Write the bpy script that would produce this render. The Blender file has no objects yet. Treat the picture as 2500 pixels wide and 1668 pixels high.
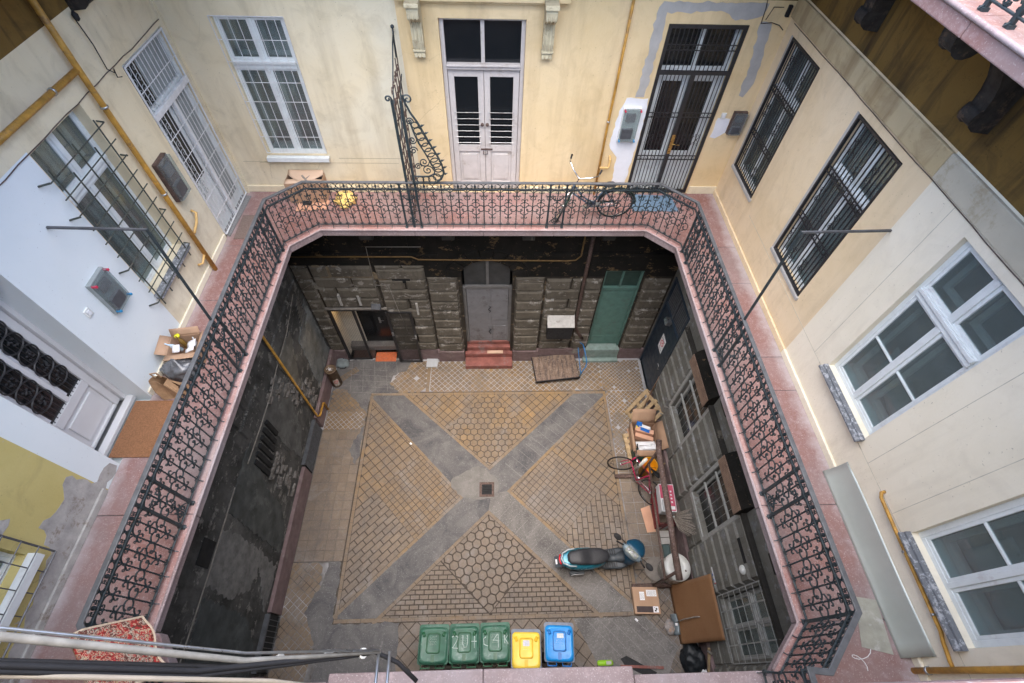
import bpy, math, random
from mathutils import Vector, Matrix, noise
random.seed(7)
R_=random.Random(11)
PI=math.pi
scene=bpy.context.scene
COL=scene.collection
G=6.09            # height of the first gallery floor
XL,XR,YB=-4.69,4.75,8.06

# ------------------------------------------------------------ materials
class NT:
    def __init__(s,name):
        s.m=bpy.data.materials.new(name); s.m.use_nodes=True
        s.t=s.m.node_tree; s.b=s.t.nodes['Principled BSDF']; s.out=s.t.nodes['Material Output']
        g=s.t.nodes.new('ShaderNodeNewGeometry'); s.pos=g.outputs['Position']
        s.geo=g; s._xyz=None
    def L(s,a,b): s.t.links.new(a,b)
    def xyz(s):
        if s._xyz is None:
            n=s.t.nodes.new('ShaderNodeSeparateXYZ'); s.L(s.pos,n.inputs[0]); s._xyz=n.outputs
        return s._xyz
    def map(s,scale=(1,1,1),src=None):
        n=s.t.nodes.new('ShaderNodeMapping'); s.L(src or s.pos,n.inputs[0]); n.inputs['Scale'].default_value=scale; return n.outputs[0]
    def noise(s,sc,det=4,rough=.55,src=None,dist=0,scale3=None):
        n=s.t.nodes.new('ShaderNodeTexNoise'); n.inputs['Scale'].default_value=sc; n.inputs['Detail'].default_value=det
        n.inputs['Roughness'].default_value=rough; n.inputs['Distortion'].default_value=dist
        v=src or s.pos
        if scale3: v=s.map(scale3,v)
        s.L(v,n.inputs['Vector']); return n.outputs[0]
    def vor(s,sc,feat='F1',out=0,src=None):
        n=s.t.nodes.new('ShaderNodeTexVoronoi'); n.feature=feat; n.inputs['Scale'].default_value=sc
        s.L(src or s.pos,n.inputs['Vector']); return n.outputs[out]
    def ramp(s,f,stops,interp='LINEAR'):
        n=s.t.nodes.new('ShaderNodeValToRGB'); s.L(f,n.inputs[0]); cr=n.color_ramp; cr.interpolation=interp
        while len(cr.elements)<len(stops): cr.elements.new(.5)
        for e,(p,c) in zip(cr.elements,stops):
            e.position=p; e.color=(c if isinstance(c,tuple) else (c,c,c))+((1,) if not(isinstance(c,tuple) and len(c)==4) else ())
        return n.outputs[0]
    def mix(s,f,a,b,mode='MIX'):
        n=s.t.nodes.new('ShaderNodeMix'); n.data_type='RGBA'; n.blend_type=mode
        for i,v in ((0,f),(6,a),(7,b)):
            if hasattr(v,'is_linked') or hasattr(v,'links'): s.L(v,n.inputs[i])
            elif i==0: n.inputs[0].default_value=v
            else: n.inputs[i].default_value=tuple(v)+(1,)
        return n.outputs[2]
    def math(s,op,a,b=None,clamp=False):
        n=s.t.nodes.new('ShaderNodeMath'); n.operation=op; n.use_clamp=clamp
        for i,v in ((0,a),(1,b)):
            if v is None: continue
            if hasattr(v,'links'): s.L(v,n.inputs[i])
            else: n.inputs[i].default_value=v
        return n.outputs[0]
    def step(s,v,a,b): # smooth 0..1 between a and b
        n=s.t.nodes.new('ShaderNodeMapRange'); s.L(v,n.inputs[0]); n.inputs[1].default_value=a; n.inputs[2].default_value=b
        n.clamp=True; return n.outputs[0]
    def attr(s,name):
        n=s.t.nodes.new('ShaderNodeAttribute'); n.attribute_name=name; return n.outputs
    def done(s,col,rough=.8,bump=None,bs=.3,bd=.01,metal=0,spec=.4):
        if hasattr(col,'links'): s.L(col,s.b.inputs['Base Color'])
        else: s.b.inputs['Base Color'].default_value=tuple(col)+(1,)
        if hasattr(rough,'links'): s.L(rough,s.b.inputs['Roughness'])
        else: s.b.inputs['Roughness'].default_value=rough
        s.b.inputs['Metallic'].default_value=metal
        s.b.inputs['Specular IOR Level'].default_value=spec
        if bump is not None:
            n=s.t.nodes.new('ShaderNodeBump'); s.L(bump,n.inputs['Height']); n.inputs['Strength'].default_value=bs
            n.inputs['Distance'].default_value=bd; s.L(n.outputs[0],s.b.inputs['Normal'])
        return s.m
def lerp(a,b,t): return tuple(x+(y-x)*t for x,y in zip(a,b))
def mul(a,k): return tuple(min(1,x*k) for x in a)
_mc={}
def flat(name,col,rough=.6,var=.18,sc=9,metal=0,bs=.15,spec=.4,dirt=None):
    if name in _mc: return _mc[name]
    n=NT(name); f=n.noise(sc,5,.6); c=n.ramp(f,[(.3,mul(col,1-var)),(.7,mul(col,1+var))])
    if dirt:
        d=n.ramp(n.noise(sc*.6,11,.78,dist=.15),[(.54,0.),(.64,.9)]); c=n.mix(d,c,dirt)
    r=n.ramp(n.noise(sc*1.7,3),[(.3,max(.05,rough-.1)),(.7,min(1,rough+.1))])
    _mc[name]=n.done(c,r,n.noise(sc*6,3),bs,.004,metal,spec); return _mc[name]
def plaster(name,c1,c2,stain=(.25,.2,.13),stain_amt=.5,c3=None,peel=None,peel_th=.62,bs=.35,low=None,drip=0,crack=True):
    n=NT(name)
    c=n.ramp(n.noise(.8,5,.6,dist=.4),[(.35,c1),(.65,c2)])
    if c3: c=n.mix(n.step(n.noise(.35,3),.5,.62),c,c3)
    f=n.noise(2.6,8,.68,dist=.8); s=n.ramp(f,[(.5,0.),(.78,stain_amt)]); c=n.mix(s,c,stain)
    sp=n.ramp(n.noise(38,2,.5),[(.71,0.),(.78,.55)]); c=n.mix(sp,c,mul(stain,.6))
    if drip:
        d=n.ramp(n.noise(3.2,5,.6,scale3=(1,1,.12)),[(.5,0.),(.68,min(1,drip*2))]); c=n.mix(d,c,stain)
    h=n.noise(9,8,.62)
    if crack:
        w=n.noise(3,4,.6); mp=n.t.nodes.new('ShaderNodeVectorMath'); mp.operation='ADD'; n.L(n.pos,mp.inputs[0]); 
        sc=n.t.nodes.new('ShaderNodeVectorMath'); sc.operation='SCALE'; n.L(w,sc.inputs[0]); sc.inputs['Scale'].default_value=.8; n.L(sc.outputs[0],mp.inputs[1])
        v=n.vor(.9,'DISTANCE_TO_EDGE',0,mp.outputs[0]); k=n.ramp(v,[(0.,.45),(.004,0.)]); 
        k=n.math('MULTIPLY',k,n.step(n.noise(.7,2),.5,.6)); c=n.mix(k,c,mul(stain,.5))
    if peel:
        p=n.noise(2.2,10,.66,dist=.5)
        pm=n.ramp(p,[(peel_th,0.),(peel_th+.012,1.)]); c=n.mix(pm,c,peel); h=n.math('SUBTRACT',h,n.math('MULTIPLY',pm,.5))
    return n.done(c,.86,h,bs,.02,0,.25)

M={}
M['cream']=plaster('pale cream wall paint',(.72,.62,.42),(.77,.68,.49),(.36,.29,.18),.4,c3=(.72,.67,.52),drip=.16)
M['yellow']=plaster('warm yellow wall paint',(.72,.55,.30),(.77,.61,.37),(.38,.27,.14),.3,drip=.16)
M['peach']=plaster('peach wall paint',(.72,.57,.36),(.77,.63,.43),(.36,.27,.15),.3,drip=.12)
M['offwhite']=plaster('off white wall paint',(.78,.715,.565),(.82,.76,.62),(.42,.37,.28),.22,drip=.1,crack=False)
M['white']=plaster('fresh white wall paint',(.71,.77,.785),(.75,.80,.815),(.5,.5,.5),.06,crack=False,bs=.12)
M['olive']=plaster('peeling mustard wall paint',(.52,.44,.17),(.58,.50,.22),(.25,.2,.1),.4,peel=(.45,.45,.45),peel_th=.63)
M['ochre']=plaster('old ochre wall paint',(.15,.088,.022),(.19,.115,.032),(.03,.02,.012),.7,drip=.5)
M['cornice']=plaster('dirty cream cornice paint',(.46,.36,.2),(.52,.43,.27),(.2,.13,.06),.6,drip=.3)
M['patch']=flat('grey cement patch',(.42,.405,.38),.9,.12,5,bs=.6)
M['whitepatch']=flat('white filler patch',(.74,.75,.78),.85,.06,5,bs=.5)
M['grayplaster']=flat('bare grey plaster',(.39,.38,.36),.95,.22,7,bs=1.0,dirt=(.2,.16,.12))
def sooty(name,a,b,peel,th,rust=None,drip=.0,hi=None):
    n=NT(name); f=n.noise(1.1,9,.7); c=n.ramp(f,[(.35,a),(.68,b)])
    p=n.noise(3.0,14,.74,scale3=(1,1,1.5)); pm=n.ramp(p,[(th,0.),(th+.012,1.)]); c=n.mix(pm,c,n.ramp(n.noise(12,4),[(.3,mul(peel,.6)),(.7,peel)]))
    p2=n.noise(14,6,.7); c=n.mix(n.ramp(p2,[(.66,0.),(.7,.75)]),c,hi or mul(peel,1.25))
    if rust: c=n.mix(n.ramp(n.noise(1.4,7,.6),[(.58,0.),(.64,1.)]),c,rust)
    g=n.ramp(n.noise(6,7,.7,scale3=(1,1,.2)),[(.5,0.),(.75,.7)]); c=n.mix(g,c,mul(a,.6))
    h=n.math('SUBTRACT',n.noise(11,9,.7),n.math('MULTIPLY',pm,.5))
    return n.done(c,.88,h,.4,.015,0,.3)
M['sootshade']=sooty('soot black with gallery shade',(.006,.006,.005),(.020,.017,.014),(.15,.10,.05),.585)  # real soot, its colour darkened further for the shade under the gallery
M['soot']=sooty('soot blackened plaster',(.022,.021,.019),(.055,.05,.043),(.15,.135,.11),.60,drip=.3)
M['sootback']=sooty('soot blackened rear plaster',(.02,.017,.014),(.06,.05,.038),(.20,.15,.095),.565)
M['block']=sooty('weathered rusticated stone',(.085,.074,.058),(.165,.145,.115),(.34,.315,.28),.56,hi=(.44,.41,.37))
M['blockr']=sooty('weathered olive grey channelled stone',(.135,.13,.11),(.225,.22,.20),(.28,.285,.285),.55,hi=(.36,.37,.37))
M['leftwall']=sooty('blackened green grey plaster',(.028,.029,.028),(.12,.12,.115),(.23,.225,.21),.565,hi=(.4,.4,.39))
M['plinth']=flat('purple brown plinth stone',(.17,.12,.12),.7,.25,5,bs=.3,dirt=(.24,.2,.19))
def marble(name,a,b,edge=(.5,.47,.48)):
    n=NT(name); c=n.ramp(n.noise(1.3,6,.6,dist=.6),[(.32,a),(.68,b)])
    f=n.noise(16,7,.7); c=n.mix(n.ramp(f,[(.5,0.),(.7,.5)]),c,(.43,.34,.34))
    c=n.mix(n.ramp(n.noise(70,2,.5),[(.62,0.),(.7,.4)]),c,(.6,.57,.57))
    c=n.mix(n.ramp(n.noise(.6,5,.6),[(.48,0.),(.68,.6)]),c,edge)
    x=n.xyz(); d=n.noise(5,5)
    # mortar dust and grime gathers along the wall and the nosing
    aw=n.math('ADD',n.step(n.math('ADD',n.math('ABSOLUTE',x[0]),n.math('MULTIPLY',d,.3)),4.68,4.95),0)
    c=n.mix(n.math('MULTIPLY',aw,.7),c,(.55,.54,.55))
    c=n.mix(n.ramp(n.noise(2.2,9,.72,dist=1),[(.6,0.),(.75,.6)]),c,(.28,.22,.21))
    return n.done(c,.62,n.noise(24,6,.6),.25,.006,0,.4)
M['marble']=marble('worn pink marble',(.235,.115,.10),(.27,.17,.16),(.235,.215,.22))
M['marble2']=marble('grey pink marble edge',(.20,.145,.145),(.27,.215,.22),(.27,.25,.27))
M['redstone']=flat('worn red limestone step',(.23,.085,.07),.7,.35,4,bs=.4,dirt=(.22,.17,.165))
M['iron']=flat('dark blue green painted iron',(.019,.030,.036),.5,.35,14,bs=.3,spec=.5)
M['rail']=flat('worn grey painted handrail',(.075,.08,.088),.42,.3,10,bs=.2,spec=.5)
M['blackiron']=flat('black painted iron',(.02,.02,.022),.45,.3,12,spec=.5)
M['rustgrille']=flat('dull green iron grille',(.045,.055,.045),.6,.5,20,dirt=(.16,.12,.09))
M['whiteiron']=flat('white painted iron',(.66,.67,.68),.5,.1,12)
M['winwhite']=flat('white window paint',(.67,.71,.71),.5,.07,8,dirt=(.56,.56,.56))
M['doorwhite']=flat('greyish door paint',(.56,.52,.49),.5,.08,6,dirt=(.42,.37,.32))
M['lilac']=flat('pale lilac door paint',(.60,.60,.60),.4,.03,3)
M['flake']=None
n=NT('flaking dark sill paint'); M['flake']=n.done(n.mix(n.ramp(n.noise(16,10,.76),[(.53,0.),(.56,1.)]),(.16,.17,.185),(.40,.41,.43)),.6,n.noise(20,5),.5,.005)
M['gas']=flat('ochre yellow pipe paint',(.46,.245,.045),.5,.3,9,dirt=(.22,.13,.06))
M['gaspale']=flat('pale ochre pipe paint',(.62,.40,.15),.5,.2,7)
M['dark']=flat('dark room interior',(.012,.013,.014),.9,.2,3)
M['room']=flat('dim room interior',(.36,.36,.35),.9,.3,2)
M['curtain']=flat('grey net curtain',(.30,.33,.33),.9,.15,6)
M['brownboard']=None
n=NT('brown hardboard'); w=n.noise(1.3,4,.5,dist=.5); c=n.ramp(w,[(.35,(.22,.105,.045)),(.7,(.29,.15,.07))]); c=n.mix(n.ramp(n.noise(40,2),[(.3,0.),(.8,.3)]),c,(.33,.2,.11)); M['brownboard']=n.done(c,.55,n.noise(60,2),.1,.003)
M['card']=flat('brown cardboard',(.40,.26,.17),.85,.1,3,bs=.1)
M['cardlight']=flat('pale cardboard',(.55,.40,.29),.85,.08,3,bs=.1)
M['cardpink']=flat('salmon cardboard',(.58,.33,.22),.85,.08,3,bs=.1)
M['paper']=flat('white paper',(.75,.76,.78),.8,.05,6)
M['kraft']=flat('crumpled kraft paper',(.36,.225,.125),.8,.2,12,bs=.8)
M['rubber']=flat('black rubber',(.018,.018,.02),.75,.2,10)
M['blackplastic']=flat('black plastic sheet',(.012,.015,.018),.5,.3,6,bs=.3,spec=.35)
M['greyplastic']=flat('grey translucent plastic sheet',(.10,.105,.115),.18,.35,8,bs=.8,spec=.8)
M['steel']=flat('bare steel',(.45,.46,.47),.35,.2,12,metal=.9)
M['chrome']=flat('chrome',(.65,.66,.68),.18,.1,12,metal=1)
M['sheet']=flat('galvanised sheet metal',(.44,.47,.43),.38,.08,1.5,metal=.35,bs=.05)
M['rust']=flat('rusty brown painted steel',(.085,.055,.045),.7,.35,16,dirt=(.20,.14,.13))
M['rustpeel']=flat('flaking brown painted steel',(.10,.065,.055),.7,.4,30,bs=.9,dirt=(.30,.24,.24))
M['wood']=flat('raw pallet wood',(.42,.31,.18),.8,.25,9,bs=.5,dirt=(.25,.18,.1))
M['oldwood']=flat('grey weathered wood',(.22,.2,.175),.85,.3,12,bs=.7)
M['yellowpl']=flat('yellow plastic',(.80,.36,.01),.4,.08,6)
M['blue']=flat('blue painted tube',(.02,.17,.42),.4,.2,9)
M['enamel']=flat('white enamel',(.72,.73,.70),.25,.05,4,dirt=(.55,.52,.45),spec=.6)
M['asphalt']=None

def glassmat(name,tint=(.02,.035,.035),mixf=.55,rough=.04,metal=0.):
    n=NT(name); t=n.t
    tr=t.nodes.new('ShaderNodeBsdfTransparent'); tr.inputs[0].default_value=(.80,.87,.87,1)
    gl=t.nodes.new('ShaderNodeBsdfPrincipled'); gl.inputs['Base Color'].default_value=tint+(1,); gl.inputs['Metallic'].default_value=metal; gl.inputs['Roughness'].default_value=rough
    n.L(n.ramp(n.noise(4,5,.6),[(.35,rough),(.8,.3)]),gl.inputs['Roughness'])
    mx=t.nodes.new('ShaderNodeMixShader'); mx.inputs[0].default_value=mixf
    n.L(tr.outputs[0],mx.inputs[1]); n.L(gl.outputs[0],mx.inputs[2]); n.L(mx.outputs[0],n.out.inputs[0]); return n.m
M['glass']=glassmat('dusty window glass',(.36,.42,.42),.36,.03,.55)
M['glassd']=glassmat('darker window glass',(.36,.40,.40),.32,.04,.6)  # slightly darker, more see-through panes for the left and rear windows
M['darkglass']=glassmat('dark dirty glass',(.012,.014,.016),.93,.12)
M['clear']=glassmat('clear plastic cover',(.35,.37,.38),.30,.15)

# paving ------------------------------------------------------------
def tilemat(name,a,b,c_,old):
    n=NT(name); at=n.attr('tint'); t=n.t
    x=n.xyz()
    c=n.ramp(at[2],[(.0,a),(.5,b),(1.,c_)])
    wear=n.math('ADD',n.math('MULTIPLY',n.noise(.55,4,.6,dist=.5),1.3),n.math('MULTIPLY',n.step(x[1],7.5,0.5),.30))
    wear=n.math('ADD',wear,n.math('MULTIPLY',at[2],.14))
    c=n.mix(n.step(wear,.5,.98),c,old)
    c=n.mix(n.ramp(n.noise(2.1,8,.72,dist=.8),[(.46,0.),(.68,.8)]),c,(.115,.10,.088))
    c=n.mix(n.ramp(n.noise(.9,8,.7,dist=1.2),[(.52,0.),(.66,.6)]),c,(.20,.19,.185))
    c=n.mix(n.ramp(n.noise(26,5,.7),[(.5,0.),(.72,.3)]),c,(.30,.275,.25))
    c=n.mix(n.ramp(n.noise(75,2,.5),[(.72,0.),(.78,.7)]),c,(.5,.49,.47))
    return n.done(c,n.ramp(n.noise(8,4),[(.3,.5),(.7,.8)]),n.noise(22,6,.6),.35,.006,0,.4)
M['tile']=tilemat('ochre ceramic paving tile',(.16,.105,.052),(.22,.14,.06),(.33,.195,.06),(.175,.13,.088))
M['tilegrey']=tilemat('greyish ceramic paving tile',(.15,.112,.076),(.205,.155,.105),(.28,.215,.15),(.165,.13,.10))
n=NT('paving grout'); x=n.xyz(); f=n.noise(1.2,4,.6)
top=n.math('MAXIMUM',n.step(x[1],6.86,6.9),n.math('MULTIPLY',n.step(n.math('ADD',n.math('ABSOLUTE',x[0]),0.),3.42,3.5),n.step(n.math('ADD',f,n.math('MULTIPLY',x[1],.04)),.45,.7)))
mid_=n.math('MULTIPLY',n.math('MULTIPLY',n.step(x[0],-3.38,-3.42),n.step(x[1],2.30,2.34)),n.step(x[1],5.74,5.70)); top=n.math('MULTIPLY',top,n.math('SUBTRACT',1.0,n.math('MULTIPLY',mid_,.8)))
top=n.math('MULTIPLY',top,n.ramp(f,[(.3,.5),(.5,1.)]))
c=n.mix(top,(.06,.048,.038),(.36,.365,.38)); c=n.mix(n.ramp(n.noise(9,5,.7),[(.5,0.),(.75,.4)]),c,(.15,.14,.13)); 
M['grout']=n.done(c,.9,n.noise(30,5),.5,.006)
n=NT('patched grey asphalt'); c=n.ramp(n.noise(1.6,9,.72,dist=.8),[(.32,(.065,.065,.070)),(.5,(.115,.112,.112)),(.7,(.17,.162,.158))]); c=n.mix(n.ramp(n.noise(50,3,.6),[(.6,0.),(.7,.5)]),c,(.36,.36,.36))
c=n.mix(n.ramp(n.noise(7,8,.75,dist=1.),[(.6,0.),(.7,.5)]),c,(.30,.29,.28)); M['asphalt']=n.done(c,.85,n.noise(60,5,.7),.6,.006)
n=NT('scored grey concrete'); c=n.ramp(n.noise(1.4,9,.72,dist=.8),[(.32,(.09,.085,.082)),(.5,(.145,.137,.13)),(.7,(.215,.20,.19))]); c=n.mix(n.ramp(n.noise(40,4,.6),[(.55,0.),(.7,.5)]),c,(.38,.37,.36))
M['concrete']=n.done(c,.85,n.noise(40,6,.7),.5,.006)

# ------------------------------------------------------------ mesh builder
class MB:
    def __init__(s): s.v=[];s.f=[];s.mi=[];s.tint=[];s.sm=[]
    def add(s,vs,fs,mi=0,T=None,tint=.5,smooth=False):
        o=len(s.v)
        for p in vs: s.v.append(tuple(T@Vector(p)) if T is not None else tuple(p))
        for f in fs: s.f.append(tuple(i+o for i in f)); s.mi.append(mi); s.tint.append(tint); s.sm.append(smooth)
        return s
    def box(s,a,b,mi=0,T=None):
        x0,y0,z0=[min(p,q) for p,q in zip(a,b)]; x1,y1,z1=[max(p,q) for p,q in zip(a,b)]
        vs=[(x0,y0,z0),(x1,y0,z0),(x1,y1,z0),(x0,y1,z0),(x0,y0,z1),(x1,y0,z1),(x1,y1,z1),(x0,y1,z1)]
        return s.add(vs,[(0,3,2,1),(4,5,6,7),(0,1,5,4),(1,2,6,5),(2,3,7,6),(3,0,4,7)],mi,T)
    def tube(s,pts,r,n=6,mi=0,T=None,closed=False,caps=True,flat=1.0,up=None):
        P=[Vector(p) for p in pts]
        if len(P)<2: return s
        N=len(P); rr=r if isinstance(r,(list,tuple)) else [r]*N
        vs=[];fs=[]; prev=None
        for i in range(N):
            if closed: t=(P[(i+1)%N]-P[i-1])
            else: t=(P[min(i+1,N-1)]-P[max(i-1,0)])
            if t.length<1e-9: t=Vector((0,0,1))
            t.normalize()
            if up is not None: a=t.cross(Vector(up))
            elif prev is None: a=t.cross(Vector((0,0,1))) if abs(t.z)<.9 else t.cross(Vector((1,0,0)))
            else: a=prev-t*prev.dot(t)
            if a.length<1e-6: a=t.cross(Vector((.3,.8,.5)))
            a.normalize(); prev=a; b=t.cross(a)
            for k in range(n):
                q=2*PI*(k+.5)/n; vs.append(P[i]+a*math.cos(q)*rr[i]+b*math.sin(q)*rr[i]*flat)
        for i in range(N if closed else N-1):
            j=(i+1)%N
            for k in range(n): k2=(k+1)%n; fs.append((i*n+k,i*n+k2,j*n+k2,j*n+k))
        if caps and not closed: fs.append(tuple(range(n-1,-1,-1))); fs.append(tuple((N-1)*n+k for k in range(n)))
        return s.add(vs,fs,mi,T,smooth=n>5)
    def prism(s,poly,z0,z1,mi=0,T=None,tint=.5,bottom=True):
        n=len(poly); vs=[(p[0],p[1],z0) for p in poly]+[(p[0],p[1],z1) for p in poly]
        fs=[tuple(n+i for i in range(n))]+[(i,(i+1)%n,n+(i+1)%n,n+i) for i in range(n)]
        if bottom: fs.append(tuple(range(n-1,-1,-1)))
        return s.add(vs,fs,mi,T,tint)
    def lathe(s,prof,n=20,mi=0,T=None,smooth=True,sx=1,sy=1):
        vs=[];fs=[]
        for r,z in prof:
            for k in range(n): q=2*PI*k/n; vs.append((r*math.cos(q)*sx,r*math.sin(q)*sy,z))
        for i in range(len(prof)-1):
            for k in range(n): k2=(k+1)%n; fs.append((i*n+k,i*n+k2,(i+1)*n+k2,(i+1)*n+k))
        fs.append(tuple(range(n-1,-1,-1))); fs.append(tuple((len(prof)-1)*n+k for k in range(n)))
        return s.add(vs,fs,mi,T,smooth=smooth)
    def loft(s,rings,mi=0,T=None,smooth=True,caps=True):
        n=len(rings[0]); vs=[p for r in rings for p in r]; fs=[]
        for i in range(len(rings)-1):
            for k in range(n): k2=(k+1)%n; fs.append((i*n+k,i*n+k2,(i+1)*n+k2,(i+1)*n+k))
        if caps: fs.append(tuple(range(n-1,-1,-1))); fs.append(tuple((len(rings)-1)*n+k for k in range(n)))
        return s.add(vs,fs,mi,T,smooth=smooth)
    def quad(s,a,b,c,d,mi=0,T=None): return s.add([a,b,c,d],[(0,1,2,3)],mi,T)
    def sheet(s,fn,nu,nv,th=.004,mi=0,T=None,smooth=True):
        """solid thin sheet: fn(u,v)->point"""
        vs=[];fs=[]
        P=[[Vector(fn(i/nu,j/nv)) for j in range(nv+1)] for i in range(nu+1)]
        Nn=[[None]*(nv+1) for _ in range(nu+1)]
        for i in range(nu+1):
            for j in range(nv+1):
                a=P[min(i+1,nu)][j]-P[max(i-1,0)][j]; b=P[i][min(j+1,nv)]-P[i][max(j-1,0)]
                c=a.cross(b); c=c.normalized() if c.length>1e-12 else Vector((0,0,1)); Nn[i][j]=c
        for i in range(nu+1):
            for j in range(nv+1): vs.append(P[i][j])
        for i in range(nu+1):
            for j in range(nv+1): vs.append(P[i][j]-Nn[i][j]*th)
        o=(nu+1)*(nv+1); I=lambda i,j:i*(nv+1)+j
        for i in range(nu):
            for j in range(nv):
                fs.append((I(i,j),I(i+1,j),I(i+1,j+1),I(i,j+1))); fs.append((o+I(i,j+1),o+I(i+1,j+1),o+I(i+1,j),o+I(i,j)))
        for i in range(nu): fs.append((I(i,0),o+I(i,0),o+I(i+1,0),I(i+1,0))); fs.append((I(i+1,nv),o+I(i+1,nv),o+I(i,nv),I(i,nv)))
        for j in range(nv): fs.append((I(0,j+1),o+I(0,j+1),o+I(0,j),I(0,j))); fs.append((I(nu,j),o+I(nu,j),o+I(nu,j+1),I(nu,j+1)))
        return s.add(vs,fs,mi,T,smooth=smooth)
    def parts(s,name,mats,parent,**kw):
        """build every connected piece as a part of its own"""
        par=list(range(len(s.v)))
        def fd(i):
            while par[i]!=i: par[i]=par[par[i]]; i=par[i]
            return i
        for f in s.f:
            for i in f[1:]: par[fd(i)]=fd(f[0])
        gr={}
        for k,f in enumerate(s.f): gr.setdefault(fd(f[0]),[]).append(k)
        out=[]
        for ks in gr.values():
            m=MB(); ix={}
            for k in ks:
                ff=[]
                for i in s.f[k]:
                    if i not in ix: ix[i]=len(m.v); m.v.append(s.v[i])
                    ff.append(ix[i])
                m.f.append(tuple(ff)); m.mi.append(s.mi[k]); m.tint.append(s.tint[k]); m.sm.append(s.sm[k])
            out.append(m.build(name,mats,parent,**kw))
        return out
    def build(s,name,mats,parent=None,world=True,bev=0,sub=0):
        me=bpy.data.meshes.new(name)
        off=Vector((0,0,0))
        if parent is not None and world:
            o=parent
            while o is not None: off+=o.location; o=o.parent
        me.from_pydata([tuple(Vector(p)-off) for p in s.v],[],s.f)
        if not isinstance(mats,(list,tuple)): mats=[mats]
        for m in mats: me.materials.append(m)
        me.polygons.foreach_set('material_index',s.mi)
        me.polygons.foreach_set('use_smooth',s.sm)
        if any(t!=.5 for t in s.tint):
            at=me.attributes.new('tint','FLOAT','FACE'); at.data.foreach_set('value',s.tint)
        me.update()
        ob=bpy.data.objects.new(name,me); COL.objects.link(ob)
        if parent is not None: ob.parent=parent
        if bev:
            b=ob.modifiers.new('bevel','BEVEL'); b.width=bev; b.segments=2; b.limit_method='ANGLE'; b.angle_limit=math.radians(40)
        if sub:
            b=ob.modifiers.new('sub','SUBSURF'); b.levels=sub; b.render_levels=sub
        return ob
def thing(name,label,cat,loc=(0,0,0),rz=0,group=None,rot=None):
    o=bpy.data.objects.new(name,None); o.empty_display_size=.1; COL.objects.link(o); o.location=loc
    o.rotation_euler=rot if rot else (0,0,rz); o['label']=label; o['category']=cat
    if group: o['group']=group
    return o
def tag(o,label,cat,group=None,kind=None):
    if label: o['label']=label
    if cat: o['category']=cat
    if group: o['group']=group
    if kind: o['kind']=kind
    return o
def copyobj(o,name=None,parent=None):
    c=o.copy(); COL.objects.link(c); c.parent=parent; return c
def arc(cx,cz,r,a0,a1,n=8):
    return [(cx+r*math.cos(math.radians(a0+(a1-a0)*i/n)),cz+r*math.sin(math.radians(a0+(a1-a0)*i/n))) for i in range(n+1)]
def spiral(cx,cz,r0,r1,a0,a1,n=14):
    return [(cx+(r0+(r1-r0)*i/n)*math.cos(math.radians(a0+(a1-a0)*i/n)),cz+(r0+(r1-r0)*i/n)*math.sin(math.radians(a0+(a1-a0)*i/n))) for i in range(n+1)]
def rough_poly(poly,amp=.03,step=.08,seed=1):
    out=[];n=len(poly); rr=random.Random(seed)
    for i in range(n):
        a=Vector(poly[i]+(0,)) ; b=Vector(poly[(i+1)%n]+(0,)); k=max(1,int((b-a).length/step)); d=(b-a); nn=Vector((-d.y,d.x,0)).normalized()
        for j in range(k):
            p=a+d*(j/k)+nn*rr.uniform(-amp,amp)*(1 if j else .5); out.append((p.x,p.y))
    return out
# frames for working on walls: u along wall, v = z, w = out of the wall into the court
def TW(side,plane):
    if side=='B': return Matrix(((1,0,0,0),(0,0,-1,plane),(0,1,0,0),(0,0,0,1)))      # (u,v,w)->(u, plane-w, v)
    if side=='L': return Matrix(((0,0,1,plane),(1,0,0,0),(0,1,0,0),(0,0,0,1)))       # ->(plane+w,u,v)
    if side=='R': return Matrix(((0,0,-1,plane),(1,0,0,0),(0,1,0,0),(0,0,0,1)))      # ->(plane-w,u,v)
    if side=='N': return Matrix(((1,0,0,0),(0,0,1,plane),(0,1,0,0),(0,0,0,1)))
def wall(side,plane,u0,u1,v0,v1,holes,depth,matfn,us=(),vs=(),reveal=0):
    """wall face with rectangular openings and plastered reveals"""
    T=TW(side,plane); mb=MB()
    U=sorted(set([u0,u1]+list(us)+[h[0] for h in holes]+[h[1] for h in holes])); V=sorted(set([v0,v1]+list(vs)+[h[2] for h in holes]+[h[3] for h in holes]))
    U=[u for u in U if u0<=u<=u1]; V=[v for v in V if v0<=v<=v1]
    for a,b in zip(U,U[1:]):
        for c,d in zip(V,V[1:]):
            m=((a+b)/2,(c+d)/2)
            if any(h[0]<m[0]<h[1] and h[2]<m[1]<h[3] for h in holes): continue
            mb.quad((a,c,0),(b,c,0),(b,d,0),(a,d,0),matfn(*m),T)
    for h in holes:
        a,b,c,d=h[:4]; dp=h[4] if len(h)>4 else depth; mi=matfn((a+b)/2,(c+d)/2)
        mb.quad((a,c,0),(a,d,0),(a,d,-dp),(a,c,-dp),mi,T); mb.quad((b,c,0),(b,c,-dp),(b,d,-dp),(b,d,0),mi,T)
        mb.quad((a,d,0),(b,d,0),(b,d,-dp),(a,d,-dp),mi,T); mb.quad((a,c,0),(a,c,-dp),(b,c,-dp),(b,c,0),mi,T)
        # closed dark room behind
        D=dp+.9
        for q in (((a,c,-dp),(a,d,-dp),(a,d,-D),(a,c,-D)),((b,c,-dp),(b,c,-D),(b,d,-D),(b,d,-dp)),((a,d,-dp),(b,d,-dp),(b,d,-D),(a,d,-D)),((a,c,-dp),(a,c,-D),(b,c,-D),(b,c,-dp)),((a,c,-D),(b,c,-D),(b,d,-D),(a,d,-D))):
            mb.quad(*q,matfn(-99,-99),T)
    return mb
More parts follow.
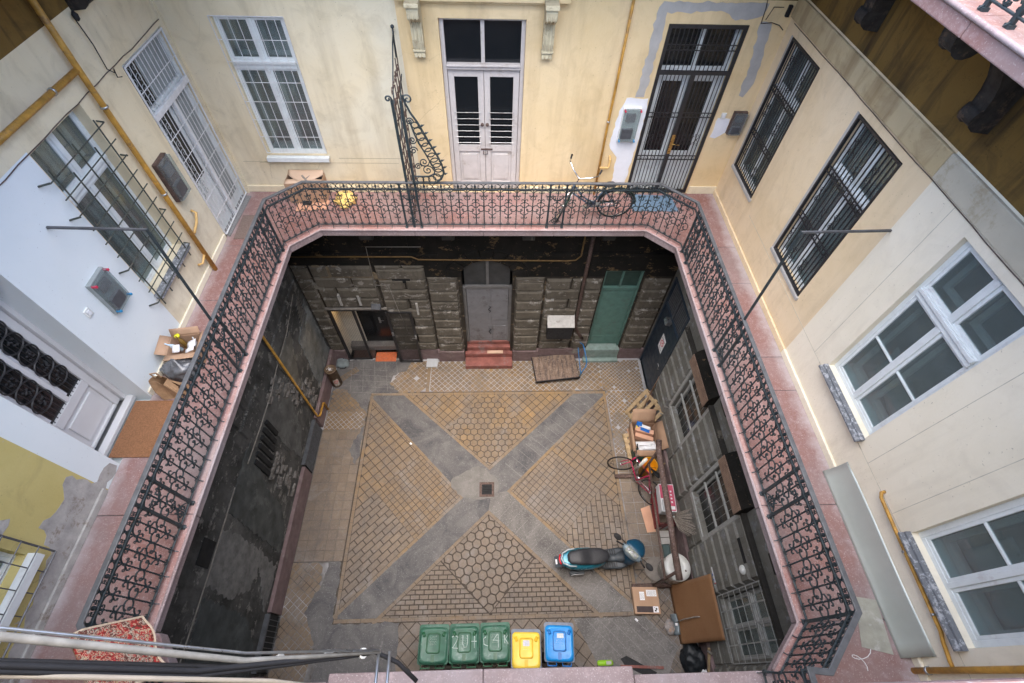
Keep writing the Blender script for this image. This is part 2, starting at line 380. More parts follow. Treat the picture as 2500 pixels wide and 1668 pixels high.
def wpatch(side,plane,poly,mat,name,parent,label=None,th=.005,amp=.03,seed=3,step=.07):
    P=rough_poly(poly,amp,step,seed); mb=MB(); T=TW(side,plane); mb.prism(P,.001,th,0,T)
    o=mb.build(name,mat,parent)
    if label: o['label']=label
    return o

n=NT('lighter cement skim'); c=n.ramp(n.noise(2.4,9,.72,dist=.8),[(.32,(.12,.115,.108)),(.7,(.20,.19,.18))]); c=n.mix(n.ramp(n.noise(50,3,.6),[(.6,0.),(.7,.5)]),c,(.33,.32,.31)); M['asphalt2']=n.done(c,.85,n.noise(60,5,.7),.6,.006)
# ============================================================ GROUND
mb=MB(); mb.quad((-16,-14,0),(16,-14,0),(16,18,0),(-16,18,0)); tag(mb.build('ground',M['grout']),None,None,kind='structure')
def clip(poly,reg):
    out=list(poly); n=len(reg)
    ar=sum(reg[i][0]*reg[(i+1)%n][1]-reg[(i+1)%n][0]*reg[i][1] for i in range(n)); sg=1 if ar>0 else -1
    for i in range(n):
        a=reg[i]; b=reg[(i+1)%n]; inp=out; out=[]
        if not inp: break
        def side(p): return sg*((b[0]-a[0])*(p[1]-a[1])-(b[1]-a[1])*(p[0]-a[0]))
        for j in range(len(inp)):
            p=inp[j]; q=inp[(j+1)%len(inp)]; sp=side(p); sq=side(q)
            if sp>=0: out.append(p)
            if (sp>=0)!=(sq>=0):
                t=sp/(sp-sq); out.append((p[0]+(q[0]-p[0])*t,p[1]+(q[1]-p[1])*t))
    return out
def area(p): return abs(sum(p[i][0]*p[(i+1)%len(p)][1]-p[(i+1)%len(p)][0]*p[i][1] for i in range(len(p))))/2
def inset(reg,d):
    n=len(reg); ar=sum(reg[i][0]*reg[(i+1)%n][1]-reg[(i+1)%n][0]*reg[i][1] for i in range(n)); sg=1 if ar>0 else -1
    L=[]
    for i in range(n):
        a=Vector(reg[i]);b=Vector(reg[(i+1)%n]); t=(b-a).normalized(); nn=Vector((-t.y,t.x))*sg; L.append((a+nn*d,t))
    out=[]
    for i in range(n):
        p,t=L[i-1]; q,u=L[i]; den=t.x*u.y-t.y*u.x
        if abs(den)<1e-6: out.append(tuple(q)); continue
        s_=((q.x-p.x)*u.y-(q.y-p.y)*u.x)/den; out.append((p.x+t.x*s_,p.y+t.y*s_))
    return out
TZ=.007
def lay(mb,reg,kind,ang,sx,sy,gap,tl=.5,skip=0,org=(0,0),jit=.35,minf=.06):
    if len(reg)<3: return
    ca,sa=math.cos(math.radians(ang)),math.sin(math.radians(ang))
    loc=[((p[0]-org[0])*ca+(p[1]-org[1])*sa,-(p[0]-org[0])*sa+(p[1]-org[1])*ca) for p in reg]
    x0=min(p[0] for p in loc);x1=max(p[0] for p in loc);y0=min(p[1] for p in loc);y1=max(p[1] for p in loc)
    cells=[]
    if kind=='rect' or kind=='brick':
        for j in range(math.floor(y0/sy),math.ceil(y1/sy)):
            off=(sx/2 if (kind=='brick' and j%2) else 0)
            for i in range(math.floor(x0/sx)-1,math.ceil(x1/sx)+1):
                a=i*sx+off; cells.append(([(a+gap/2,j*sy+gap/2),(a+sx-gap/2,j*sy+gap/2),(a+sx-gap/2,j*sy+sy-gap/2),(a+gap/2,j*sy+sy-gap/2)],sx*sy))
    else:
        r=sx/math.sqrt(3); dy=r*1.5; rr=r-gap/1.6
        for j in range(math.floor(y0/dy)-1,math.ceil(y1/dy)+1):
            for i in range(math.floor(x0/sx)-1,math.ceil(x1/sx)+2):
                cx=i*sx+(sx/2 if j%2 else 0); cy=j*dy
                cells.append(([(cx+rr*math.cos(PI/6+k*PI/3),cy+rr*math.sin(PI/6+k*PI/3)) for k in range(6)],sx*dy))
    for c,ar in cells:
        w=[(org[0]+p[0]*ca-p[1]*sa,org[1]+p[0]*sa+p[1]*ca) for p in c]
        q=clip(w,reg)
        if len(q)<3 or area(q)<ar*minf: continue
        if skip and R_.random()<skip: continue
        z=TZ+R_.uniform(-.0012,.0012)
        cx=sum(p[0] for p in q)/len(q); cy=sum(p[1] for p in q)/len(q); k_=1-.012/max(.03,math.sqrt(area(q))); n_=len(q)
        V=[(p[0],p[1],z*.35) for p in q]+[(cx+(p[0]-cx)*k_,cy+(p[1]-cy)*k_,z) for p in q]
        mb.add(V,[tuple(n_+i for i in range(n_))]+[(i,(i+1)%n_,n_+(i+1)%n_,n_+i) for i in range(n_)],0,None,min(1,max(0,tl+R_.gauss(0,jit*.65)+(.5 if R_.random()<.04 else 0))))
def bordr(mb,a,b,w,side,L=.3,tl=.5):
    a=Vector(a);b=Vector(b);t=(b-a); n=max(1,round(t.length/L)); t.normalize(); nn=Vector((-t.y,t.x))*side; l=(b-a).length/n
    for i in range(n):
        p=a+t*(l*i+.004); q=a+t*(l*(i+1)-.004); mb.prism([tuple(p),tuple(q),tuple(q+nn*w),tuple(p+nn*w)],0,TZ+.001+R_.uniform(0,.0009),0,None,tl+R_.uniform(-.2,.2),bottom=False)
t1=MB()
# frame
bordr(t1,(-3.38,6.84),(3.45,6.84),.075,-1,tl=.75); bordr(t1,(-3.38,1.08),(3.45,1.08),.075,1)
bordr(t1,(-3.38,1.16),(-3.38,6.76),.075,-1,tl=.7); bordr(t1,(3.45,1.16),(3.45,6.76),.075,1,tl=.8)
# four fields
LT=[(-3.38,6.74),(-.60,3.80),(-3.38,1.16)]; TT=[(-2.52,6.845),(.05,4.49),(2.59,6.845)]
RT=[(3.45,6.76),(.50,3.93),(3.45,1.15)]; BT=[(.03,3.46),(-2.54,1.075),(2.61,1.075)]
def fieldborder(tri,i0s):
    n=3
    cx=sum(p[0] for p in tri)/3; cy=sum(p[1] for p in tri)/3
    for i in i0s:
        a=tri[i]; b=tri[(i+1)%3]; d=Vector(b)-Vector(a); nn=Vector((-d.y,d.x)); side=1 if nn.dot(Vector((cx-a[0],cy-a[1])))>0 else -1
        bordr(t1,a,b,.075,side,.3,.7)
fieldborder(LT,(0,1)); fieldborder(TT,(0,1)); fieldborder(RT,(0,1)); fieldborder(BT,(0,2))
def half(reg,p,d,keep):   # cut region by a line through p with direction d, keep side
    n=(-d[1]*keep,d[0]*keep); B=30
    big=[(p[0]-d[0]*B,p[1]-d[1]*B),(p[0]+d[0]*B,p[1]+d[1]*B),(p[0]+d[0]*B+n[0]*B,p[1]+d[1]*B+n[1]*B),(p[0]-d[0]*B+n[0]*B,p[1]-d[1]*B+n[1]*B)]
    return clip(reg,big) if True else None
li=inset(LT,.085); ti=inset(TT,.085); ri=inset(RT,.085); bi=inset(BT,.085)
sw=math.degrees(math.atan2(2.56,2.69)); u=(math.cos(math.radians(sw)),math.sin(math.radians(sw)))
A0=(-2.85,3.95); nw=math.degrees(math.atan2(-2.86,2.69)); v=(math.cos(math.radians(nw)),math.sin(math.radians(nw)))
upper=half(li,A0,u,1); rest=half(li,A0,u,-1); small=half(rest,A0,v,1); low=half(rest,A0,v,-1)
lay(t1,upper,'rect',nw,.200,.200,.017,.55,org=A0); lay(t1,small,'rect',nw,.135,.135,.013,.3,org=A0)
t2=MB()
lay(t2,half(low,(-3.3,3.95),(1,0),-1),'brick',sw,.30,.145,.02,.5,org=A0); lay(t1,half(low,(-3.3,3.95),(1,0),1),'rect',nw,.200,.200,.017,.5,org=A0)
# right field, mirrored; bricks run away from the camera
se=180-sw; u2=(math.cos(math.radians(se)),math.sin(math.radians(se))); ne=180-nw; v2=(math.cos(math.radians(ne)),math.sin(math.radians(ne)))
A1=(2.90,3.92); upper=half(ri,A1,u2,-1); rest=half(ri,A1,u2,1); small=half(rest,A1,v2,-1); low=half(rest,A1,v2,1)
lay(t1,upper,'rect',ne,.200,.200,.017,.75,org=A1); lay(t2,small,'rect',ne,.135,.135,.012,.55,org=A1)
lay(t2,half(low,A1,(1,0),-1),'brick',90,.27,.135,.018,.6,org=A1); lay(t1,half(low,A1,(1,0),1),'rect',ne,.200,.200,.017,.7,org=A1)
# top field
hexr=[(.04,4.60),(-1.17,5.68),(-.62,6.2),(-.1,6.66),(.25,6.66),(.7,6.2),(1.20,5.64)]
hexin=clip([(.04,4.50),(-1.19,5.64),(0,6.95),(1.22,5.60)],ti)
lay(t1,hexin,'hex',0,.19,0,.018,.45)
lay(t1,half(ti,(-1.19,5.60),(.67,.735),1),'rect',-45+2,.185,.185,.015,.6); lay(t1,half(ti,(1.22,5.56),(-.67,.74),-1),'rect',45-2,.185,.185,.015,.6)
# bottom field
dm=[(.04,3.40),(-1.11,2.31),(.06,1.18),(1.11,2.31)]; di=inset(dm,.012)
lay(t2,clip(di,inset(BT,.085)),'hex',12,.205,0,.024,.75)
lay(t2,half(half(bi,(-1.13,2.31),(1.17,-1.13),-1),(-20,2.29),(1,0),-1),'brick',0,.205,.10,.02,.6); lay(t2,half(bi,(1.13,2.31),(-1.07,-1.13),1),'brick',0,.205,.10,.02,.6)
# outer strips
lay(t1,[(-2.9,6.85),(-1.8,6.85),(-1.8,7.95),(-2.35,7.95),(-2.9,7.2)],'rect',45,.125,.125,.007,.35,skip=.05,minf=.2)
bordr(t1,(-1.72,6.86),(-1.72,7.9),.1,1,.1,.5)
lay(t1,[(-1.7,6.86),(3.4,6.86),(3.4,7.93),(-1.7,7.93)],'rect',45,.128,.128,.012,.35,minf=.2,skip=.01)
lay(t1,[(3.4,6.86),(4.62,6.86),(4.62,7.93),(3.4,7.93)],'rect',40,.085,.085,.011,.3,minf=.2,skip=.02)
lay(t1,[(3.48,4.9),(4.6,4.9),(4.6,6.85),(3.48,6.85)],'rect',43,.10,.10,.012,.5,minf=.2,skip=.02)
lay(t2,[(3.48,2.0),(4.58,2.0),(4.58,4.9),(3.48,4.9)],'rect',0,.262,.262,.007,.55,org=(3.48,4.9))
lay(t2,[(3.48,.0),(4.58,.0),(4.58,2.0),(3.48,2.0)],'rect',41,.15,.15,.012,.75,minf=.2)
lay(t1,[(-4.53,5.7),(-3.41,5.7),(-3.41,6.3),(-4.0,7.0),(-4.5,7.0)],'rect',45,.105,.105,.011,.3,minf=.2,skip=.01)
lay(t1,[(-4.5,7.0),(-3.85,7.62),(-4.0,7.78),(-4.53,7.3)],'rect',40,.1,.1,.009,.25,minf=.25)
lay(t2,[(-4.54,2.35),(-3.41,2.35),(-3.41,5.69),(-4.54,5.69)],'rect',0,.225,.235,.005,.72,org=(-3.41,2.35),jit=.6)
lay(t1,[(-4.54,-1),(-3.5,-1),(-3.7,.9),(-3.55,2.33),(-4.54,2.33)],'rect',52,.15,.12,.011,.4,minf=.2)
lay(t2,[(-1.95,-1),(3.1,-1),(2.7,.5),(2.1,1.06),(-1.95,1.06)],'rect',48,.235,.235,.014,.55)
tag(t1.build('tile_paving',M['tile']),None,None,kind='structure'); tag(t2.build('worn_tile_paving',M['tilegrey']),None,None,kind='structure')
# asphalt and concrete bands
def sheetp(name,polys,mat,z,jit=.0,seed=1):
    mb=MB()
    for p in polys: mb.prism(rough_poly(p,jit,.08,seed) if jit else p,0,z,0,bottom=False)
    tag(mb.build(name,mat),None,None,kind='structure')
sheetp('asphalt_band',[[(-3.303,6.763),(-2.433,6.763),(.05,4.49),(.0,4.1),(-.60,3.80),(-3.303,6.661)]],M['asphalt'],.0085,.007)
sheetp('asphalt_path',[[(-3.303,1.157),(-2.454,1.157),(.03,3.46),(.1,3.9),(-.60,3.80),(-3.303,1.231)]],M['asphalt'],.0078,.006,2)
sheetp('concrete_path',[[(2.504,6.763),(3.373,6.763),(3.373,6.688),(.50,3.93),(.0,3.85),(.0,4.3),(.06,4.49)]],M['asphalt'],.0070,.004,3)
sheetp('concrete_band',[[(2.523,1.157),(3.372,1.157),(3.373,1.222),(.50,3.93),(.42,4.02),(.0,4.0),(.03,3.46)]],M['concrete'],.0064,.006,4)
sheetp('cement_patch',[[(-.55,4.50),(-.92,4.30),(-.95,4.05),(-.62,3.79),(-.1,3.72),(.26,3.82),(.28,4.2),(.02,4.47),(-.25,4.62)]],M['asphalt2'],.0098,.03,5)
sheetp('asphalt_ground',[[(-1.93,1.07),(-3.4,1.06),(-3.42,2.31),(-3.72,2.33),(-3.78,1.9),(-4.05,1.3),(-3.9,1.05),(-3.6,.5),(-3.7,-1),(-1.9,-1)]],M['asphalt'],.0095,.03,6)
sheetp('concrete_ground',[[(1.9,1.06),(3.55,1.06),(4.16,.46),(3.8,-.1),(3.2,-1),(2.6,-1),(2.37,.2)]],M['concrete'],.0095,.012,7)
sheetp('asphalt_base',[[(-4.53,6.25),(-3.42,6.25),(-3.42,6.83),(-2.95,6.86),(-2.7,7.98),(-4.53,7.98)]],M['asphalt'],.0022)
sheetp('asphalt_apron',[[(-4.52,8.0),(-2.3,8.0),(-2.45,7.6),(-3.05,7.35),(-2.6,6.86),(-3.40,6.86),(-3.41,6.2),(-4.15,7.0),(-3.75,7.68),(-4.1,7.83),(-4.52,7.45)],[(-3.66,5.3),(-3.42,5.9),(-3.42,4.95),(-3.5,4.7),(-3.72,5.1)]],M['asphalt'],.0105,.03,8)
# scored lines in the concrete
mb=MB()
for k in range(8):
    a=.25+k*.27; mb.tube([(1.95+a,1.04,.0098),(1.95+a+1.15,1.04-1.2,.0098)],.004,4)
for k in range(1,14):
    t=k/14; x=.5+2.75*t; y=3.85-2.6*t; mb.tube([(x,y,.0065),(x-.42,y-.42,.0065)],.003,4)
    x=.7+2.6*t;y=4.12+2.55*t; mb.tube([(x,y,.0071),(x-.42,y+.38,.0071)],.003,4)
for k in range(5):
    mb.tube([(-4.1+k*.33,7.9,.0108),(-4.0+k*.36,6.9,.0108)],.003,4); mb.tube([(-4.2,7.7-k*.2,.0108),(-3.0+k*.1,7.6-k*.2,.0108)],.003,4)
tag(mb.build('paving_joints',flat('pale joint mortar',(.27,.26,.25),.9,.3,12)),None,None,kind='structure')
# floor drain
d=thing('floor_drain','square iron drain grate in the centre of the courtyard floor','drain',(-.02,3.98,0))
mb=MB()
for s_ in (-1,1): mb.box((-.19,s_*.16-.03,.0),(.19,s_*.16+.03,.016)).box((s_*.16-.03,-.13,.0),(s_*.16+.03,.13,.0165))
mb.build('grate_frame',M['rust'],d,world=False)
mb=MB()
for k in range(6): mb.box((-.13,-.115+k*.042,.004),(.13,-.1+k*.042,.014))
mb.box((-.13,-.006,.005),(-.1,.1,.0143)); mb.build('grate',M['rubber'],d,world=False)
MB().box((-.13,-.13,.0),(.13,.13,.011-.001)).build('drain_pit',M['dark'],d,world=False)

# ============================================================ WALLS OF THE UPPER STOREY
TOP=12.9
ROOM=M['dark']; ROOMR=M['room']
# ---- rear facade
rf=thing('rear_facade','cream and yellow painted rear wall of the first floor gallery','facade',(0,YB,G))
HB=[(-3.95,-2.90,6.90,9.17,.22),(-.61,.72,6.0,9.19,.30),(2.91,4.13,6.0,9.16,.22)]
def mf(u_,v_):
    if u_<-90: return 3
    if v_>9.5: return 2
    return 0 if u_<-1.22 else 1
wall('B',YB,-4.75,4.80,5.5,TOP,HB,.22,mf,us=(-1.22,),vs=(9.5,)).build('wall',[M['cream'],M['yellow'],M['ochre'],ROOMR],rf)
T=TW('B',YB)
mb=MB(); mb.box((-4.69,6.09,0),(-.64,6.23,.03),0,T); mb.box((.76,6.09,0),(2.86,6.23,.03),0,T); mb.box((4.18,6.09,0),(4.75,6.26,.03),0,T); mb.parts('skirting',[M['cream']],rf,bev=.008)
mb=MB(); mb.box((-1.15,9.39,0),(1.3,9.44,.05),0,T); mb.box((-1.2,9.44,0),(1.35,9.52,.12),0,T); mb.box((-4.69,9.50,0),(-1.3,9.53,.03),0,T); mb.build('cornice',[M['yellow']],rf,bev=.01)
# scored false ashlar lines
mb=MB()
for a,b,z in ((-4.5,-3.0,6.75),(-2.7,-1.4,6.83),(-4.2,-1.6,6.73)): mb.box((a,z,0),(b,z+.006,.003),0,T)
mb.build('scored_line',flat('scored line',(.36,.32,.22),.9),rf)
for cx in (-.93,1.06):      # scroll consoles
    prof=[(0,9.50),(.34,9.50),(.36,9.40),(.33,9.29),(.25,9.24),(.17,9.20),(.14,9.10),(.13,8.9),(.10,8.79),(.08,8.72),(.08,8.68),(0,8.68)]
    mb=MB()
    for (a,b,ins) in ((-.085,.085,0),):
        vs=[(cx+a+.01*0,YB-w,z) for w,z in prof]; 
        n_=len(prof); V=[(cx-.085,YB-w,z) for w,z in prof]+[(cx+.085,YB-w,z) for w,z in prof]
        mb.add(V,[tuple(range(n_)),tuple(range(2*n_-1,n_-1,-1))]+[(i,n_+i,n_+(i+1)%n_,(i+1)%n_) for i in range(n_)])
    for k in (-.055,0,.055): mb.tube([(cx+k,YB-.355+.01,9.4),(cx+k,YB-.335,9.29),(cx+k,YB-.255,9.235),(cx+k,YB-.175,9.195),(cx+k,YB-.145,9.1),(cx+k,YB-.135,8.9),(cx+k,YB-.105,8.8)],.012,6)
    mb.box((cx-.1,YB-.40,9.45),(cx+.1,YB,9.505)); mb.box((cx-.095,YB-.11,8.76),(cx+.095,YB,8.79))
    for k in (-.06,0,.06): mb.box((cx+k-.024,YB-.09,8.67),(cx+k+.024,YB-.002,8.725))
    mb.build('console',flat('pale console stone',(.56,.50,.34),.9,.12,8,dirt=(.3,.24,.15)),rf,bev=.006)
# grey cement trace and filler patches
wpatch('B',YB,[(2.64,8.05),(2.79,8.05),(2.84,9.1),(2.82,9.32),(3.7,9.34),(3.9,9.22),(4.3,9.30),(4.32,9.46),(3.6,9.47),(2.74,9.46),(2.66,9.3),(2.68,8.8)],M['patch'],'cement_patch',rf,amp=.02)
wpatch('B',YB,[(4.30,9.22),(4.47,9.2),(4.52,8.9),(4.58,8.5),(4.60,8.3),(4.50,8.06),(4.42,8.1),(4.41,8.5),(4.36,8.8)],M['patch'],'cement_patch',rf,amp=.02,seed=5)
wpatch('B',YB,[(2.50,8.03),(2.87,8.03),(2.895,7.78),(2.89,7.22),(2.86,7.0),(2.84,6.3),(2.57,6.3),(2.56,6.9),(2.36,7.15),(2.42,7.8)],M['whitepatch'],'filler_patch',rf,amp=.015,seed=6,th=.006)
wpatch('B',YB,[(4.22,7.7),(4.45,7.68),(4.46,7.42),(4.3,7.3),(4.2,7.33)],M['whitepatch'],'filler_patch',rf,amp=.015,seed=7)
T0=T
def casement(side,plane,u0,u1,z0,z1,parent,zt=None,inner=True,depth=.12,mat='winwhite',fw=.038,mid=True,cross=None,curt=True,name='window',sill=None,ztw=.13):
    """double casement window: outer frame, transom, sashes with panes, inner frame, curtain"""
    T=TW(side,plane); W=MB(); d0,d1=-depth-.05,-depth
    W.box((u0,z0,d0),(u0+fw,z1,d1),0,T); W.box((u1-fw,z0,d0),(u1,z1,d1),0,T); W.box((u0+fw,z1-fw,d0),(u1-fw,z1,d1),0,T); W.box((u0+fw,z0,d0),(u1-fw,z0+fw,d1),0,T)
    rows=[(z0+fw,z1-fw)]
    if zt: W.box((u0+fw,zt-ztw/2,d0-.01),(u1-fw,zt+ztw/2,d1+.02),0,T); W.box((u0+fw,zt+.01,d1+.02),(u1-fw,zt+ztw*.42,d1+.045),0,T); rows=[(z0+fw,zt-ztw/2),(zt+ztw/2,z1-fw)]
    um=(u0+u1)/2
    for a,b in rows:
        if mid: W.box((um-.028,a,d0),(um+.028,b,d1+.012),0,T)
    ob=W.build(name,M[mat],parent,bev=.006)
    for a,b in rows:
        for c,d in (((u0+fw,um-.028),(um+.028,u1-fw)) if mid else ((u0+fw,u1-fw),)):
            s_=.036; S=MB(); e0,e1=d0+.012,d1-.006
            S.box((c,a,e0),(c+s_,b,e1),0,T).box((d-s_,a,e0),(d,b,e1),0,T).box((c+s_,a,e0),(d-s_,a+s_,e1),0,T).box((c+s_,b-s_,e0),(d-s_,b,e1),0,T)
            if cross and b-a>1.0:
                zc=a+(b-a)*cross; S.box((c+s_,zc-.012,e0),(d-s_,zc+.012,e1),0,T)
            S.build('sash',M[mat],ob,bev=.004)
            MB().box((c+s_,a+s_,d0+.02),(d-s_,b-s_,d0+.026),0,T).build('pane',M['glass' if side=='R' else 'glassd'],ob)
    if inner:
        S=MB(); q0,q1=d0-.17,d0-.13
        for a,b in rows:
            for c,d in ((u0+.07,um-.02),(um+.02,u1-.07)):
                S.box((c,a,q0),(c+.06,b,q1),0,T).box((d-.06,a,q0),(d,b,q1),0,T).box((c+.06,a,q0),(d-.06,a+.06,q1),0,T).box((c+.06,b-.06,q0),(d-.06,b,q1),0,T)
        S.box((u0,z0,d0-.30),(u1,z0+.03,d0-.001),0,T)
        S.build('inner_sash',M[mat],ob)
    if curt:
        S=MB(); q=d0-.24; rr=random.Random(int(u0*100+z0*7))
        S.sheet(lambda a,b:tuple(T@Vector((u0+.08+(u1-u0-.16)*a,z0+.1+(z1-z0-.2)*b,q+.02*math.sin(a*50+rr.random()*.3)))),30,2,.003)
        S.build('curtain',M['room'],ob)
    return ob
def grille(side,plane,u0,u1,z0,z1,nv,nh,parent,mat,r=.008,w=.03,frame=.012,name='grille',over=0,off=0):
    T=TW(side,plane); mb=MB()
    for k in range(nv): u_=u0+(u1-u0)*k/(nv-1); mb.tube([(u_,z0-over,w),(u_,z1+over,w)],r if 0<k<nv-1 else frame,5,0,T)
    for k in range(nh): z_=z0+(z1-z0)*k/(nh-1); mb.tube([(u0-over,z_,w+r*1.6),(u1+over,z_,w+r*1.6)],r if 0<k<nh-1 else frame,5,0,T)
    return mb.build(name,M[mat],parent)
# rear left window with white grille
w1=casement('B',YB,-3.95,-2.90,6.90,9.17,rf,8.47,depth=.06)
w1['label']='tall white casement window behind a white bar grille'
grille('B',YB,-3.97,-2.885,6.96,9.18,9,8,rf,'whiteiron',.005,.03,.007)
mb=MB(); mb.box((-4.0,6.845,0),(-2.86,6.885,.09),0,T).box((-4.0,6.80,.085),(-2.86,6.85,.09),0,T); mb.build('window_sill',M['winwhite'],rf,bev=.004)
# centre door
dd=MB(); Z0=G
dd.box((-.61,Z0,-.2),(-.545,9.19,-.08),0,T).box((.655,Z0,-.2),(.72,9.19,-.08),0,T).box((-.545,9.14,-.2),(.655,9.19,-.08),0,T).box((-.545,8.43,-.2),(.655,8.51,-.06),0,T).box((-.545,8.485,-.06),(.655,8.51,-.03),0,T).box((.02,8.51,-.18),(.08,9.14,-.1),0,T)
door=dd.build('door',M['doorwhite'],rf,bev=.006); door['label']='greyish double door with dark glass and a dark fanlight'
for a,b in ((-.545,.02),(.08,.655)): MB().box((a,8.51,-.15),(b,9.14,-.144),0,T).build('pane',M['darkglass'],door)
for sgn,(a,b) in ((1,(-.54,.052)),(-1,(.058,.65))):
    L=MB(); e0,e1=-.17,-.12; g0,g1=a+.1,b-.1
    L.box((a,Z0,e0),(g0,8.42,e1),0,T).box((g1,Z0,e0),(b,8.42,e1),0,T).box((g0,8.29,e0),(g1,8.42,e1),0,T).box((g0,6.92,e0),(g1,7.05,e1),0,T).box((g0,Z0,e0),(g1,6.25,e1),0,T)
    L.box((g0,6.25,e0),(g1,6.92,e1-.03),0,T).box((g0+.05,6.31,e1-.03),(g1-.05,6.86,e1-.008),0,T)
    lf=L.build('door_leaf',M['doorwhite'],door,bev=.007)
    MB().box((g0,7.05,-.15),(g1,8.29,-.144),0,T).build('pane',M['darkglass'],door)
    gb=MB()
    for k in range(6): z_=7.12+k*.115; gb.tube([(g0-.03,z_,-.09),(g1+.03,z_,-.09)],.006,5,0,T); gb.tube([(g0-.03,z_,-.09),(g0-.03,z_-.02,-.12)],.005,4,0,T); gb.tube([(g1+.03,z_,-.09),(g1+.03,z_-.02,-.12)],.005,4,0,T)
    gb.build('guard_bar',M['steel'],door)
    kn=MB(); kn.lathe([(.008,0),(.008,.03),(.028,.035),(.03,.055),(.015,.07)],12,0,T@Matrix.Translation((.055-sgn*.045,7.48,-.12))); kn.build('door_knob',M['rust'],door)
mb=MB(); mb.box((-.03,6.955,-.12),(.19,6.985,-.108),0,T); mb.tube([(.02,6.95,-.1),(.02,6.88,-.095),(.09,6.88,-.095),(.09,6.95,-.1)],.008,6,0,T); mb.build('hasp_and_padlock',M['rust'],door)
# right glazed door behind a black grille gate
def steelgate(side,plane,u0,u1,z0,z1,parent,w=.02,double=True,nb=7,zt=None,rows=(),motif=(),name='gate_grille',fr=.03):
    T=TW(side,plane); mb=MB()
    mb.box((u0,z0,w-.02),(u0+fr,z1,w+.02),0,T).box((u1-fr,z0,w-.02),(u1,z1,w+.02),0,T).box((u0+fr,z1-fr,w-.02),(u1-fr,z1,w+.02),0,T).box((u0+fr,z0,w-.02),(u1-fr,z0+fr,w+.02),0,T)
    if zt: mb.box((u0+fr,zt-.03,w-.02),(u1-fr,zt+.03,w+.02),0,T)
    um=(u0+u1)/2
    if double: mb.box((um-.035,z0+fr,w-.024),(um+.035,(zt or z1)-.03,w+.024),0,T)
    spans=[(u0+fr,um-.035),(um+.035,u1-fr)] if double else [(u0+fr,u1-fr)]
    ob=mb.build(name,M['blackiron'],parent)
    B=MB()
    for a,b in spans:
        for k in range(1,nb+1):
            u_=a+(b-a)*k/(nb+1); B.box((u_-.006,z0+fr,w-.007),(u_+.006,(zt-.03 if zt and double else z1-fr),w+.007),0,T)
    if zt and double:
        for k in range(1,2*nb+2): u_=u0+fr+(u1-u0-2*fr)*k/(2*nb+2); B.box((u_-.006,zt+.03,w-.007),(u_+.006,z1-fr,w+.007),0,T)
    for z_ in rows:
        B.box((u0+fr,z_-.006,w-.009),(u1-fr,z_+.006,w+.009),0,T); B.box((u0+fr,z_+.074,w-.009),(u1-fr,z_+.086,w+.009),0,T)
        for k in range(9):
            uc=u0+fr+(u1-u0-2*fr)*(k+.5)/9; B.tube([(p,q,w+.009) for p,q in arc(uc,z_+.04,.026,0,360,10)],.004,4,0,T,closed=False)
    for uc,zc in motif:
        for s1 in (-1,1):
            B.tube([(p,q,w+.01) for p,q in spiral(uc+s1*.03,zc+.085,.004,.028,0,300*s1,10)],.005,4,0,T)
            B.tube([(p,q,w+.01) for p,q in spiral(uc-s1*.03,zc-.085,.004,.028,180,180+300*s1,10)],.005,4,0,T)
            B.tube([(uc+s1*.05,zc+.07,w+.01),(uc-s1*.05,zc-.07,w+.01)],.005,4,0,T)
    B.build('grille_bar',M['blackiron'],ob)
    return ob
gd=MB(); a,b=2.91,4.13
gd.box((a,Z0,-.2),(a+.09,9.16,-.14),0,T).box((b-.09,Z0,-.2),(b,9.16,-.14),0,T).box((a+.09,9.08,-.2),(b-.09,9.16,-.14),0,T).box((a+.09,8.38,-.2),(b-.09,8.5,-.13),0,T).box((3.49,8.5,-.2),(3.56,9.08,-.14),0,T)
for c,d in ((3.0,3.52),(3.53,4.04)):
    gd.box((c,Z0,-.2),(c+.09,8.38,-.14),0,T).box((d-.09,Z0,-.2),(d,8.38,-.14),0,T).box((c+.09,8.26,-.2),(d-.09,8.38,-.14),0,T).box((c+.09,Z0,-.19),(d-.09,6.95,-.15),0,T).box((c+.14,6.25,-.15),(d-.14,6.85,-.14),0,T)
gdo=gd.build('glazed_door',M['winwhite'],rf,bev=.006); gdo['label']='white glazed double door behind a black steel grille gate'
for c,d in ((3.09,3.43),(3.62,3.95)): MB().box((c,6.95,-.17),(d,8.26,-.165),0,T).build('pane',M['darkglass'],gdo)
for c,d in ((3.0,3.49),(3.56,4.04)): MB().box((c,8.5,-.17),(d,9.08,-.165),0,T).build('pane',M['darkglass'],gdo)
steelgate('B',YB,2.90,4.14,Z0+.02,9.17,rf,.0,True,7,8.46,(7.70,6.86,8.80),((3.1,7.28),(3.3,7.28),(3.72,7.28),(3.85,7.28),(3.97,7.28)),fr=.055)
hd=MB(); hd.box((3.49,7.0,.025),(3.55,7.38,.033),0,T); hd.tube([(3.52,7.22,.03),(3.52,7.22,.07),(3.66,7.20,.07)],.009,6,0,T); hd.build('door_handle',flat('brass',(.45,.3,.1),.3,.2,9,metal=.8),rf)

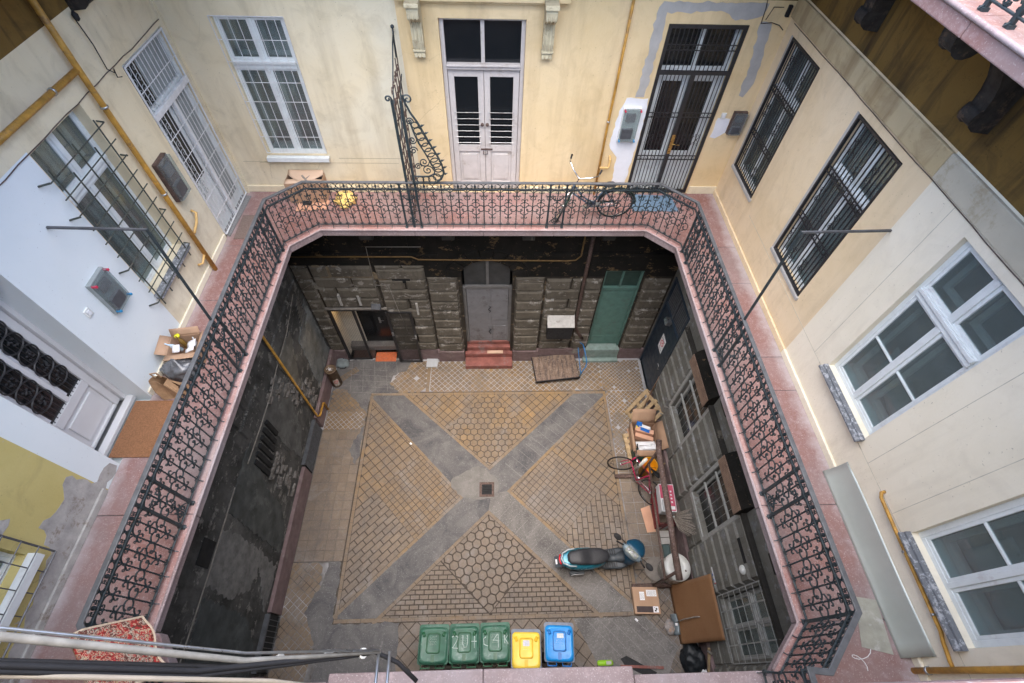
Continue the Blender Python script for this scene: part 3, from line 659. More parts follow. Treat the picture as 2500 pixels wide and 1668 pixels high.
# ---- right facade
rt=thing('right_facade','peach and off white right wall of the first floor gallery with four tall windows','facade',(XR,4,G))
HR=[(6.79,7.79,6.93,9.13,.14),(4.54,5.59,6.90,9.15,.14),(2.29,3.36,6.86,9.15,.12),(.12,1.18,6.86,9.15,.12)]
def mf(u_,v_):
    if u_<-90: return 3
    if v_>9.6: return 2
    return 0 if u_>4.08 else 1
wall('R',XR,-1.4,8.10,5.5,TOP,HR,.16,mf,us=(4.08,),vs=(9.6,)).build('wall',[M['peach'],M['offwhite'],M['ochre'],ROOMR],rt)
T=TW('R',XR)
mb=MB(); mb.box((4.08,6.09,0),(8.03,6.2,.035),0,T).box((-1.3,6.09,0),(4.08,6.2,.037),1,T); mb.parts('skirting',[M['peach'],M['offwhite']],rt,bev=.01)
mb=MB(); mb.box((4.08,9.30,0),(8.03,9.58,.045),0,T).box((-1.3,9.30,0),(4.08,9.58,.047),1,T); mb.build('cornice',[M['cornice'],flat('grey beige cornice',(.50,.46,.36),.9,.08,3,dirt=(.36,.3,.2))],rt,bev=.012)
rr=random.Random(4); mb=MB(); pts=[(7.9-k*.25,9.265+rr.uniform(-.006,.006),.012) for k in range(37)]; mb.tube(pts,.005,5,0,T); tag(mb.build('wall_cable',M['rust']),'thin dark cable clipped under the cornice of the right wall','cable')
mb=MB()
for a,b,z in ((2.2,6.6,6.72),(-.5,3.5,6.72),(1.5,1.51,7.0)): mb.box((a,z,0),(b,z+.006,.002),0,T)
for u_ in (1.42,2.02,3.66): mb.box((u_,6.72,0),(u_+.006,9.27,.002),0,T)
mb.build('scored_line',flat('pale scored line',(.50,.47,.38),.9),rt)
for (a,b,z0_,z1_) in ((6.79,7.79,6.93,9.13),(4.54,5.59,6.90,9.15)):
    w_=casement('R',XR,a,b,z0_,z1_,rt,8.42,depth=.1,inner=True,ztw=.1); 
    steelgate('R',XR,a+.005,b-.005,z0_+.01,z1_-.01,rt,-.01,False,12,None,(7.63,8.37),tuple((a+(b-a)*x,z) for x,z in ((.25,8.8),(.5,8.65),(.75,8.85),(.3,8.05),(.55,7.95),(.8,8.1),(.3,7.25),(.6,7.2),(.85,7.35))),fr=.03)
    mb=MB(); mb.box((a-.03,z0_-.05,0),(b+.03,z0_,.03),0,T); mb.build('window_sill',M['patch'],rt)
    mb=MB(); mb.box((b,z0_-.05,0),(b+.05,z1_,.004),0,T); mb.build('cement_reveal',M['patch'],rt)
for (a,b) in ((2.29,3.36),(.12,1.18)):
    w_=casement('R',XR,a,b,6.86,9.15,rt,8.44,depth=.07,cross=.5,curt=False,fw=.06)
    # grey net curtain pieces between the sashes
    mb=MB(); mb.sheet(lambda u_,v_:tuple(T@Vector((a+.15+.7*u_,7.0+.35*v_+.25*u_*v_,-.36+.03*math.sin(9*u_+5*v_)))),12,6,.004); mb.build('curtain',M['curtain'],w_)
    mb=MB(); mb.box((a-.02,6.80,0),(b+.02,6.83,.11),0,T).box((a-.02,6.83,0),(b+.02,6.86,.06),0,T); mb.build('window_sill',M['flake'],rt,bev=.004)
# ---- left facade
lf=thing('left_facade','left wall of the first floor gallery, part cream, part white, part peeling mustard','facade',(XL,4,G))
HL=[(6.72,7.99,6.0,9.06,.14),(4.64,5.68,6.88,9.11,.30),(2.41,3.40,6.0,8.62,.36),(.30,1.18,6.72,9.0,.2)]
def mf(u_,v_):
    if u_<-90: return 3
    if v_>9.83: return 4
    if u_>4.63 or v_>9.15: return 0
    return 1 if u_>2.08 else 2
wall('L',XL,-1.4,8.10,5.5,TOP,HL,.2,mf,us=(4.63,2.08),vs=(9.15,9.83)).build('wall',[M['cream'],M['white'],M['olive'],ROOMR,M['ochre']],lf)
T=TW('L',XL)
wpatch('L',XL,[(-1.2,6.12),(2.36,6.12),(2.36,6.25),(2.1,6.3),(2.0,6.75),(1.7,6.62),(1.45,6.75),(1.25,6.45),(.9,6.4),(.55,6.33),(-1.2,6.5)],M['grayplaster'],'bare_plaster',lf,amp=.035,seed=9,th=.004)
wpatch('L',XL,[(1.15,7.08),(1.45,7.12),(1.4,7.22),(1.0,7.3),(.8,7.2)],M['grayplaster'],'bare_plaster',lf,amp=.03,seed=10,th=.004)
mb=MB(); mb.box((3.42,6.09,0),(6.68,6.2,.03),0,T).box((-1.2,6.09,0),(2.06,6.19,.03),1,T); mb.parts('skirting',[M['offwhite'],M['grayplaster']],lf,bev=.01)
mb=MB(); rr=random.Random(6); pts=[(8.04-k*.24,9.125+rr.uniform(-.012,.012),.010) for k in range(21)]; mb.tube(pts,.006,5,0,T); tag(mb.build('wall_cable',M['rust']),'sagging dark cable along the top of the left wall','cable')
mb=MB(); mb.box((8.0,6.09,0),(8.06,9.6,.04),0,T); mb.build('corner_strip',M['cream'],lf)
# far door with white grille
a,b=6.72,7.99; D=MB()
D.box((a,Z0,-.13),(a+.08,9.06,-.06),0,T).box((b-.08,Z0,-.13),(b,9.06,-.06),0,T).box((a+.08,9.0,-.13),(b-.08,9.06,-.06),0,T).box((a+.08,8.30,-.13),(b-.08,8.40,-.05),0,T)
D.box((a+.08,Z0,-.12),(7.33,8.30,-.08),0,T).box((7.37,Z0,-.12),(b-.08,8.30,-.08),0,T)
do=D.build('glazed_door',M['winwhite'],lf,bev=.005); do['label']='white door behind a white bar gate with scrollwork'
MB().box((a+.18,7.1,-.08),(7.23,8.2,-.076),0,T).box((a+.1,8.42,-.075),(7.1,8.98,-.07),0,T).build('pane',M['darkglass'],do)
MB().box((a+.08,8.42,-.1),(b-.08,8.98,-.08),0,T).box((7.40,6.3,-.079),(7.85,8.2,-.075),0,T).build('shutter_panel',M['curtain'],do)
g=grille('L',XL,a+.03,b-.03,Z0+.04,9.03,13,9,lf,'whiteiron',.006,.0,.014)
mb=MB()
for k in range(15):
    for s1 in (-1,1): mb.tube([(p,q,-.045) for p,q in spiral(a+.19+s1*.075,6.9+k*.145,.01,.068,90*s1,90*s1+420*s1,14)],.005,4,0,T)
mb.parts('scrollwork',M['curtain'],do)
mb=MB(); mb.box((a+.02,8.27,-.03),(b-.02,8.36,.02),0,T).box((7.32,Z0+.03,-.03),(7.38,8.27,.015),0,T); mb.build('gate_rail',M['whiteiron'],do,bev=.004)
# window with dark projecting grille
w_=casement('L',XL,4.64,5.68,6.88,9.11,lf,8.42,depth=.14,curt=True); w_['label']='white double window behind a dark wire grille'
g=MB()
for k in range(5): u_=4.60+k*.25; g.tube([(u_,6.72,.09),(u_,8.95-(k%2)*.2,.09)],.010,5,0,T)
for k in range(10): z_=6.86+k*.222; g.tube([(4.50,z_,.10),(5.72,z_,.10)],.008,5,0,T)
for z_ in (6.86,7.52,8.4,8.86): g.tube([(4.50,z_,.10),(4.44,z_,0)],.012,5,0,T); g.tube([(5.72,z_,.10),(5.74,z_,0)],.012,5,0,T)
g.build('window_grille',M['rustgrille'],w_)
mb=MB(); mb.box((4.62,6.80,0),(5.70,6.88,.10),0,T); mb.build('window_sill',M['flake'],lf,bev=.006)
# white panelled door in deep recess
a,b=2.41,3.40; D=MB()
D.box((a,Z0,-.42),(a+.06,8.62,-.30),0,T).box((b-.06,Z0,-.42),(b,8.62,-.30),0,T).box((a+.06,8.54,-.42),(b-.06,8.62,-.30),0,T).box((a,Z0,-.30),(b,Z0+.07,-.20),0,T)
pd=D.build('panelled_door',M['lilac'],lf,bev=.008); pd['label']='pale lilac panelled door with two lights behind black ironwork'
L=MB(); c,d=a+.065,b-.065; e0,e1=-.40,-.345; m1,m2=2.90,2.965
L.box((c,Z0+.07,e0),(c+.12,8.53,e1),0,T).box((d-.1,Z0+.07,e0),(d,8.53,e1),0,T).box((c+.12,6.08+.08,e0),(d-.1,6.20,e1),0,T).box((c+.12,6.72,e0),(d-.1,6.86,e1),0,T).box((c+.12,8.15,e0),(d-.1,8.53,e1),0,T).box((m1,6.86,e0),(m2,8.15,e1),0,T)
L.box((c+.12,6.2,e0),(d-.1,6.72,e1-.03),0,T); L.box((c+.18,6.27,e1-.03),(d-.16,6.65,e1-.008),0,T)
L.build('door_leaf',M['lilac'],pd,bev=.009)
for s0,s1 in ((c+.12,m1),(m2,d-.1)):
    MB().box((s0,6.86,-.385),(s1,8.15,-.38),0,T).build('pane',M['darkglass'],pd)
    MB().box((s0+.01,6.9,-.379),(s0+.05,8.1,-.376),0,T).build('blind',M['paper'],pd)
    q=MB(); wd=s1-s0
    for k in range(5): u_=s0+wd*(k+.5)/5; q.tube([(u_,6.87,-.345),(u_,8.14,-.345)],.005,4,0,T)
    for k in range(5):
        zc=7.17+k*.22
        for sg in (-1,1):
            q.tube([(s0+wd/2+sg*p*0+sg*(wd*.5)*math.cos(t_)*.95,zc+.11*math.sin(t_),-.335) for t_ in [x*.26 for x in range(-8,7)] for p in (1,)],.009,5,0,T)
        for _ in range(9): q.lathe([(.001,-.013),(.012,-.006),(.012,.006),(.001,.013)],7,0,T@Matrix.Translation((s0+wd/2+rr.uniform(-.045,.045),zc+rr.uniform(-.05,.05),-.33)))
    q.build('ironwork',M['blackiron'],pd)
# near window with grey grille
w_=casement('L',XL,.30,1.18,6.72,9.0,lf,8.4,depth=.1)
grille('L',XL,.22,1.26,6.50,9.02,6,12,w_,'rail',.006,.08,.011,name='window_grille')
mb=MB(); mb.box((.28,6.62,0),(1.2,6.72,.1),0,T); mb.build('window_sill',M['winwhite'],lf)
# near facade behind the camera
nf=thing('near_facade','plain cream wall on the near side of the courtyard','facade',(0,-1.35,G))
wall('N',-1.35,-4.9,4.9,5.5,10.72,[],.2,lambda u_,v_:0).build('wall',[M['cream']],nf)
mb=MB(); mb.quad((-4.7,-.55,0),(4.7,-.55,0),(4.7,-.55,5.9),(-4.7,-.55,5.9)); mb.build('lower_wall',M['soot'],nf)
# ============================================================ GROUND STOREY
GB,GR,GL=8.06,4.70,-4.63
rg=thing('rear_ground_storey','soot blackened rusticated rear wall of the ground floor under the gallery','facade',(0,GB,0))
T=TW('B',GB)
HBg=[(-4.2,-2.70,0,2.40,.55),(-.61,.66,0,4.18,.25),(2.95,3.93,.1,3.80,.18)]
def mf(u_,v_): return 1 if u_<-90 else 0
wall('B',GB,-4.75,4.80,0,5.6,HBg,.3,lambda u_,v_:1 if u_<-90 else (2 if v_>3.6 else 0),vs=(3.6,)).build('wall',[M['sootback'],ROOM,M['sootshade']],rg)  # upper zone: under-slab shade painted into the soot colour
blk=MB(); rr=random.Random(3)
def blocks(T,mb,u0,u1,z0,z1,h=.378,L=.9,w=.055,mi=0,stag=True,gap=.028):
    k=0; z=z0
    while z<z1-.05:
        zz=min(z+h,z1); u=u0; off=(L/2 if (k%2 and stag) else 0)
        cuts=[u0]; c=u0+ (off or L)
        while c<u1-.2: cuts.append(c); c+=L
        cuts.append(u1)
        for a,b in zip(cuts,cuts[1:]):
            i=min(.045,w*.6); a2,b2=a+gap/2,b-gap/2; zA,zB=z+gap/2,zz-gap/2; ww=w+rr.uniform(-.006,.006)
            V=[(a2,zA,0),(b2,zA,0),(b2,zB,0),(a2,zB,0),(a2+i,zA+i,ww),(b2-i,zA+i,ww),(b2-i,zB-i,ww),(a2+i,zB-i,ww)]
            mb.add(V,[(4,5,6,7),(0,1,5,4),(1,2,6,5),(2,3,7,6),(3,0,4,7)],mi,T)
        z=zz; k+=1
Z0g=.52
for a,b in ((-4.63,-4.22),(-2.66,-1.47),(1.5,2.42)): blocks(T,blk,a,b,Z0g,4.0 if b<0 else 3.56,.378,1.3,.07)
blocks(T,blk,-4.2,-2.7,2.5,4.0,.378,.9,.08); blocks(T,blk,2.46,2.93,Z0g,3.56,.378,2,.085); blocks(T,blk,3.96,4.66,Z0g,3.56,.378,2,.085)
blocks(T,blk,-1.46,-.68,Z0g,3.60,.378,2,.13); blocks(T,blk,.72,1.48,Z0g,3.60,.378,2,.13)
blk.build('rusticated_block',M['block'],rg)
# the row above: arch stones and peeling frieze
mb=MB()
for k in range(9):
    a0=PI*k/9+.02; a1=PI*(k+1)/9-.02; r0,r1=.66,1.02; cx,cz=.025,3.62
    V=[(cx+r*math.cos(t),cz+r*math.sin(t)*.86,w) for w in (0,.05) for r,t in ((r0,a0),(r1,a0),(r1,a1),(r0,a1))]
    mb.add(V,[(4,5,6,7),(0,1,5,4),(1,2,6,5),(2,3,7,6),(3,0,4,7)],0,T)
mb.box((-4.6,4.35,0),(-1.1,4.42,.07),0,T).box((1.15,4.35,0),(4.6,4.42,.07),0,T).box((-4.6,5.2,0),(4.6,5.32,.1),0,T)
for a,b in ((-4.5,-3.55),(-3.5,-2.75),(-2.6,-1.75),(1.5,2.6),(2.7,3.8)): mb.box((a,4.5,0),(b,5.1,.03),0,T)
mb.build('frieze',M['sootshade'],rg,bev=.01)
mb=MB()
for a,b,w in ((-4.63,-4.22,.07),(-2.68,-1.47,.06),(-1.48,-.70,.14),(.74,1.50,.14),(1.50,2.93,.06),(3.96,4.7,.07)): mb.box((a,0,0),(b,.51,w),0,T)
mb.parts('plinth',M['plinth'],rg,bev=.012)
# recess behind the gate: raised threshold, tiled cheek, inner dark door with lit fanlight
mb=MB(); mb.box((-4.19,0,-.54),(-2.71,.22,-.30),0,T); mb.build('threshold',M['concrete'],rg,bev=.01)
mb=MB(); mb.box((-4.195,.22,-.549),(-3.72,2.39,-.50),0,T); mb.build('lit_side_panel',flat('pale painted side panel',(.78,.74,.64),.6,.06,3),rg)
di=MB(); di.box((-3.70,.22,-.545),(-2.72,2.14,-.50),0,T).box((-3.22,.3,-.50),(-3.205,2.1,-.49),0,T); di=di.build('inner_door',M['darkglass'],rg); di['label']='dark inner door behind the open mesh gate'
mb=MB()
for a,b in ((-3.66,-3.24),(-3.14,-2.74)):
    for k in range(4): q=(b-a)/4; mb.box((a+q*k+.012,2.16,-.53),(a+q*(k+1)-.012,2.36,-.50),0,T)
n=NT('lit fanlight glass'); n.b.inputs['Base Color'].default_value=(.8,.6,.3,1); n.b.inputs['Emission Color'].default_value=(1,.62,.25,1); n.b.inputs['Emission Strength'].default_value=5.0
mb.parts('fanlight',n.m,di)
hd=MB(); hd.box((-3.14,1.15,-.49),(-3.09,1.4,-.475),0,T); hd.tube([(-3.115,1.3,-.48),(-3.115,1.3,-.44),(-2.99,1.3,-.44)],.008,5,0,T); hd.build('door_handle',M['steel'],di)
MB().box((-4.1,.006,-.5),(-3.45,.02,-.02),0,T).build('entrance_mat',flat('dark brown mat',(.06,.035,.03),.95,.3,20),rg)
MB().box((-3.42,.006,-.22),(-2.80,.014,.12),0,T).build('red_step_tile',flat('orange red tile',(.50,.13,.05),.8,.2,20,dirt=(.25,.15,.12)),rg)
MB().box((-4.24,2.40,0),(-2.62,2.46,.07),0,T).build('lintel',M['oldwood'],rg,bev=.01)
MB().box((-4.199,.02,-.54),(-4.185,2.39,-.005),0,T).build('lit_side_panel',flat('pale painted side panel',(.78,.74,.64)),rg)
# mesh gates
mg=thing('mesh_gate','black framed wire mesh gate across the lit passage, one leaf folded open against the wall','gate',(-3.45,GB-.06,0))
def meshleaf(T,a,b,z0,z1,w,name,parent,mesh=.045):
    F=MB(); F.box((a,z0,w-.02),(a+.07,z1,w+.02),0,T).box((b-.07,z0,w-.02),(b,z1,w+.02),0,T).box((a+.05,z1-.05,w-.02),(b-.05,z1,w+.02),0,T).box((a+.05,z0,w-.02),(b-.05,z0+.05,w+.02),0,T)
    f=F.build(name,M['blackiron'],parent,bev=.004)
    W=MB(); k=a+.07
    while k<b-.05: W.box((k-.002,z0+.05,w-.002),(k+.002,z1-.05,w+.002),0,T); k+=mesh
    k=z0+.05
    while k<z1-.05: W.box((a+.05,k-.002,w-.0015),(b-.05,k+.002,w+.0025),0,T); k+=mesh
    W.build('wire_mesh',M['blackiron'],f); return f
meshleaf(T,-4.19,-3.50,.02,2.38,.03,'fixed_leaf',mg)
lf2=meshleaf(T,-2.66,-1.98,.03,2.42,.15,'open_leaf',mg)
mb=MB(); mb.box((-2.70,0,.0),(-2.655,2.4,.05),0,T).box((-4.2,2.36,.0),(-2.7,2.40,.055),0,T); mb.build('gate_frame',M['blackiron'],mg)
mb=MB(); mb.box((-2.64,1.42,.17),(-2.59,1.56,.2),0,T).box((-2.03,1.25,.17),(-1.99,1.42,.19),0,T); mb.tube([(-2.0,1.36,.18),(-2.0,1.36,.24),(-2.1,1.36,.24)],.009,5,0,T); mb.build('gate_lock',M['steel'],mg)
# middle door
D=MB(); z0_=.72
D.box((-.61,z0_,-.2),(-.53,3.1,-.1),0,T).box((.58,z0_,-.2),(.66,3.1,-.1),0,T).box((-.53,3.06,-.2),(.58,3.16,-.08),0,T).box((.0,3.16,-.18),(.07,4.15,-.12),0,T)
gm=flat('grey door paint',(.20,.20,.21),.6,.1,5,dirt=(.12,.11,.11))
dm_=D.build('grey_door',flat('grey frame paint',(.16,.155,.15),.7,.15,6),rg,bev=.006); dm_['label']='grey boarded double door under an arched fanlight'
L=MB(); L.box((-.52,z0_,-.17),(.06,3.05,-.13),0,T); L.build('door_leaf',gm,dm_,bev=.006)
L=MB(); L.box((.10,1.72,-.16),(.57,3.03,-.12),0,T); L.box((.09,z0_,-.17),(.58,1.7,-.14),0,T).box((.16,.85,-.14),(.52,1.45,-.125),0,T); L.build('door_leaf',gm,dm_,bev=.006)
L=MB(); L.box((.045,z0_,-.13),(.11,3.05,-.10),0,T).box((.02,1.5,-.1),(.13,1.52,-.09),0,T).box((.35,1.3,-.12),(.45,1.46,-.115),0,T); L.build('door_post',gm,dm_,bev=.005)
L=MB()
for zc,s_ in ((2.2,1),(1.25,-1)): L.tube([(.07+.03*math.sin(k*1.3),zc+s_*(k*.035-.1),-.09) for k in range(8)],.010,5,0,T)
L.build('chain',M['rubber'],dm_)
MB().box((-.55,3.16,-.15),(.0,4.17,-.144),0,T).box((.07,3.16,-.15),(.6,4.17,-.144),0,T).parts('fanlight_pane',flat('dull grey fanlight',(.045,.048,.05),.4,.3,4),dm_)
st=MB(); 
ys=GB; st.box((-.68,ys-.42,0),(.73,ys-.0,.19)); st.box((-.68,ys-.115,.19),(.73,ys+.05,.37)); st.box((-.66,ys-.0,.37),(.70,ys+.24,.56)); st.box((-.62,ys+.10,.56),(.65,ys+.24,.72))
sp=thing('door_steps','worn red stone steps below the grey boarded door','steps',(0,GB-.2,0)); st.build('step',M['redstone'],sp,bev=.02)
tag(MB().box((-.02,GB-.10,.372),(.45,GB+.03,.39)).build('cardboard_piece',M['cardlight']),'flat piece of pale cardboard lying on the red stone steps','cardboard')
# green door
D=MB(); gp=flat('faded turquoise green paint',(.10,.20,.17),.55,.15,6,dirt=(.10,.15,.13)); a,b=2.95,3.93
D.box((a,.1,-.17),(a+.05,3.79,-.06),0,T).box((b-.05,.1,-.17),(b,3.79,-.06),0,T).box((a+.05,3.02,-.17),(b-.05,3.12,-.06),0,T).box((3.41,3.12,-.15),(3.46,3.79,-.08),0,T).box((a+.05,3.72,-.17),(b-.05,3.79,-.06),0,T)
gd2=D.build('green_door',gp,rg,bev=.006); gd2['label']='faded turquoise green wooden door with a dark fanlight'
L=MB(); L.box((a+.05,.55,-.16),(b-.05,3.02,-.12),0,T)
for c,d,e,f in ((3.06,3.4,.62,.98),(3.48,3.82,.62,.98),(3.06,3.82,1.1,2.9)): L.box((c,e,-.12),(d,f,-.11),0,T)
L.build('door_leaf',gp,gd2,bev=.007); MB().box((a+.05,3.12,-.14),(b-.05,3.72,-.134),0,T).parts('fanlight_pane',flat('green fanlight',(.03,.06,.05),.4,.2,5),gd2)
MB().box((2.93,.08,-.18),(3.95,.52,.10),0,T).box((2.9,0,-.1),(3.97,.10,.22),0,T).build('green_step',flat('green washed stone step',(.20,.27,.25),.8,.2,6,dirt=(.35,.34,.33)),rg,bev=.02)
# square holes and stubs
mb=MB(); mb.box((-2.30,3.42,.0),(-1.86,3.82,.045),0,T); mb.build('vent_cover',M['dark'],rg)
mb=MB(); 
for u_ in (-3.74,-3.25): mb.box((u_-.03,2.62,.0),(u_+.03,3.0,.10),0,T)
mb.box((-1.84,2.25,0),(-1.79,2.7,.12),0,T); mb.box((1.68,2.2,.03),(1.76,2.82,.06),0,T); mb.parts('iron_bracket',M['patch'],rg,bev=.005)
wpatch('B',GB,[(-4.6,3.3),(-4.15,3.2),(-4.0,3.1),(-4.02,3.25),(-4.2,3.4),(-4.55,3.45)],flat('pale exposed plaster',(.27,.25,.21),.95,.2,8),'exposed_plaster',rg,th=.036,amp=.03)
wpatch('B',GB,[(-4.1,4.0),(-2.9,3.93),(-2.6,3.7),(-2.3,3.55),(-2.5,3.50),(-3.0,3.6),(-4.0,3.62)],flat('ochre exposed plaster',(.20,.155,.10),.95,.25,8),'exposed_plaster',rg,th=.036,amp=.03,seed=12)
wpatch('B',GB,[(2.48,1.3),(2.9,1.35),(2.93,.9),(2.86,.55),(2.7,.3),(2.55,.3),(2.6,.8)],flat('grey brick rubble',(.24,.22,.2),.95,.35,14,bs=1),'broken_plaster',rg,th=.065,amp=.03,seed=13)
# grey wall box with lid
mb=MB(); mb.box((1.66,1.35,.02),(2.36,2.0,.30),0,T); bxx=tag(mb.build('wall_box',M['rubber'],None,bev=.02),'black fuse box with a pale metal lid on the rear ground floor wall','wall box')
mb=MB(); mb.add([tuple(T@Vector(p)) for p in ((1.64,2.2,.02),(2.38,2.2,.02),(2.38,1.96,.34),(1.64,1.96,.34),(1.64,2.18,.02),(2.38,2.18,.02),(2.38,1.94,.34),(1.64,1.94,.34))],[(0,1,2,3),(7,6,5,4),(0,4,5,1),(1,5,6,2),(2,6,7,3),(3,7,4,0)]); mb.build('sloping_lid',flat('pale zinc lid',(.42,.41,.39),.5,.15,7,dirt=(.2,.18,.16)),bxx)
# pipes on the rear ground wall
def pipe(name,pts,r,mat,label,cat='pipe',clamps=(),n=8,group=None):
    ob=tag(MB().tube(pts,r,n).build(name,M[mat] if isinstance(mat,str) else mat),label,cat,group)
    for p,axis in clamps:
        m=MB(); m.lathe([(r*1.0,-.012),(r*1.35,-.012),(r*1.35,.012),(r*1.0,.012)],10,0,Matrix.Translation(p)@(Matrix() if axis=='z' else Matrix.Rotation(PI/2,4,'X' if axis=='y' else 'Y')))
        m.build('pipe_clamp',M['steel'],ob)
    return ob
y_=GB-.10
pipe('gas_pipe',[(-4.6,y_,4.37),(-1.7,y_,4.37),(-1.55,y_,4.28),(1.9,y_,4.24),(2.12,y_,4.26),(2.23,y_,4.40),(2.24,y_,5.5)],.018,flat('grimy ochre pipe paint',(.17,.10,.035),.6,.3,9),'ochre gas pipe running along the top of the rear ground floor wall')
pipe('downpipe',[(2.44,GB-.05,5.6),(2.44,GB-.05,3.6),(2.45,GB-.07,1.7),(2.62,GB-.09,1.3),(2.74,GB-.08,1.1)],.045,'rust','brown drain pipe beside the black fuse box on the rear wall')
pipe('cable_conduit',[(-1.45,y_+.03,4.65),(-2.68,y_+.03,4.65),(-2.74,y_+.03,3.4),(-2.72,y_+.03,2.5)],.010,M['oldwood'],'thin pale conduit dropping to the lintel of the mesh gate','conduit')
pipe('cable_conduit',[(-4.58,y_+.03,3.2),(-4.3,y_+.03,3.4),(-2.7,y_+.03,3.38),(-2.4,y_+.0,3.38),(-2.3,y_-.05,2.45),(-2.2,y_-.05,1.6)],.009,M['oldwood'],'thin pale cable crossing the wall and hanging over the open gate leaf','cable')
lm=thing('floodlight','small grey floodlight above the mesh gate','lamp',(-2.86,GB-.1,2.62)); mb=MB(); mb.box((-.12,-.12,-.05),(.12,.04,.05),0,Matrix.Rotation(.4,4,'X')); mb.build('lamp_housing',M['rail'],lm,False,bev=.01)
mb=MB(); mb.tube([(0,.1,.05),(0,.03,.02)],.02,6); mb.build('lamp_arm',M['steel'],lm,False)

# ---- right ground storey
rgt=thing('right_ground_storey','grey channelled stone right wall of the ground floor with barred windows','facade',(GR,4,0))
T=TW('R',GR)
HRg=[(6.62,7.96,0,3.72,.12),(4.52,5.54,1.50,3.42,.22),(2.38,3.36,1.50,3.42,.22),(.16,1.19,1.55,3.35,.22)]
wall('R',GR,-1.4,8.1,0,5.6,HRg,.2,mf).build('wall',[M['blockr'],ROOM],rgt)
blk=MB()
def coursed(a,b,z0=.52,z1=3.5): blocks(T,blk,a,b,z0,z1,.378,30,.075)
coursed(5.60,6.55); coursed(3.42,4.46); coursed(1.25,2.32); coursed(-.6,.10)
for a,b in ((4.46,5.60),(2.32,3.42),(.10,1.25)): blocks(T,blk,a,b,.52,1.40,.44,30,.03)
blk.build('channelled_course',M['blockr'],rgt)
mb=MB()
for a,b in ((-.6,6.58),(7.98,8.04)): mb.box((a,0,0),(b,.5,.08),0,T)
mb.parts('plinth',M['plinth'],rgt,bev=.012)
mb=MB(); mb.box((-.6,3.52,0),(6.5,3.60,.10),0,T).box((-.6,4.6,0),(8.0,4.75,.12),0,T); mb.build('string_course',M['soot'],rgt,bev=.01)
# blue black steel door
D=MB(); bl=flat('blue black steel door paint',(.022,.035,.052),.4,.15,4,dirt=(.05,.06,.07)); a,b=6.62,7.96
D.box((a,.02,-.08),(a+.06,3.70,.02),0,T).box((b-.06,.02,-.08),(b,3.70,.02),0,T).box((a+.06,3.64,-.08),(b-.06,3.7,.02),0,T).box((a+.06,2.76,-.08),(b-.06,2.83,.015),0,T)
sd=D.build('steel_door',bl,rgt,bev=.004); sd['label']='blue black steel door with a white prohibition notice'
L=MB(); L.box((a+.06,.02,-.06),(b-.06,2.76,-.03),0,T); L.build('door_leaf',bl,sd)
L=MB()
for k in range(16): L.box((a+.08+k*.075,2.83,-.05),(a+.13+k*.075,3.64,-.03),0,T)
L.box((7.3,2.83,-.04),(7.36,3.64,.0),0,T); L.build('louvre',M['rail'],sd)
MB().tube([(6.84,1.2,-.03),(6.84,1.2,.02),(6.84,1.36,.03),(6.93,1.36,.03)],.010,6,0,T).build('door_handle',M['steel'],sd)
nt=MB(); nt.box((7.12,1.53,-.029),(7.42,2.08,-.026),0,T); nto=nt.build('notice_board',M['paper'],sd)
nt=MB(); nt.tube([(p,q,-.024) for p,q in arc(7.27,1.83,.09,0,350,18)],.010,4,0,T,closed=True); nt.tube([(7.33,1.77,-.024),(7.21,1.89,-.024)],.008,4,0,T); nt.build('red_ring',flat('sign red',(.6,.04,.05),.5,.05),nto)
def scribble(mb,T,u0,u1,z,h,w,seed,r=.0025,gap=.5):
    rr=random.Random(seed); u=u0
    while u<u1:
        l=h*rr.uniform(.35,.7); k=rr.choice([0,1,2,3])
        P=[[(u,z),(u,z+h),(u+l,z+h),(u+l,z)],[(u,z+h),(u,z),(u+l,z)],[(u,z),(u,z+h),(u+l,z+h*.6),(u,z+h*.5)],[(u,z),(u+l/2,z+h),(u+l,z)]][k]
        mb.tube([(p,q,w) for p,q in P],r,4,0,T); u+=l+h*gap
nt=MB()
for k in range(3): scribble(nt,T,7.16,7.38,1.98-k*.035 if k<2 else 1.60,.02,-.024,k)
nt.build('notice_lettering',M['rubber'],nto)
lp=thing('wall_floodlight','small white floodlight fixed above the steel door','lamp',(GR-.05,7.25,2.80)); mb=MB(); mb.box((-.13,-.1,-.07),(.0,.1,.06),0,Matrix.Rotation(.3,4,'Y')); mb.build('lamp_housing',M['steel'],lp,False,bev=.01); MB().box((-.137,-.08,-.05),(-.132,.08,.04),0,Matrix.Rotation(.3,4,'Y')).build('lamp_glass',M['clear'],lp,False)
gw=flat('grey window paint',(.33,.335,.32),.7,.15,9,dirt=(.2,.19,.17)); M['gw']=gw
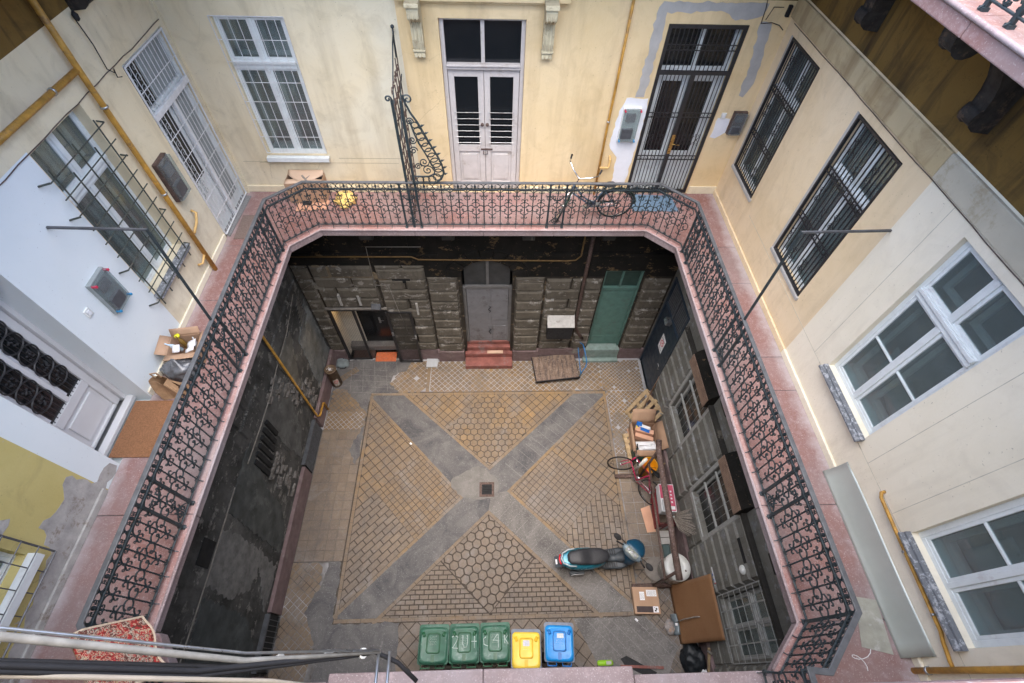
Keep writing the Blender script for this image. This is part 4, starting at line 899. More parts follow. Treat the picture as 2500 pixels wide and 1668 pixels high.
for i,(a,b,z0_,z1_) in enumerate(((4.52,5.54,1.50,3.42),(2.38,3.36,1.50,3.42))):
    F=MB(); F.box((a-.09,z0_-.09,0),(a,z1_,.035),0,T).box((b,z0_-.09,0),(b+.09,z1_,.035),0,T).box((a,z0_-.09,0),(b,z0_,.035),0,T)
    F.box((a,z0_,-.13),(a+.06,z1_,-.08),0,T).box((b-.06,z0_,-.13),(b,z1_,-.08),0,T)
    wo=F.build('window',gw,rgt,bev=.006); wo['label']=('grey barred ground floor window nearer the blue black door','grey barred ground floor window behind the pink carton')[i]
    F=MB(); 
    for k in range(1,3): zc=z0_+(z1_-z0_)*k/3; F.box((a,zc-.018,-.06),(b,zc+.018,-.02),0,T)
    F.parts('crossbar',gw,wo)
    F=MB()
    for k in range(1,6): uc=a+(b-a)*k/6; F.tube([(uc,z0_,-.04),(uc,z1_,-.04)],.004,5,0,T)
    F.build('grille_bar',M['gw'],wo)
    MB().box((a,z0_,-.12),(b,z1_,-.115),0,T).build('pane',M['darkglass'],wo)
    F=MB()
    for k in range(10): F.box((a+.1,z0_+.5+k*.05,-.34+k*.012),(b-.1,z0_+.53+k*.05,-.33+k*.012),0,T)
    F.build('blind',M['oldwood'],wo)
    # timber shutter box projecting above
    S=MB(); c,d=(4.47,5.60) if i==0 else (2.30,3.32)
    prof=((3.5,0),(3.5,.185),(3.80,.185),(3.88,.15),(3.95,.08),(3.98,0))
    V=[tuple(T@Vector((u_,z_,w_))) for u_ in (c,d) for z_,w_ in prof]
    S.add(V,[tuple(range(6)),tuple(range(11,5,-1))]+[(i_,(i_+1)%6,6+(i_+1)%6,6+i_) for i_ in range(6)])
    sb=S.build('shutter_box',M['sootshade'],rgt)
    S=MB()
    for k in range(30): u_=c+.02+(d-c-.04)*k/29; S.box((u_-.014,3.50,.186),(u_+.014,3.80,.205),0,T)
    S.build('shutter_slats',flat('brown shutter slats',(.30,.20,.145),.8,.25,9),sb)
a,b,z0_,z1_=.16,1.19,1.55,3.35
wo=casement('R',GR,a,b,z0_,z1_,rgt,2.62,depth=.12,mat='gw',cross=.5,inner=False,curt=True,ztw=.1); wo['label']='large grey ground floor window with a square bar grille'
g=MB()
for k in range(5): uc=a-.05+(b-a+.1)*k/4; g.box((uc-.010,z0_-.04,.02),(uc+.010,z1_+.03,.035),0,T)
for k in range(8): zc=z0_-.03+(z1_-z0_+.05)*k/7; g.box((a-.05,zc-.005,.035),(b+.05,zc+.005,.043),0,T)
g.build('window_grille',M['gw'],wo)
mb=MB(); mb.box((1.56,3.02,.05),(1.98,3.44,.075),0,T); mb.build('vent_panel',M['dark'],rgt)
dl=thing('bulkhead_lamp','round white bulkhead lamp on the right ground floor wall','lamp',(GR-.055,1.47,3.02)); mb=MB(); mb.lathe([(.07,0),(.085,.02),(.08,.05),(.05,.075),(.01,.085)],16,0,Matrix.Rotation(-PI/2,4,'Y')); mb.build('lamp_shade',M['enamel'],dl,False)
sg=MB(); sg.box((1.45,1.49,.05),(1.76,1.68,.056),0,T); sgo=tag(sg.build('wall_sign',M['paper']),'small white wall sign with a blue pictogram beside the brown board','sign')
sg=MB(); sg.tube([(1.50,1.56,.058),(1.53,1.62,.058),(1.58,1.57,.058),(1.62,1.63,.058),(1.68,1.56,.058)],.012,4,0,T); sg.box((1.49,1.52,.0565),(1.7,1.53,.058),0,T); sg.build('pictogram',flat('sign blue',(.03,.08,.3),.5,.05),sgo)
MB().box((1.45,1.485,.0565),(1.47,1.685,.058),0,T).build('red_edge',flat('sign red edge',(.55,.04,.04),.5,.05),sgo)

# ---- left ground storey
lg=thing('left_ground_storey','blackened peeling left wall of the ground floor with exposed brick patches','facade',(GL,4,0))
T=TW('L',GL)
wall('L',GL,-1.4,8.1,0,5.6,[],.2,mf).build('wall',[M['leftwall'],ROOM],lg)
mb=MB()
for a,b in ((5.78,8.0),(1.26,4.44),(-.6,.15)): mb.box((a,0,0),(b,.60,.09),0,T)
mb.parts('plinth',M['plinth'],lg,bev=.012)
for a,b in ((4.47,5.70),(.2,1.23)):
    g=MB(); g.box((a,.03,.06),(b,.62,.075),1,T)
    k=a+.03
    while k<b-.02: g.box((k,.05,.08),(k+.012,.60,.09),0,T); k+=.034 if a>4 else .1
    for z_ in ((.1+.0425*k for k in range(12)) if a>4 else (.1,.58)): g.box((a+.02,z_,.0805),(b-.02,z_+.008,.0915),0,T)
    g.box((a,.62,.0),(b,.66,.1),0,T); g.build('cellar_grille',[M['rail'],M['dark']],lg)
blk=MB(); blocks(T,blk,5.8,7.95,3.3,5.0,.40,.75,.04); blocks(T,blk,3.9,5.0,3.4,5.0,.4,.8,.04); blk.build('rusticated_block',M['leftwall'],lg)
mb=MB()
for k in range(6): mb.box((3.62+k*.17,2.2+k*.03,0),(3.72+k*.17,2.92+k*.01,.05),0,T)
mb.build('vent_slats',M['dark'],lg)
mb=MB()
for k in range(7): mb.add([tuple(T@Vector(p)) for p in ((7.2+k*.05,2.55+k*.1,.0),(7.7,2.6+k*.1,.0),(7.7,2.66+k*.1,.07),(7.2+k*.05,2.61+k*.1,.07))],[(0,1,2,3)])
mb.build('vent_louvre',M['oldwood'],lg)
wpatch('L',GL,[(2.3,3.3),(1.4,3.3),(1.3,2.4),(1.5,1.7),(2.0,1.5),(1.25,.75),(2.1,.68),(2.25,1.5),(2.3,2.4)],flat('rough grey render',(.15,.15,.145),.95,.35,6,bs=1.2,dirt=(.1,.1,.1)),'rough_render',lg,amp=.05,seed=14,th=.012)
for pl_,cl_,sd_ in (([(4.55,3.1),(5.6,3.15),(5.7,2.6),(5.2,1.2),(4.6,.75),(4.5,1.9)],(.085,.087,.085),21),([(2.6,3.3),(3.9,3.3),(3.4,2.1),(3.3,1.2),(2.9,.7),(2.4,.75)],(.06,.065,.063),22),([(6.9,2.5),(7.95,2.9),(7.95,.65),(6.7,.65)],(.13,.14,.14),23),([(.2,3.2),(1.2,3.2),(1.1,1.6),(.7,.9),(.1,.8)],(.055,.062,.062),24),([(5.8,3.2),(6.8,3.1),(6.3,2.2),(5.95,1.6)],(.12,.115,.10),25)):
    wpatch('L',GL,pl_,flat('old render layer %d'%sd_,cl_,.95,.4,3,bs=.6,dirt=mul(cl_,1.9)),'render_layer',lg,amp=.04,seed=sd_,th=.014+.001*(sd_-20))
mb=MB(); mb.box((1.62,3.38,.0),(2.04,3.76,.02),0,T); mb.build('dark_opening',M['dark'],lg)
rr=random.Random(8); mb=MB()
for k in range(110):
    z_=rr.uniform(.7,3.2); t_=z_*.55; u_=6.75-t_*.9+rr.gauss(0,.16); 
    if rr.random()<.3: u_=3.95+rr.gauss(0,.18); z_=rr.uniform(.7,2.1)
    mb.box((u_-.10*rr.random()-.03,z_,0),(u_+.10*rr.random()+.02,z_+.05,.03+rr.random()*.04),0,T@Matrix.Translation((u_,z_,0))@Matrix.Rotation(rr.uniform(-.25,.25),4,'Z')@Matrix.Translation((-u_,-z_,0)))
mb.build('exposed_brick',flat('exposed grey brick',(.12,.11,.10),.95,.5,9,bs=1,dirt=(.27,.26,.24)),lg,bev=.012)
pipe('gas_pipe',[(GL+.10,5.82,5.6),(GL+.10,5.82,.62),(GL+.14,5.86,.55),(GL+.14,6.26,.52),(GL+.14,6.30,.46),(GL+.14,6.3,.08)],.028,'gas','ochre gas pipe down the left ground floor wall, stepping sideways near the floor')
for pts,lb in (([(GL+.03,7.6,3.5),(GL+.04,6.6,3.25),(GL+.03,5.69,3.2),(GL+.05,5.1,3.15),(GL+.04,4.37,3.14),(GL+.04,3.52,3.19)],'sagging grey cable across the left ground floor wall above the vent slats'),([(GL+.03,3.0,3.36),(GL+.03,1.6,3.33),(GL+.03,.2,3.36)],'straight grey cable on the left ground floor wall below the carpet')):
    pipe('wall_cable',pts,.012,M['oldwood'],lb,'cable',n=5)

# ============================================================ GALLERY SLAB
gs=thing('gallery_walkway','worn pink marble gallery walkway running round the courtyard','gallery',(0,7.5,G-.17))
ZB=G-.17
inner=[(-3.51,.51),(-3.51,6.49),(-3.035,6.935),(3.12,6.935),(3.61,6.46),(3.61,.43)]
def slabs(polys,name,mat,parent,z0,z1,gap=.004,bev=.012,side=None):
    mb=MB()
    for p in polys:
        q=inset(p,gap/2); k=len(mb.f); mb.prism(q,z0,z1)
        for i in range(k+1,len(mb.f)): mb.mi[i]=1
    return mb.parts(name,[mat,side or M['marble2']],parent,bev=bev)
P=[]
ysp=[.51,1.75,3.95,5.2,6.49]
for a,b in zip(ysp,ysp[1:]): P.append([(-4.69,a),(-3.51,a),(-3.51,b),(-4.69,b)])
P.append([(-4.69,6.49),(-3.51,6.49),(-3.035,6.935),(-3.035,8.06),(-4.69,8.06)])
xs=[-3.035,-1.3,.0,1.36,3.12]
for a,b in zip(xs,xs[1:]): P.append([(a,6.935),(b,6.935),(b,8.06),(a,8.06)])
P.append([(3.12,6.935),(3.61,6.46),(4.75,6.46),(4.75,8.06),(3.12,8.06)])
ysr=[.43,1.72,3.4,4.0,5.55,6.46]
for a,b in zip(ysr,ysr[1:]): P.append([(3.61,a),(4.75,a),(4.75,b),(3.61,b)])
P.append([(-4.69,-1.35),(-3.05,-1.35),(-3.05,.02),(-3.42,.50-.01),(-3.51,.51),(-4.69,.51)])
P.append([(3.15,-1.35),(4.75,-1.35),(4.75,.43),(3.61,.43),(3.17,.0)])
slabs(P,'paving_slab',M['marble'],gs,ZB,G)
slabs([[(-3.05,-1.35),(-1.55,-1.35),(-1.55,.02),(-3.05,.02)],[(-1.54,-1.35),(.07,-1.35),(.07,.09),(-1.54,.09)],[(.07,-1.35),(1.66,-1.35),(1.66,.075),(.07,.09)],[(1.66,-1.35),(3.15,-1.35),(3.15,-.0),(1.66,.0)]],'landing_slab',M['marble2'],gs,ZB,G)
mb=MB(); pts=[(-3.10,.03),(-3.50,.50)]+inner[1:]+[(3.17,.0)]
mb.tube([(x,y,G-.018) for x,y in pts],.019,8); mb.build('nosing',M['marble2'],gs)
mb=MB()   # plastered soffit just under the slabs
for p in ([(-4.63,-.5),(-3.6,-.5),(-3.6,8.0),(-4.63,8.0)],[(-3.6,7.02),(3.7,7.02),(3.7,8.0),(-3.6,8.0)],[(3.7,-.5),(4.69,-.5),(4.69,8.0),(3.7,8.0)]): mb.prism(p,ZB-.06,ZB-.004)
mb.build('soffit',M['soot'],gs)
def console(mb,T,u,z,out,h=.75,w=.24,mi=0):
    prof=[(0,z),(out,z)]
    prof+=[(out-.13+.13*math.cos(q),z-.10-.13*math.sin(q)) for q in [k*PI/8*1.1 for k in range(7)]]
    prof+=[(out*.62-(out*.62-.2)*math.sin(t*PI/2/6)**1.0,z-.20-(h-.36)*(1-math.cos(t*PI/2/6))) for t in range(7)]
    prof+=[(.20+.05*math.sin(t*PI/5),z-h+.20-.04*t) for t in range(1,5)]+[(.17,z-h),(0,z-h-.02)]
    n_=len(prof); V=[tuple(T@Vector((u-w/2,v_,w_))) for w_,v_ in prof]+[tuple(T@Vector((u+w/2,v_,w_))) for w_,v_ in prof]
    mb.add(V,[tuple(range(n_)),tuple(range(2*n_-1,n_-1,-1))]+[(i,(i+1)%n_,n_+(i+1)%n_,n_+i) for i in range(n_)],mi)
mb=MB()
for y in (1.1,3.3,5.5): console(mb,TW('L',GL),y,ZB-.06,1.0); console(mb,TW('R',GR),y,ZB-.06,1.0)
for x in (-2.3,-.7,.9,2.5): console(mb,TW('B',GB),x,ZB-.06,1.0)
mb.parts('console',M['soot'],gs)

# ---- second gallery above
G2=10.88
g2=thing('upper_gallery','upper gallery with a pink marble edge carried on scrolled consoles above the right wall','gallery',(0,7.5,G2-.16))
P=[]
for a,b in ((-1.35,.43),(.43,2.2),(2.2,3.72),(3.72,5.4),(5.4,6.46)): P.append([(3.61,a),(4.75,a),(4.75,b),(3.61,b)]); P.append([(-4.69,a),(-3.55,a),(-3.55,b),(-4.69,b)])
P.append([(-4.69,6.46),(-3.55,6.46),(-3.035,6.935),(3.12,6.935),(3.61,6.46),(4.75,6.46),(4.75,8.06),(-4.69,8.06)]); P.append([(-3.55,-1.35),(3.61,-1.35),(3.61,-.03),(-3.55,-.03)])
slabs(P,'paving_slab',M['marble'],g2,G2-.155,G2,side=M['marble'])
mb=MB(); mb.tube([(3.612,y,G2-.02) for y in (-.03,6.46)],.022,8); mb.build('nosing',M['marble2'],g2)
mb=MB(); stone=flat('dark grey console stone',(.035,.03,.026),.95,.5,8,bs=1,dirt=(.12,.08,.055))
for y in (4.05,6.2): console(mb,TW('R',XR),y,G2-.16,.92,h=.84,w=.18)
for x in (-2.0,2.0): console(mb,TW('B',YB),x,G2-.16,1.05,h=.9,w=.28)
for y in (4.0,6.6): console(mb,TW('L',XL),y,G2-.16,.9,h=.9,w=.28)
mb.parts('console',stone,g2,bev=.02)

# ============================================================ RAILINGS
UW=.29
def unit_mesh(w=UW,star=False):
    mb=MB(); c=w/2
    def bar(pts,r=.0064,f=1.7): mb.tube([(u_,0,z_) for u_,z_ in pts],r,4,0,flat=f,up=(0,1,0))
    def sym(pts,ctr,r=.0064):
        bar([(ctr+u_,z_) for u_,z_ in pts],r); bar([(ctr-u_,z_) for u_,z_ in pts],r)
    def half(pts,r=.0064):   # element centred on the unit boundary, split over neighbours
        bar([(u_,z_) for u_,z_ in pts],r); bar([(w-u_,z_) for u_,z_ in pts],r)
    def twisted(u_,z0,z1):
        n_=int((z1-z0)/.03); vs=[];fs=[]
        for i in range(n_+1):
            z_=z0+(z1-z0)*i/n_
            for k in range(4): q=PI/4+PI/2*k+i*.9; vs.append((u_+.0112*math.cos(q),.0112*math.sin(q),z_))
        for i in range(n_):
            for k in range(4): fs.append((i*4+k,i*4+(k+1)%4,i*4+4+(k+1)%4,i*4+4+k))
        mb.add(vs,fs)
    twisted(c,.07,.85); twisted(0,.07,.85)
    # frieze: bud and scrolls
    mb.lathe([(.002,.858),(.006,.868),(.008,.88),(.024,.905),(.024,.918),(.010,.945),(.004,.968)],7,0,Matrix.Translation((c,0,0)))
    for zc,a0,a1 in ((.93,200,-160),(.888,160,520)):
        sym([(u_,z_) for u_,z_ in spiral(.055,zc,.006,.024,a0,a1,9)],c,.0042)
    half([(0,.914),(.012,.935),(.03,.955),(.06,.966)],.006); half([(0,.914),(.012,.893),(.03,.873),(.06,.862)],.006)
    mb.box((-.009,-.011,.895),(.009,.011,.93))
    # upper arches and lyre on boundary baluster
    half([(0,.745)]+[(p,q) for p,q in arc(.085,.75,.085,180,70,7)]+[(c-.012,.828)])
    sym([(0,.79)]+spiral(.030,.795,.026,.006,190,520,9),c,.0045)
    half([(0,.745),(.012,.72),(.035,.695),(.047,.665),(.038,.645),(.016,.640)])
    half([(.0,.745),(.02,.72),(.04,.713)]+spiral(.055,.725,.02,.006,-100,260,8),.0045)
    for z_ in (.742,.445): mb.box((-.013,-.013,z_-.009),(.013,.013,z_+.009))
    for z_ in (.79,.605,.47,.27): mb.box((c-.013,-.013,z_-.009),(c+.013,.013,z_+.009))
    # centre pieces
    sym([(.0,.605),(.012,.63),(.032,.645),(.050,.64),(.056,.622),(.046,.612)],c)
    sym([(.0,.605),(.015,.58),(.045,.565),(.066,.553),(.066,.50)],c)
    half([(0,.445)]+[(p,q) for p,q in arc(.062,.452,.06,180,40,7)]+[(c-.030,.482)]+spiral(c-.030,.470,.013,.005,90,-200,5))
    half([(0,.445)]+[(p,q) for p,q in arc(.058,.432,.056,170,330,8)]+spiral(.088,.415,.022,.006,-20,280,8))
    sym([(.066,.385),(.066,.335),(.040,.325),(.012,.295),(.0,.27)],c)
    sym([(.0,.27),(.012,.24),(.034,.222),(.052,.232),(.055,.25),(.044,.256)],c)
    for u_ in (0,c):
        for s_ in (-1,1): bar([(u_+s_*x,z_) for x,z_ in [(.004,.085),(.018,.082),(.032,.094),(.030,.112),(.018,.112)]],.0048)
        mb.box((u_-.012,-.012,.085),(u_+.012,.012,.103))
    mb.tube([(0,0,.07),(0,-.012,.035),(0,-.045,.012)],.007,4)
    if star:
        for k in range(8): q=k*PI/4; mb.tube([(c,-.01,.37),(c+.05*math.cos(q),-.012,.37+.05*math.sin(q))],[.008,.003],4)
        for zc,s_ in ((.68,1),(.15,-1)):
            sym([(u_,z_) for u_,z_ in spiral(.05,zc,.01,.04,90,90+400*s_,10)],c)
            sym([(.0,zc-.07*s_),(.06,zc-.04*s_),(.11,zc+.02*s_)],c)
    ob=mb.build('scroll_panel',M['iron'],None); COL.objects.unlink(ob); return ob.data
UM=unit_mesh(); US=unit_mesh(star=True)
def railing(root,path,posts,zf,segs,out=1):
    """path: list of (x,y); segs: per span list of (t0,t1,n,star)"""
    P3=[Vector((x,y,0)) for x,y in path]
    def rail(name,z,r,mat,hw,hh):
        mb=MB(); n_=len(P3); prof=[(-hw,-hh),(hw,-hh),(hw,hh),(-hw,hh)]; rings=[]
        for i,p in enumerate(P3):
            d0=(P3[i]-P3[i-1]).normalized() if i else (P3[1]-P3[0]).normalized(); d1=(P3[i+1]-P3[i]).normalized() if i<n_-1 else d0
            b=(d0+d1).normalized(); nn=Vector((-b.y,b.x,0)); sc=1/max(.3,b.dot(d0)); rings.append([(p.x+nn.x*a*sc,p.y+nn.y*a*sc,zf+z+c) for a,c in prof])
        mb.loft(rings,0,None,False); return mb.build(name,M[mat],root,bev=.005)
    rail('handrail',.99,0,'rail',.028,.012); rail('middle_rail',.855,0,'iron',.014,.011); rail('bottom_rail',.070,0,'iron',.012,.008)
    for (x,y) in posts:
        mb=MB(); mb.box((x-.016,y-.016,zf),(x+.016,y+.016,zf+.98)).box((x-.026,y-.026,zf+.0),(x+.026,y+.026,zf+.025)).box((x-.022,y-.022,zf+.84),(x+.022,y+.022,zf+.87)); mb.build('post',M['iron'],root)
    for (a,b,n_,star) in segs:
        a=Vector(a);b=Vector(b); d=b-a; L=d.length; ang=math.atan2(d.y,d.x)
        for k in range(n_):
            o=bpy.data.objects.new('scroll_panel',US if star else UM); COL.objects.link(o); o.parent=root
            p=a+d*(k/n_); o.location=(p.x-root.location.x,p.y-root.location.y,zf-root.location.z); o.rotation_euler=(0,0,ang); o.scale=(L/n_/UW,1,1)
rl=thing('gallery_railing','dark wrought iron scroll railing round the pink gallery','railing',(0,6.99,G))
xl,xr,yb=-3.57,3.67,6.995
path=[(-3.10,-.05),(xl,.50),(xl,6.515),(-3.06,yb),(3.145,yb),(xr,6.485),(xr,.43),(3.20,-.03),(3.02,-.01),(3.02,-.5)]
pl=[1.59,1.88,3.82,4.11,6.07,6.36]; pr_=[1.58,1.87,3.84,4.13,6.04,6.33]
posts=[(xl,y) for y in pl]+[(xr,y) for y in pr_]+[(-1.43,yb),(-1.15,yb),(1.21,yb),(1.50,yb),(xr,.43),(xl,.5)]
segs=[((xl,6.515),(-3.06,yb),3,0),((-3.06,yb),(-1.43,yb),6,0),((-1.43,yb),(-1.15,yb),1,1),((-1.15,yb),(1.21,yb),8,0),((1.21,yb),(1.50,yb),1,1),((1.50,yb),(3.145,yb),6,0),((3.145,yb),(xr,6.485),3,0)]
for x,ys_,s_ in ((xl,pl,1),(xr,pr_,-1)):
    sp_=[(.5 if x<0 else .43,ys_[0],4,0),(ys_[0],ys_[1],1,1),(ys_[1],ys_[2],7,0),(ys_[2],ys_[3],1,1),(ys_[3],ys_[4],7,0),(ys_[4],ys_[5],1,1)]
    for a,b,n_,st_ in sp_: segs.append(((x,a),(x,b),n_,st_) if x<0 else ((x,b),(x,a),n_,st_))
segs+=[((-3.10,-.05),(xl,.50),2,0),((xr,.43),(3.20,-.03),3,0),((3.02,-.02),(3.02,-.5),2,0)]
railing(rl,path,posts,G,segs)
rl2=thing('upper_railing','dark wrought iron railing foot on the upper gallery, cut off in the top right corner','railing',(3.70,3,G2))
railing(rl2,[(3.70,-.03),(3.70,6.2)],[(3.70,3.79),(3.70,3.5),(3.70,1.6)],G2,[((3.70,5.9),(3.70,3.79),7,0),((3.70,3.79),(3.70,3.5),1,1),((3.70,3.5),(3.70,1.6),6,0)])
import bmesh
# ============================================================ SMALL THINGS ON THE GALLERY
pipe('gas_pipe',[(XL+.08,5.93,10.6),(XL+.08,5.90,9.3),(XL+.08,5.90,7.6),(XL+.08,5.90,6.0)],.036,'gas','ochre gas riser standing against the left gallery wall between window and white gate',clamps=[((XL+.08,5.90,8.95),'z'),((XL+.08,5.90,7.66),'z')],n=12)
pipe('gas_pipe',[(XL+.08,3.4,9.44),(XL+.08,5.86,9.40)],.034,'gas','ochre gas branch running level below the dark patch at the top of the left wall',clamps=[((XL+.08,5.36,9.41),'y')],n=10)
pipe('gas_stub',[(XL+.02,6.28,7.05),(XL+.09,6.26,7.02),(XL+.09,6.14,6.92),(XL+.09,5.95,6.86)],.020,'gaspale','pale bent gas stub beside the riser on the left gallery wall')
pipe('gas_stub',[(XL+.01,5.70,6.40),(XL+.08,5.73,6.41),(XL+.08,5.88,6.47)],.018,'gaspale','short pale pipe stub low on the left riser near the floor')
pipe('gas_pipe',[(2.27,YB-.05,9.6),(2.26,YB-.06,8.3),(2.25,YB-.06,7.6),(2.25,YB-.06,6.09)],.022,'gas','slim ochre gas riser on the rear wall beside the white filler patch',clamps=[((2.25,YB-.06,7.64),'z')],n=10)
pipe('gas_stub',[(2.25,YB-.07,6.72),(2.40,YB-.07,6.71),(2.43,YB-.07,6.74),(2.43,YB-.07,6.86),(2.42,YB-.0,6.93)],.020,'gaspale','pale gas elbow beside the riser low on the rear wall')
pipe('gas_pipe',[(XR-.0,1.66,6.77),(XR-.05,1.65,6.775),(XR-.06,1.60,6.75),(XR-.06,.9,6.72),(XR-.06,.27,6.70),(XR-.06,.19,6.67),(XR-.06,.02,6.64),(XR-.06,-.045,6.64)],.019,'gas','ochre gas pipe running low along the right wall under the windows',clamps=[((XR-.06,1.02,6.715),'y'),((XR-.06,.42,6.705),'y')],n=10)
pipe('gas_pipe',[(XR-.06,-.045,6.03),(XR-.06,-.05,7.0),(XR-.06,-.06,9.2)],.030,'gas','thick ochre gas riser rising from the gallery floor at the near right corner',clamps=[((XR-.06,-.047,6.30),'z')],n=12)
for (x,y0,z0_,x1,y1,z1_,lb) in ((XL,4.16,8.54,-3.57,3.99,6.97,'left'),(XR,4.06,8.61,3.67,3.96,6.97,'right')):
    s=1 if x<0 else -1
    t=thing('clothes_line_bracket','bent dark steel bar rising from the %s railing and turning level into the %s wall'%(lb,lb),'bracket',(x1,y1,6.97),group='bent bars between railing and wall')
    e=(x1+ (-.10 if x<0 else .10)*0, (y0+y1)/2+ (0),8.6)
    ex=-3.62 if x<0 else 3.70
    mb=MB(); mb.tube([(x1,y1,6.95),(ex,y0-.02,z0_)],.018,4); mb.build('upright',M['iron'],t)
    mb=MB(); mb.tube([(ex,y0-.02,z0_-.01),(x,y0,z0_)],.017,4); mb.build('level_bar',M['rail'],t)
def meterbox(name,label,T,u0,u1,z0,z1,dp,body,lid=None,caps=True,inner=True,shelf=.0):
    t=MB(); t.box((u0,z0,0),(u1,z1,dp*.55),0,T); ob=tag(t.build(name,M[body],None,bev=.003),label,'meter box')
    c=MB(); c.box((u0+.012,z0+.012,dp*.55),(u1-.012,z1-.012,dp),0,T); c.build('clear_lid',M['clear'],ob,bev=.003)
    c=MB(); c.box((u0+.03,z0+(z1-z0)*.12,dp*.55),(u0+(u1-u0)*.72,z0+(z1-z0)*.42,dp*1.05),0,T); c.box((u0+(u1-u0)*.2,z0+(z1-z0)*.62,dp*.55),(u0+(u1-u0)*.72,z0+(z1-z0)*.86,dp*.9),0,T); c.parts('meter',M['rail'],ob,bev=.006)
    if caps:
        cb=flat('blue seal',(.02,.25,.5),.5,.05); crd=flat('red seal',(.6,.03,.08),.5,.05)
        for i,(a,b) in enumerate(((u0+.02,z0+.03),(u1-.02,z1-.03),(u1-.02,z0+.03),(u0+.02,z1-.03))):
            MB().box((a-.012,b-.012,dp*.5),(a+.012,b+.012,dp+.02),0,T).build('seal',cb if i%2==0 else crd,ob)
    return ob
TL_,TR_,TB_=TW('L',XL),TW('R',XR),TW('B',YB)
meterbox('meter_box','grey electric meter box with clear lid on the white painted left wall',TL_,3.95,4.28,7.29,7.81,.10,'curtain')
mo=meterbox('meter_box','dark electric meter box on the cream left wall beside the white gate',TL_,6.11,6.44,7.34,7.98,.13,'rust',caps=False)
meterbox('meter_box','light grey electric meter box on the white filler patch of the rear wall',TB_,2.485,2.80,7.26,7.88,.10,'enamel')
meterbox('meter_box','dull brown grey meter box near the rear right corner beside the bell plate',TB_,4.46,4.70,7.42,7.83,.12,'rust',caps=False)
def bell(label,T,u,z):
    t=MB(); t.box((u-.045,z-.055,0),(u+.045,z+.055,.02),0,T); ob=tag(t.build('bell_plate',M['enamel'],None,bev=.006),label,'bell')
    MB().box((u-.02,z-.03,.02),(u+.02,z+.03,.03),0,T).build('button',M['paper'],ob,bev=.003)
bell('small white bell plate below the meter on the white left wall',TL_,3.72,7.60); bell('small beige bell plate beside the meter box near the rear right corner',TB_,4.30,7.74)
wl=thing('dangling_wire','black lamp wire with a loose end hanging at the top of the left wall','wire',(XL+.03,6.4,9.7))
mb=MB(); mb.tube([(XL+.02,6.41,9.75),(XL+.05,6.40,9.45),(XL+.03,6.40,9.17),(XL+.06,6.45,9.1),(XL+.04,6.50,9.13),(XL+.05,6.46,9.04),(XL+.07,6.52,9.02)],.007,5); mb.build('wire',M['rubber'],wl)
mb=MB(); mb.lathe([(.005,-.05),(.03,-.03),(.035,.02),(.01,.06)],10,0,Matrix.Translation((XL+.05,6.41,9.75))); mb.build('socket',M['rubber'],wl)
wr=thing('torn_wire','black torn wire dangling at the rear right upper corner above the cement trace','wire',(4.4,YB-.02,9.4))
mb=MB(); mb.tube([(4.24,YB-.02,9.6),(4.28,YB-.03,9.4),(4.30,YB-.02,9.2),(4.45,YB-.03,9.22),(4.6,YB-.02,9.18),(4.68,YB-.03,9.12)],.006,5).tube([(4.35,YB-.02,9.25),(4.40,YB-.02,9.42),(4.55,YB-.02,9.42)],.006,5); mb.build('wire',M['rubber'],wr); mb=MB(); mb.box((4.62,YB-.05,9.30),(4.67,YB,9.45)); mb.build('junction',M['dark'],wr)
MBs=MB()
for (x,y,z) in ((4.75-.02,4.0,9.95),): pass
# door mats and floor sheets
coir=flat('orange brown coir mat',(.24,.115,.055),.95,.3,60,bs=.6)
tag(MB().prism([(-4.86,2.49),(-4.33,2.49),(-4.33,3.33),(-4.86,3.33)],G+.002,G+.022).build('doormat',coir,None,bev=.006),'large orange brown coir doormat before the lilac panelled door','doormat')
tag(MB().prism([(-4.79,6.85),(-4.62,6.72),(-4.57,7.88),(-4.77,7.92)],G+.003,G+.015).build('floor_grid',flat('grey rubber grid mat',(.22,.22,.22),.8,.3,50,bs=.8)),'narrow grey ribbed mat at the threshold of the white barred gate','mat')
tag(MB().prism([(-4.54,6.66),(-4.34,6.66),(-4.32,7.31),(-4.56,7.31)],G+.002,G+.014).build('doormat',flat('dull brown mat',(.20,.15,.13),.95,.25,50,bs=.6)),'dull brown flat mat on the pink gallery near the rear left corner','doormat')
tag(MB().prism([(2.95,7.48),(3.88,7.47),(3.82,7.95),(2.98,8.00)],G+.002,G+.012).build('doormat',flat('slate blue mat',(.12,.19,.27),.6,.2,14)),'slate blue mat on the gallery floor before the black grille gate','doormat')
tag(MB().prism([(4.36,.67),(4.60,.63),(4.54,.10),(4.22,.18)],G+.002,G+.006).build('zinc_sheet',flat('scratched grey zinc',(.36,.36,.31),.5,.15,9,metal=.2,dirt=(.5,.5,.48))),'scratched grey zinc sheet lying flat on the gallery near the right railing','metal sheet')
mb=MB(); mb.sheet(lambda u,v:(4.60+.145*u+.02*math.sin(PI*u),2.16-2.09*v,G+.003+.33*u**1.15+.01*math.sin(v*7)*(u)),10,16,.003)
tag(mb.build('metal_sheet',M['sheet']),'long galvanised metal sheet leaning along the foot of the right gallery wall','metal sheet')
mb=MB(); pts=[(4.2+.11*math.cos(t*.5)*(1-t*.03)-.03*t*.2,.16-.05*math.sin(t*.55)-.012*t,G+.004) for t in range(14)]; mb.tube(pts,.004,4)
tag(mb.build('chalk_mark',M['paper']),'white chalk squiggle on the pink gallery floor at the near right corner','chalk mark')
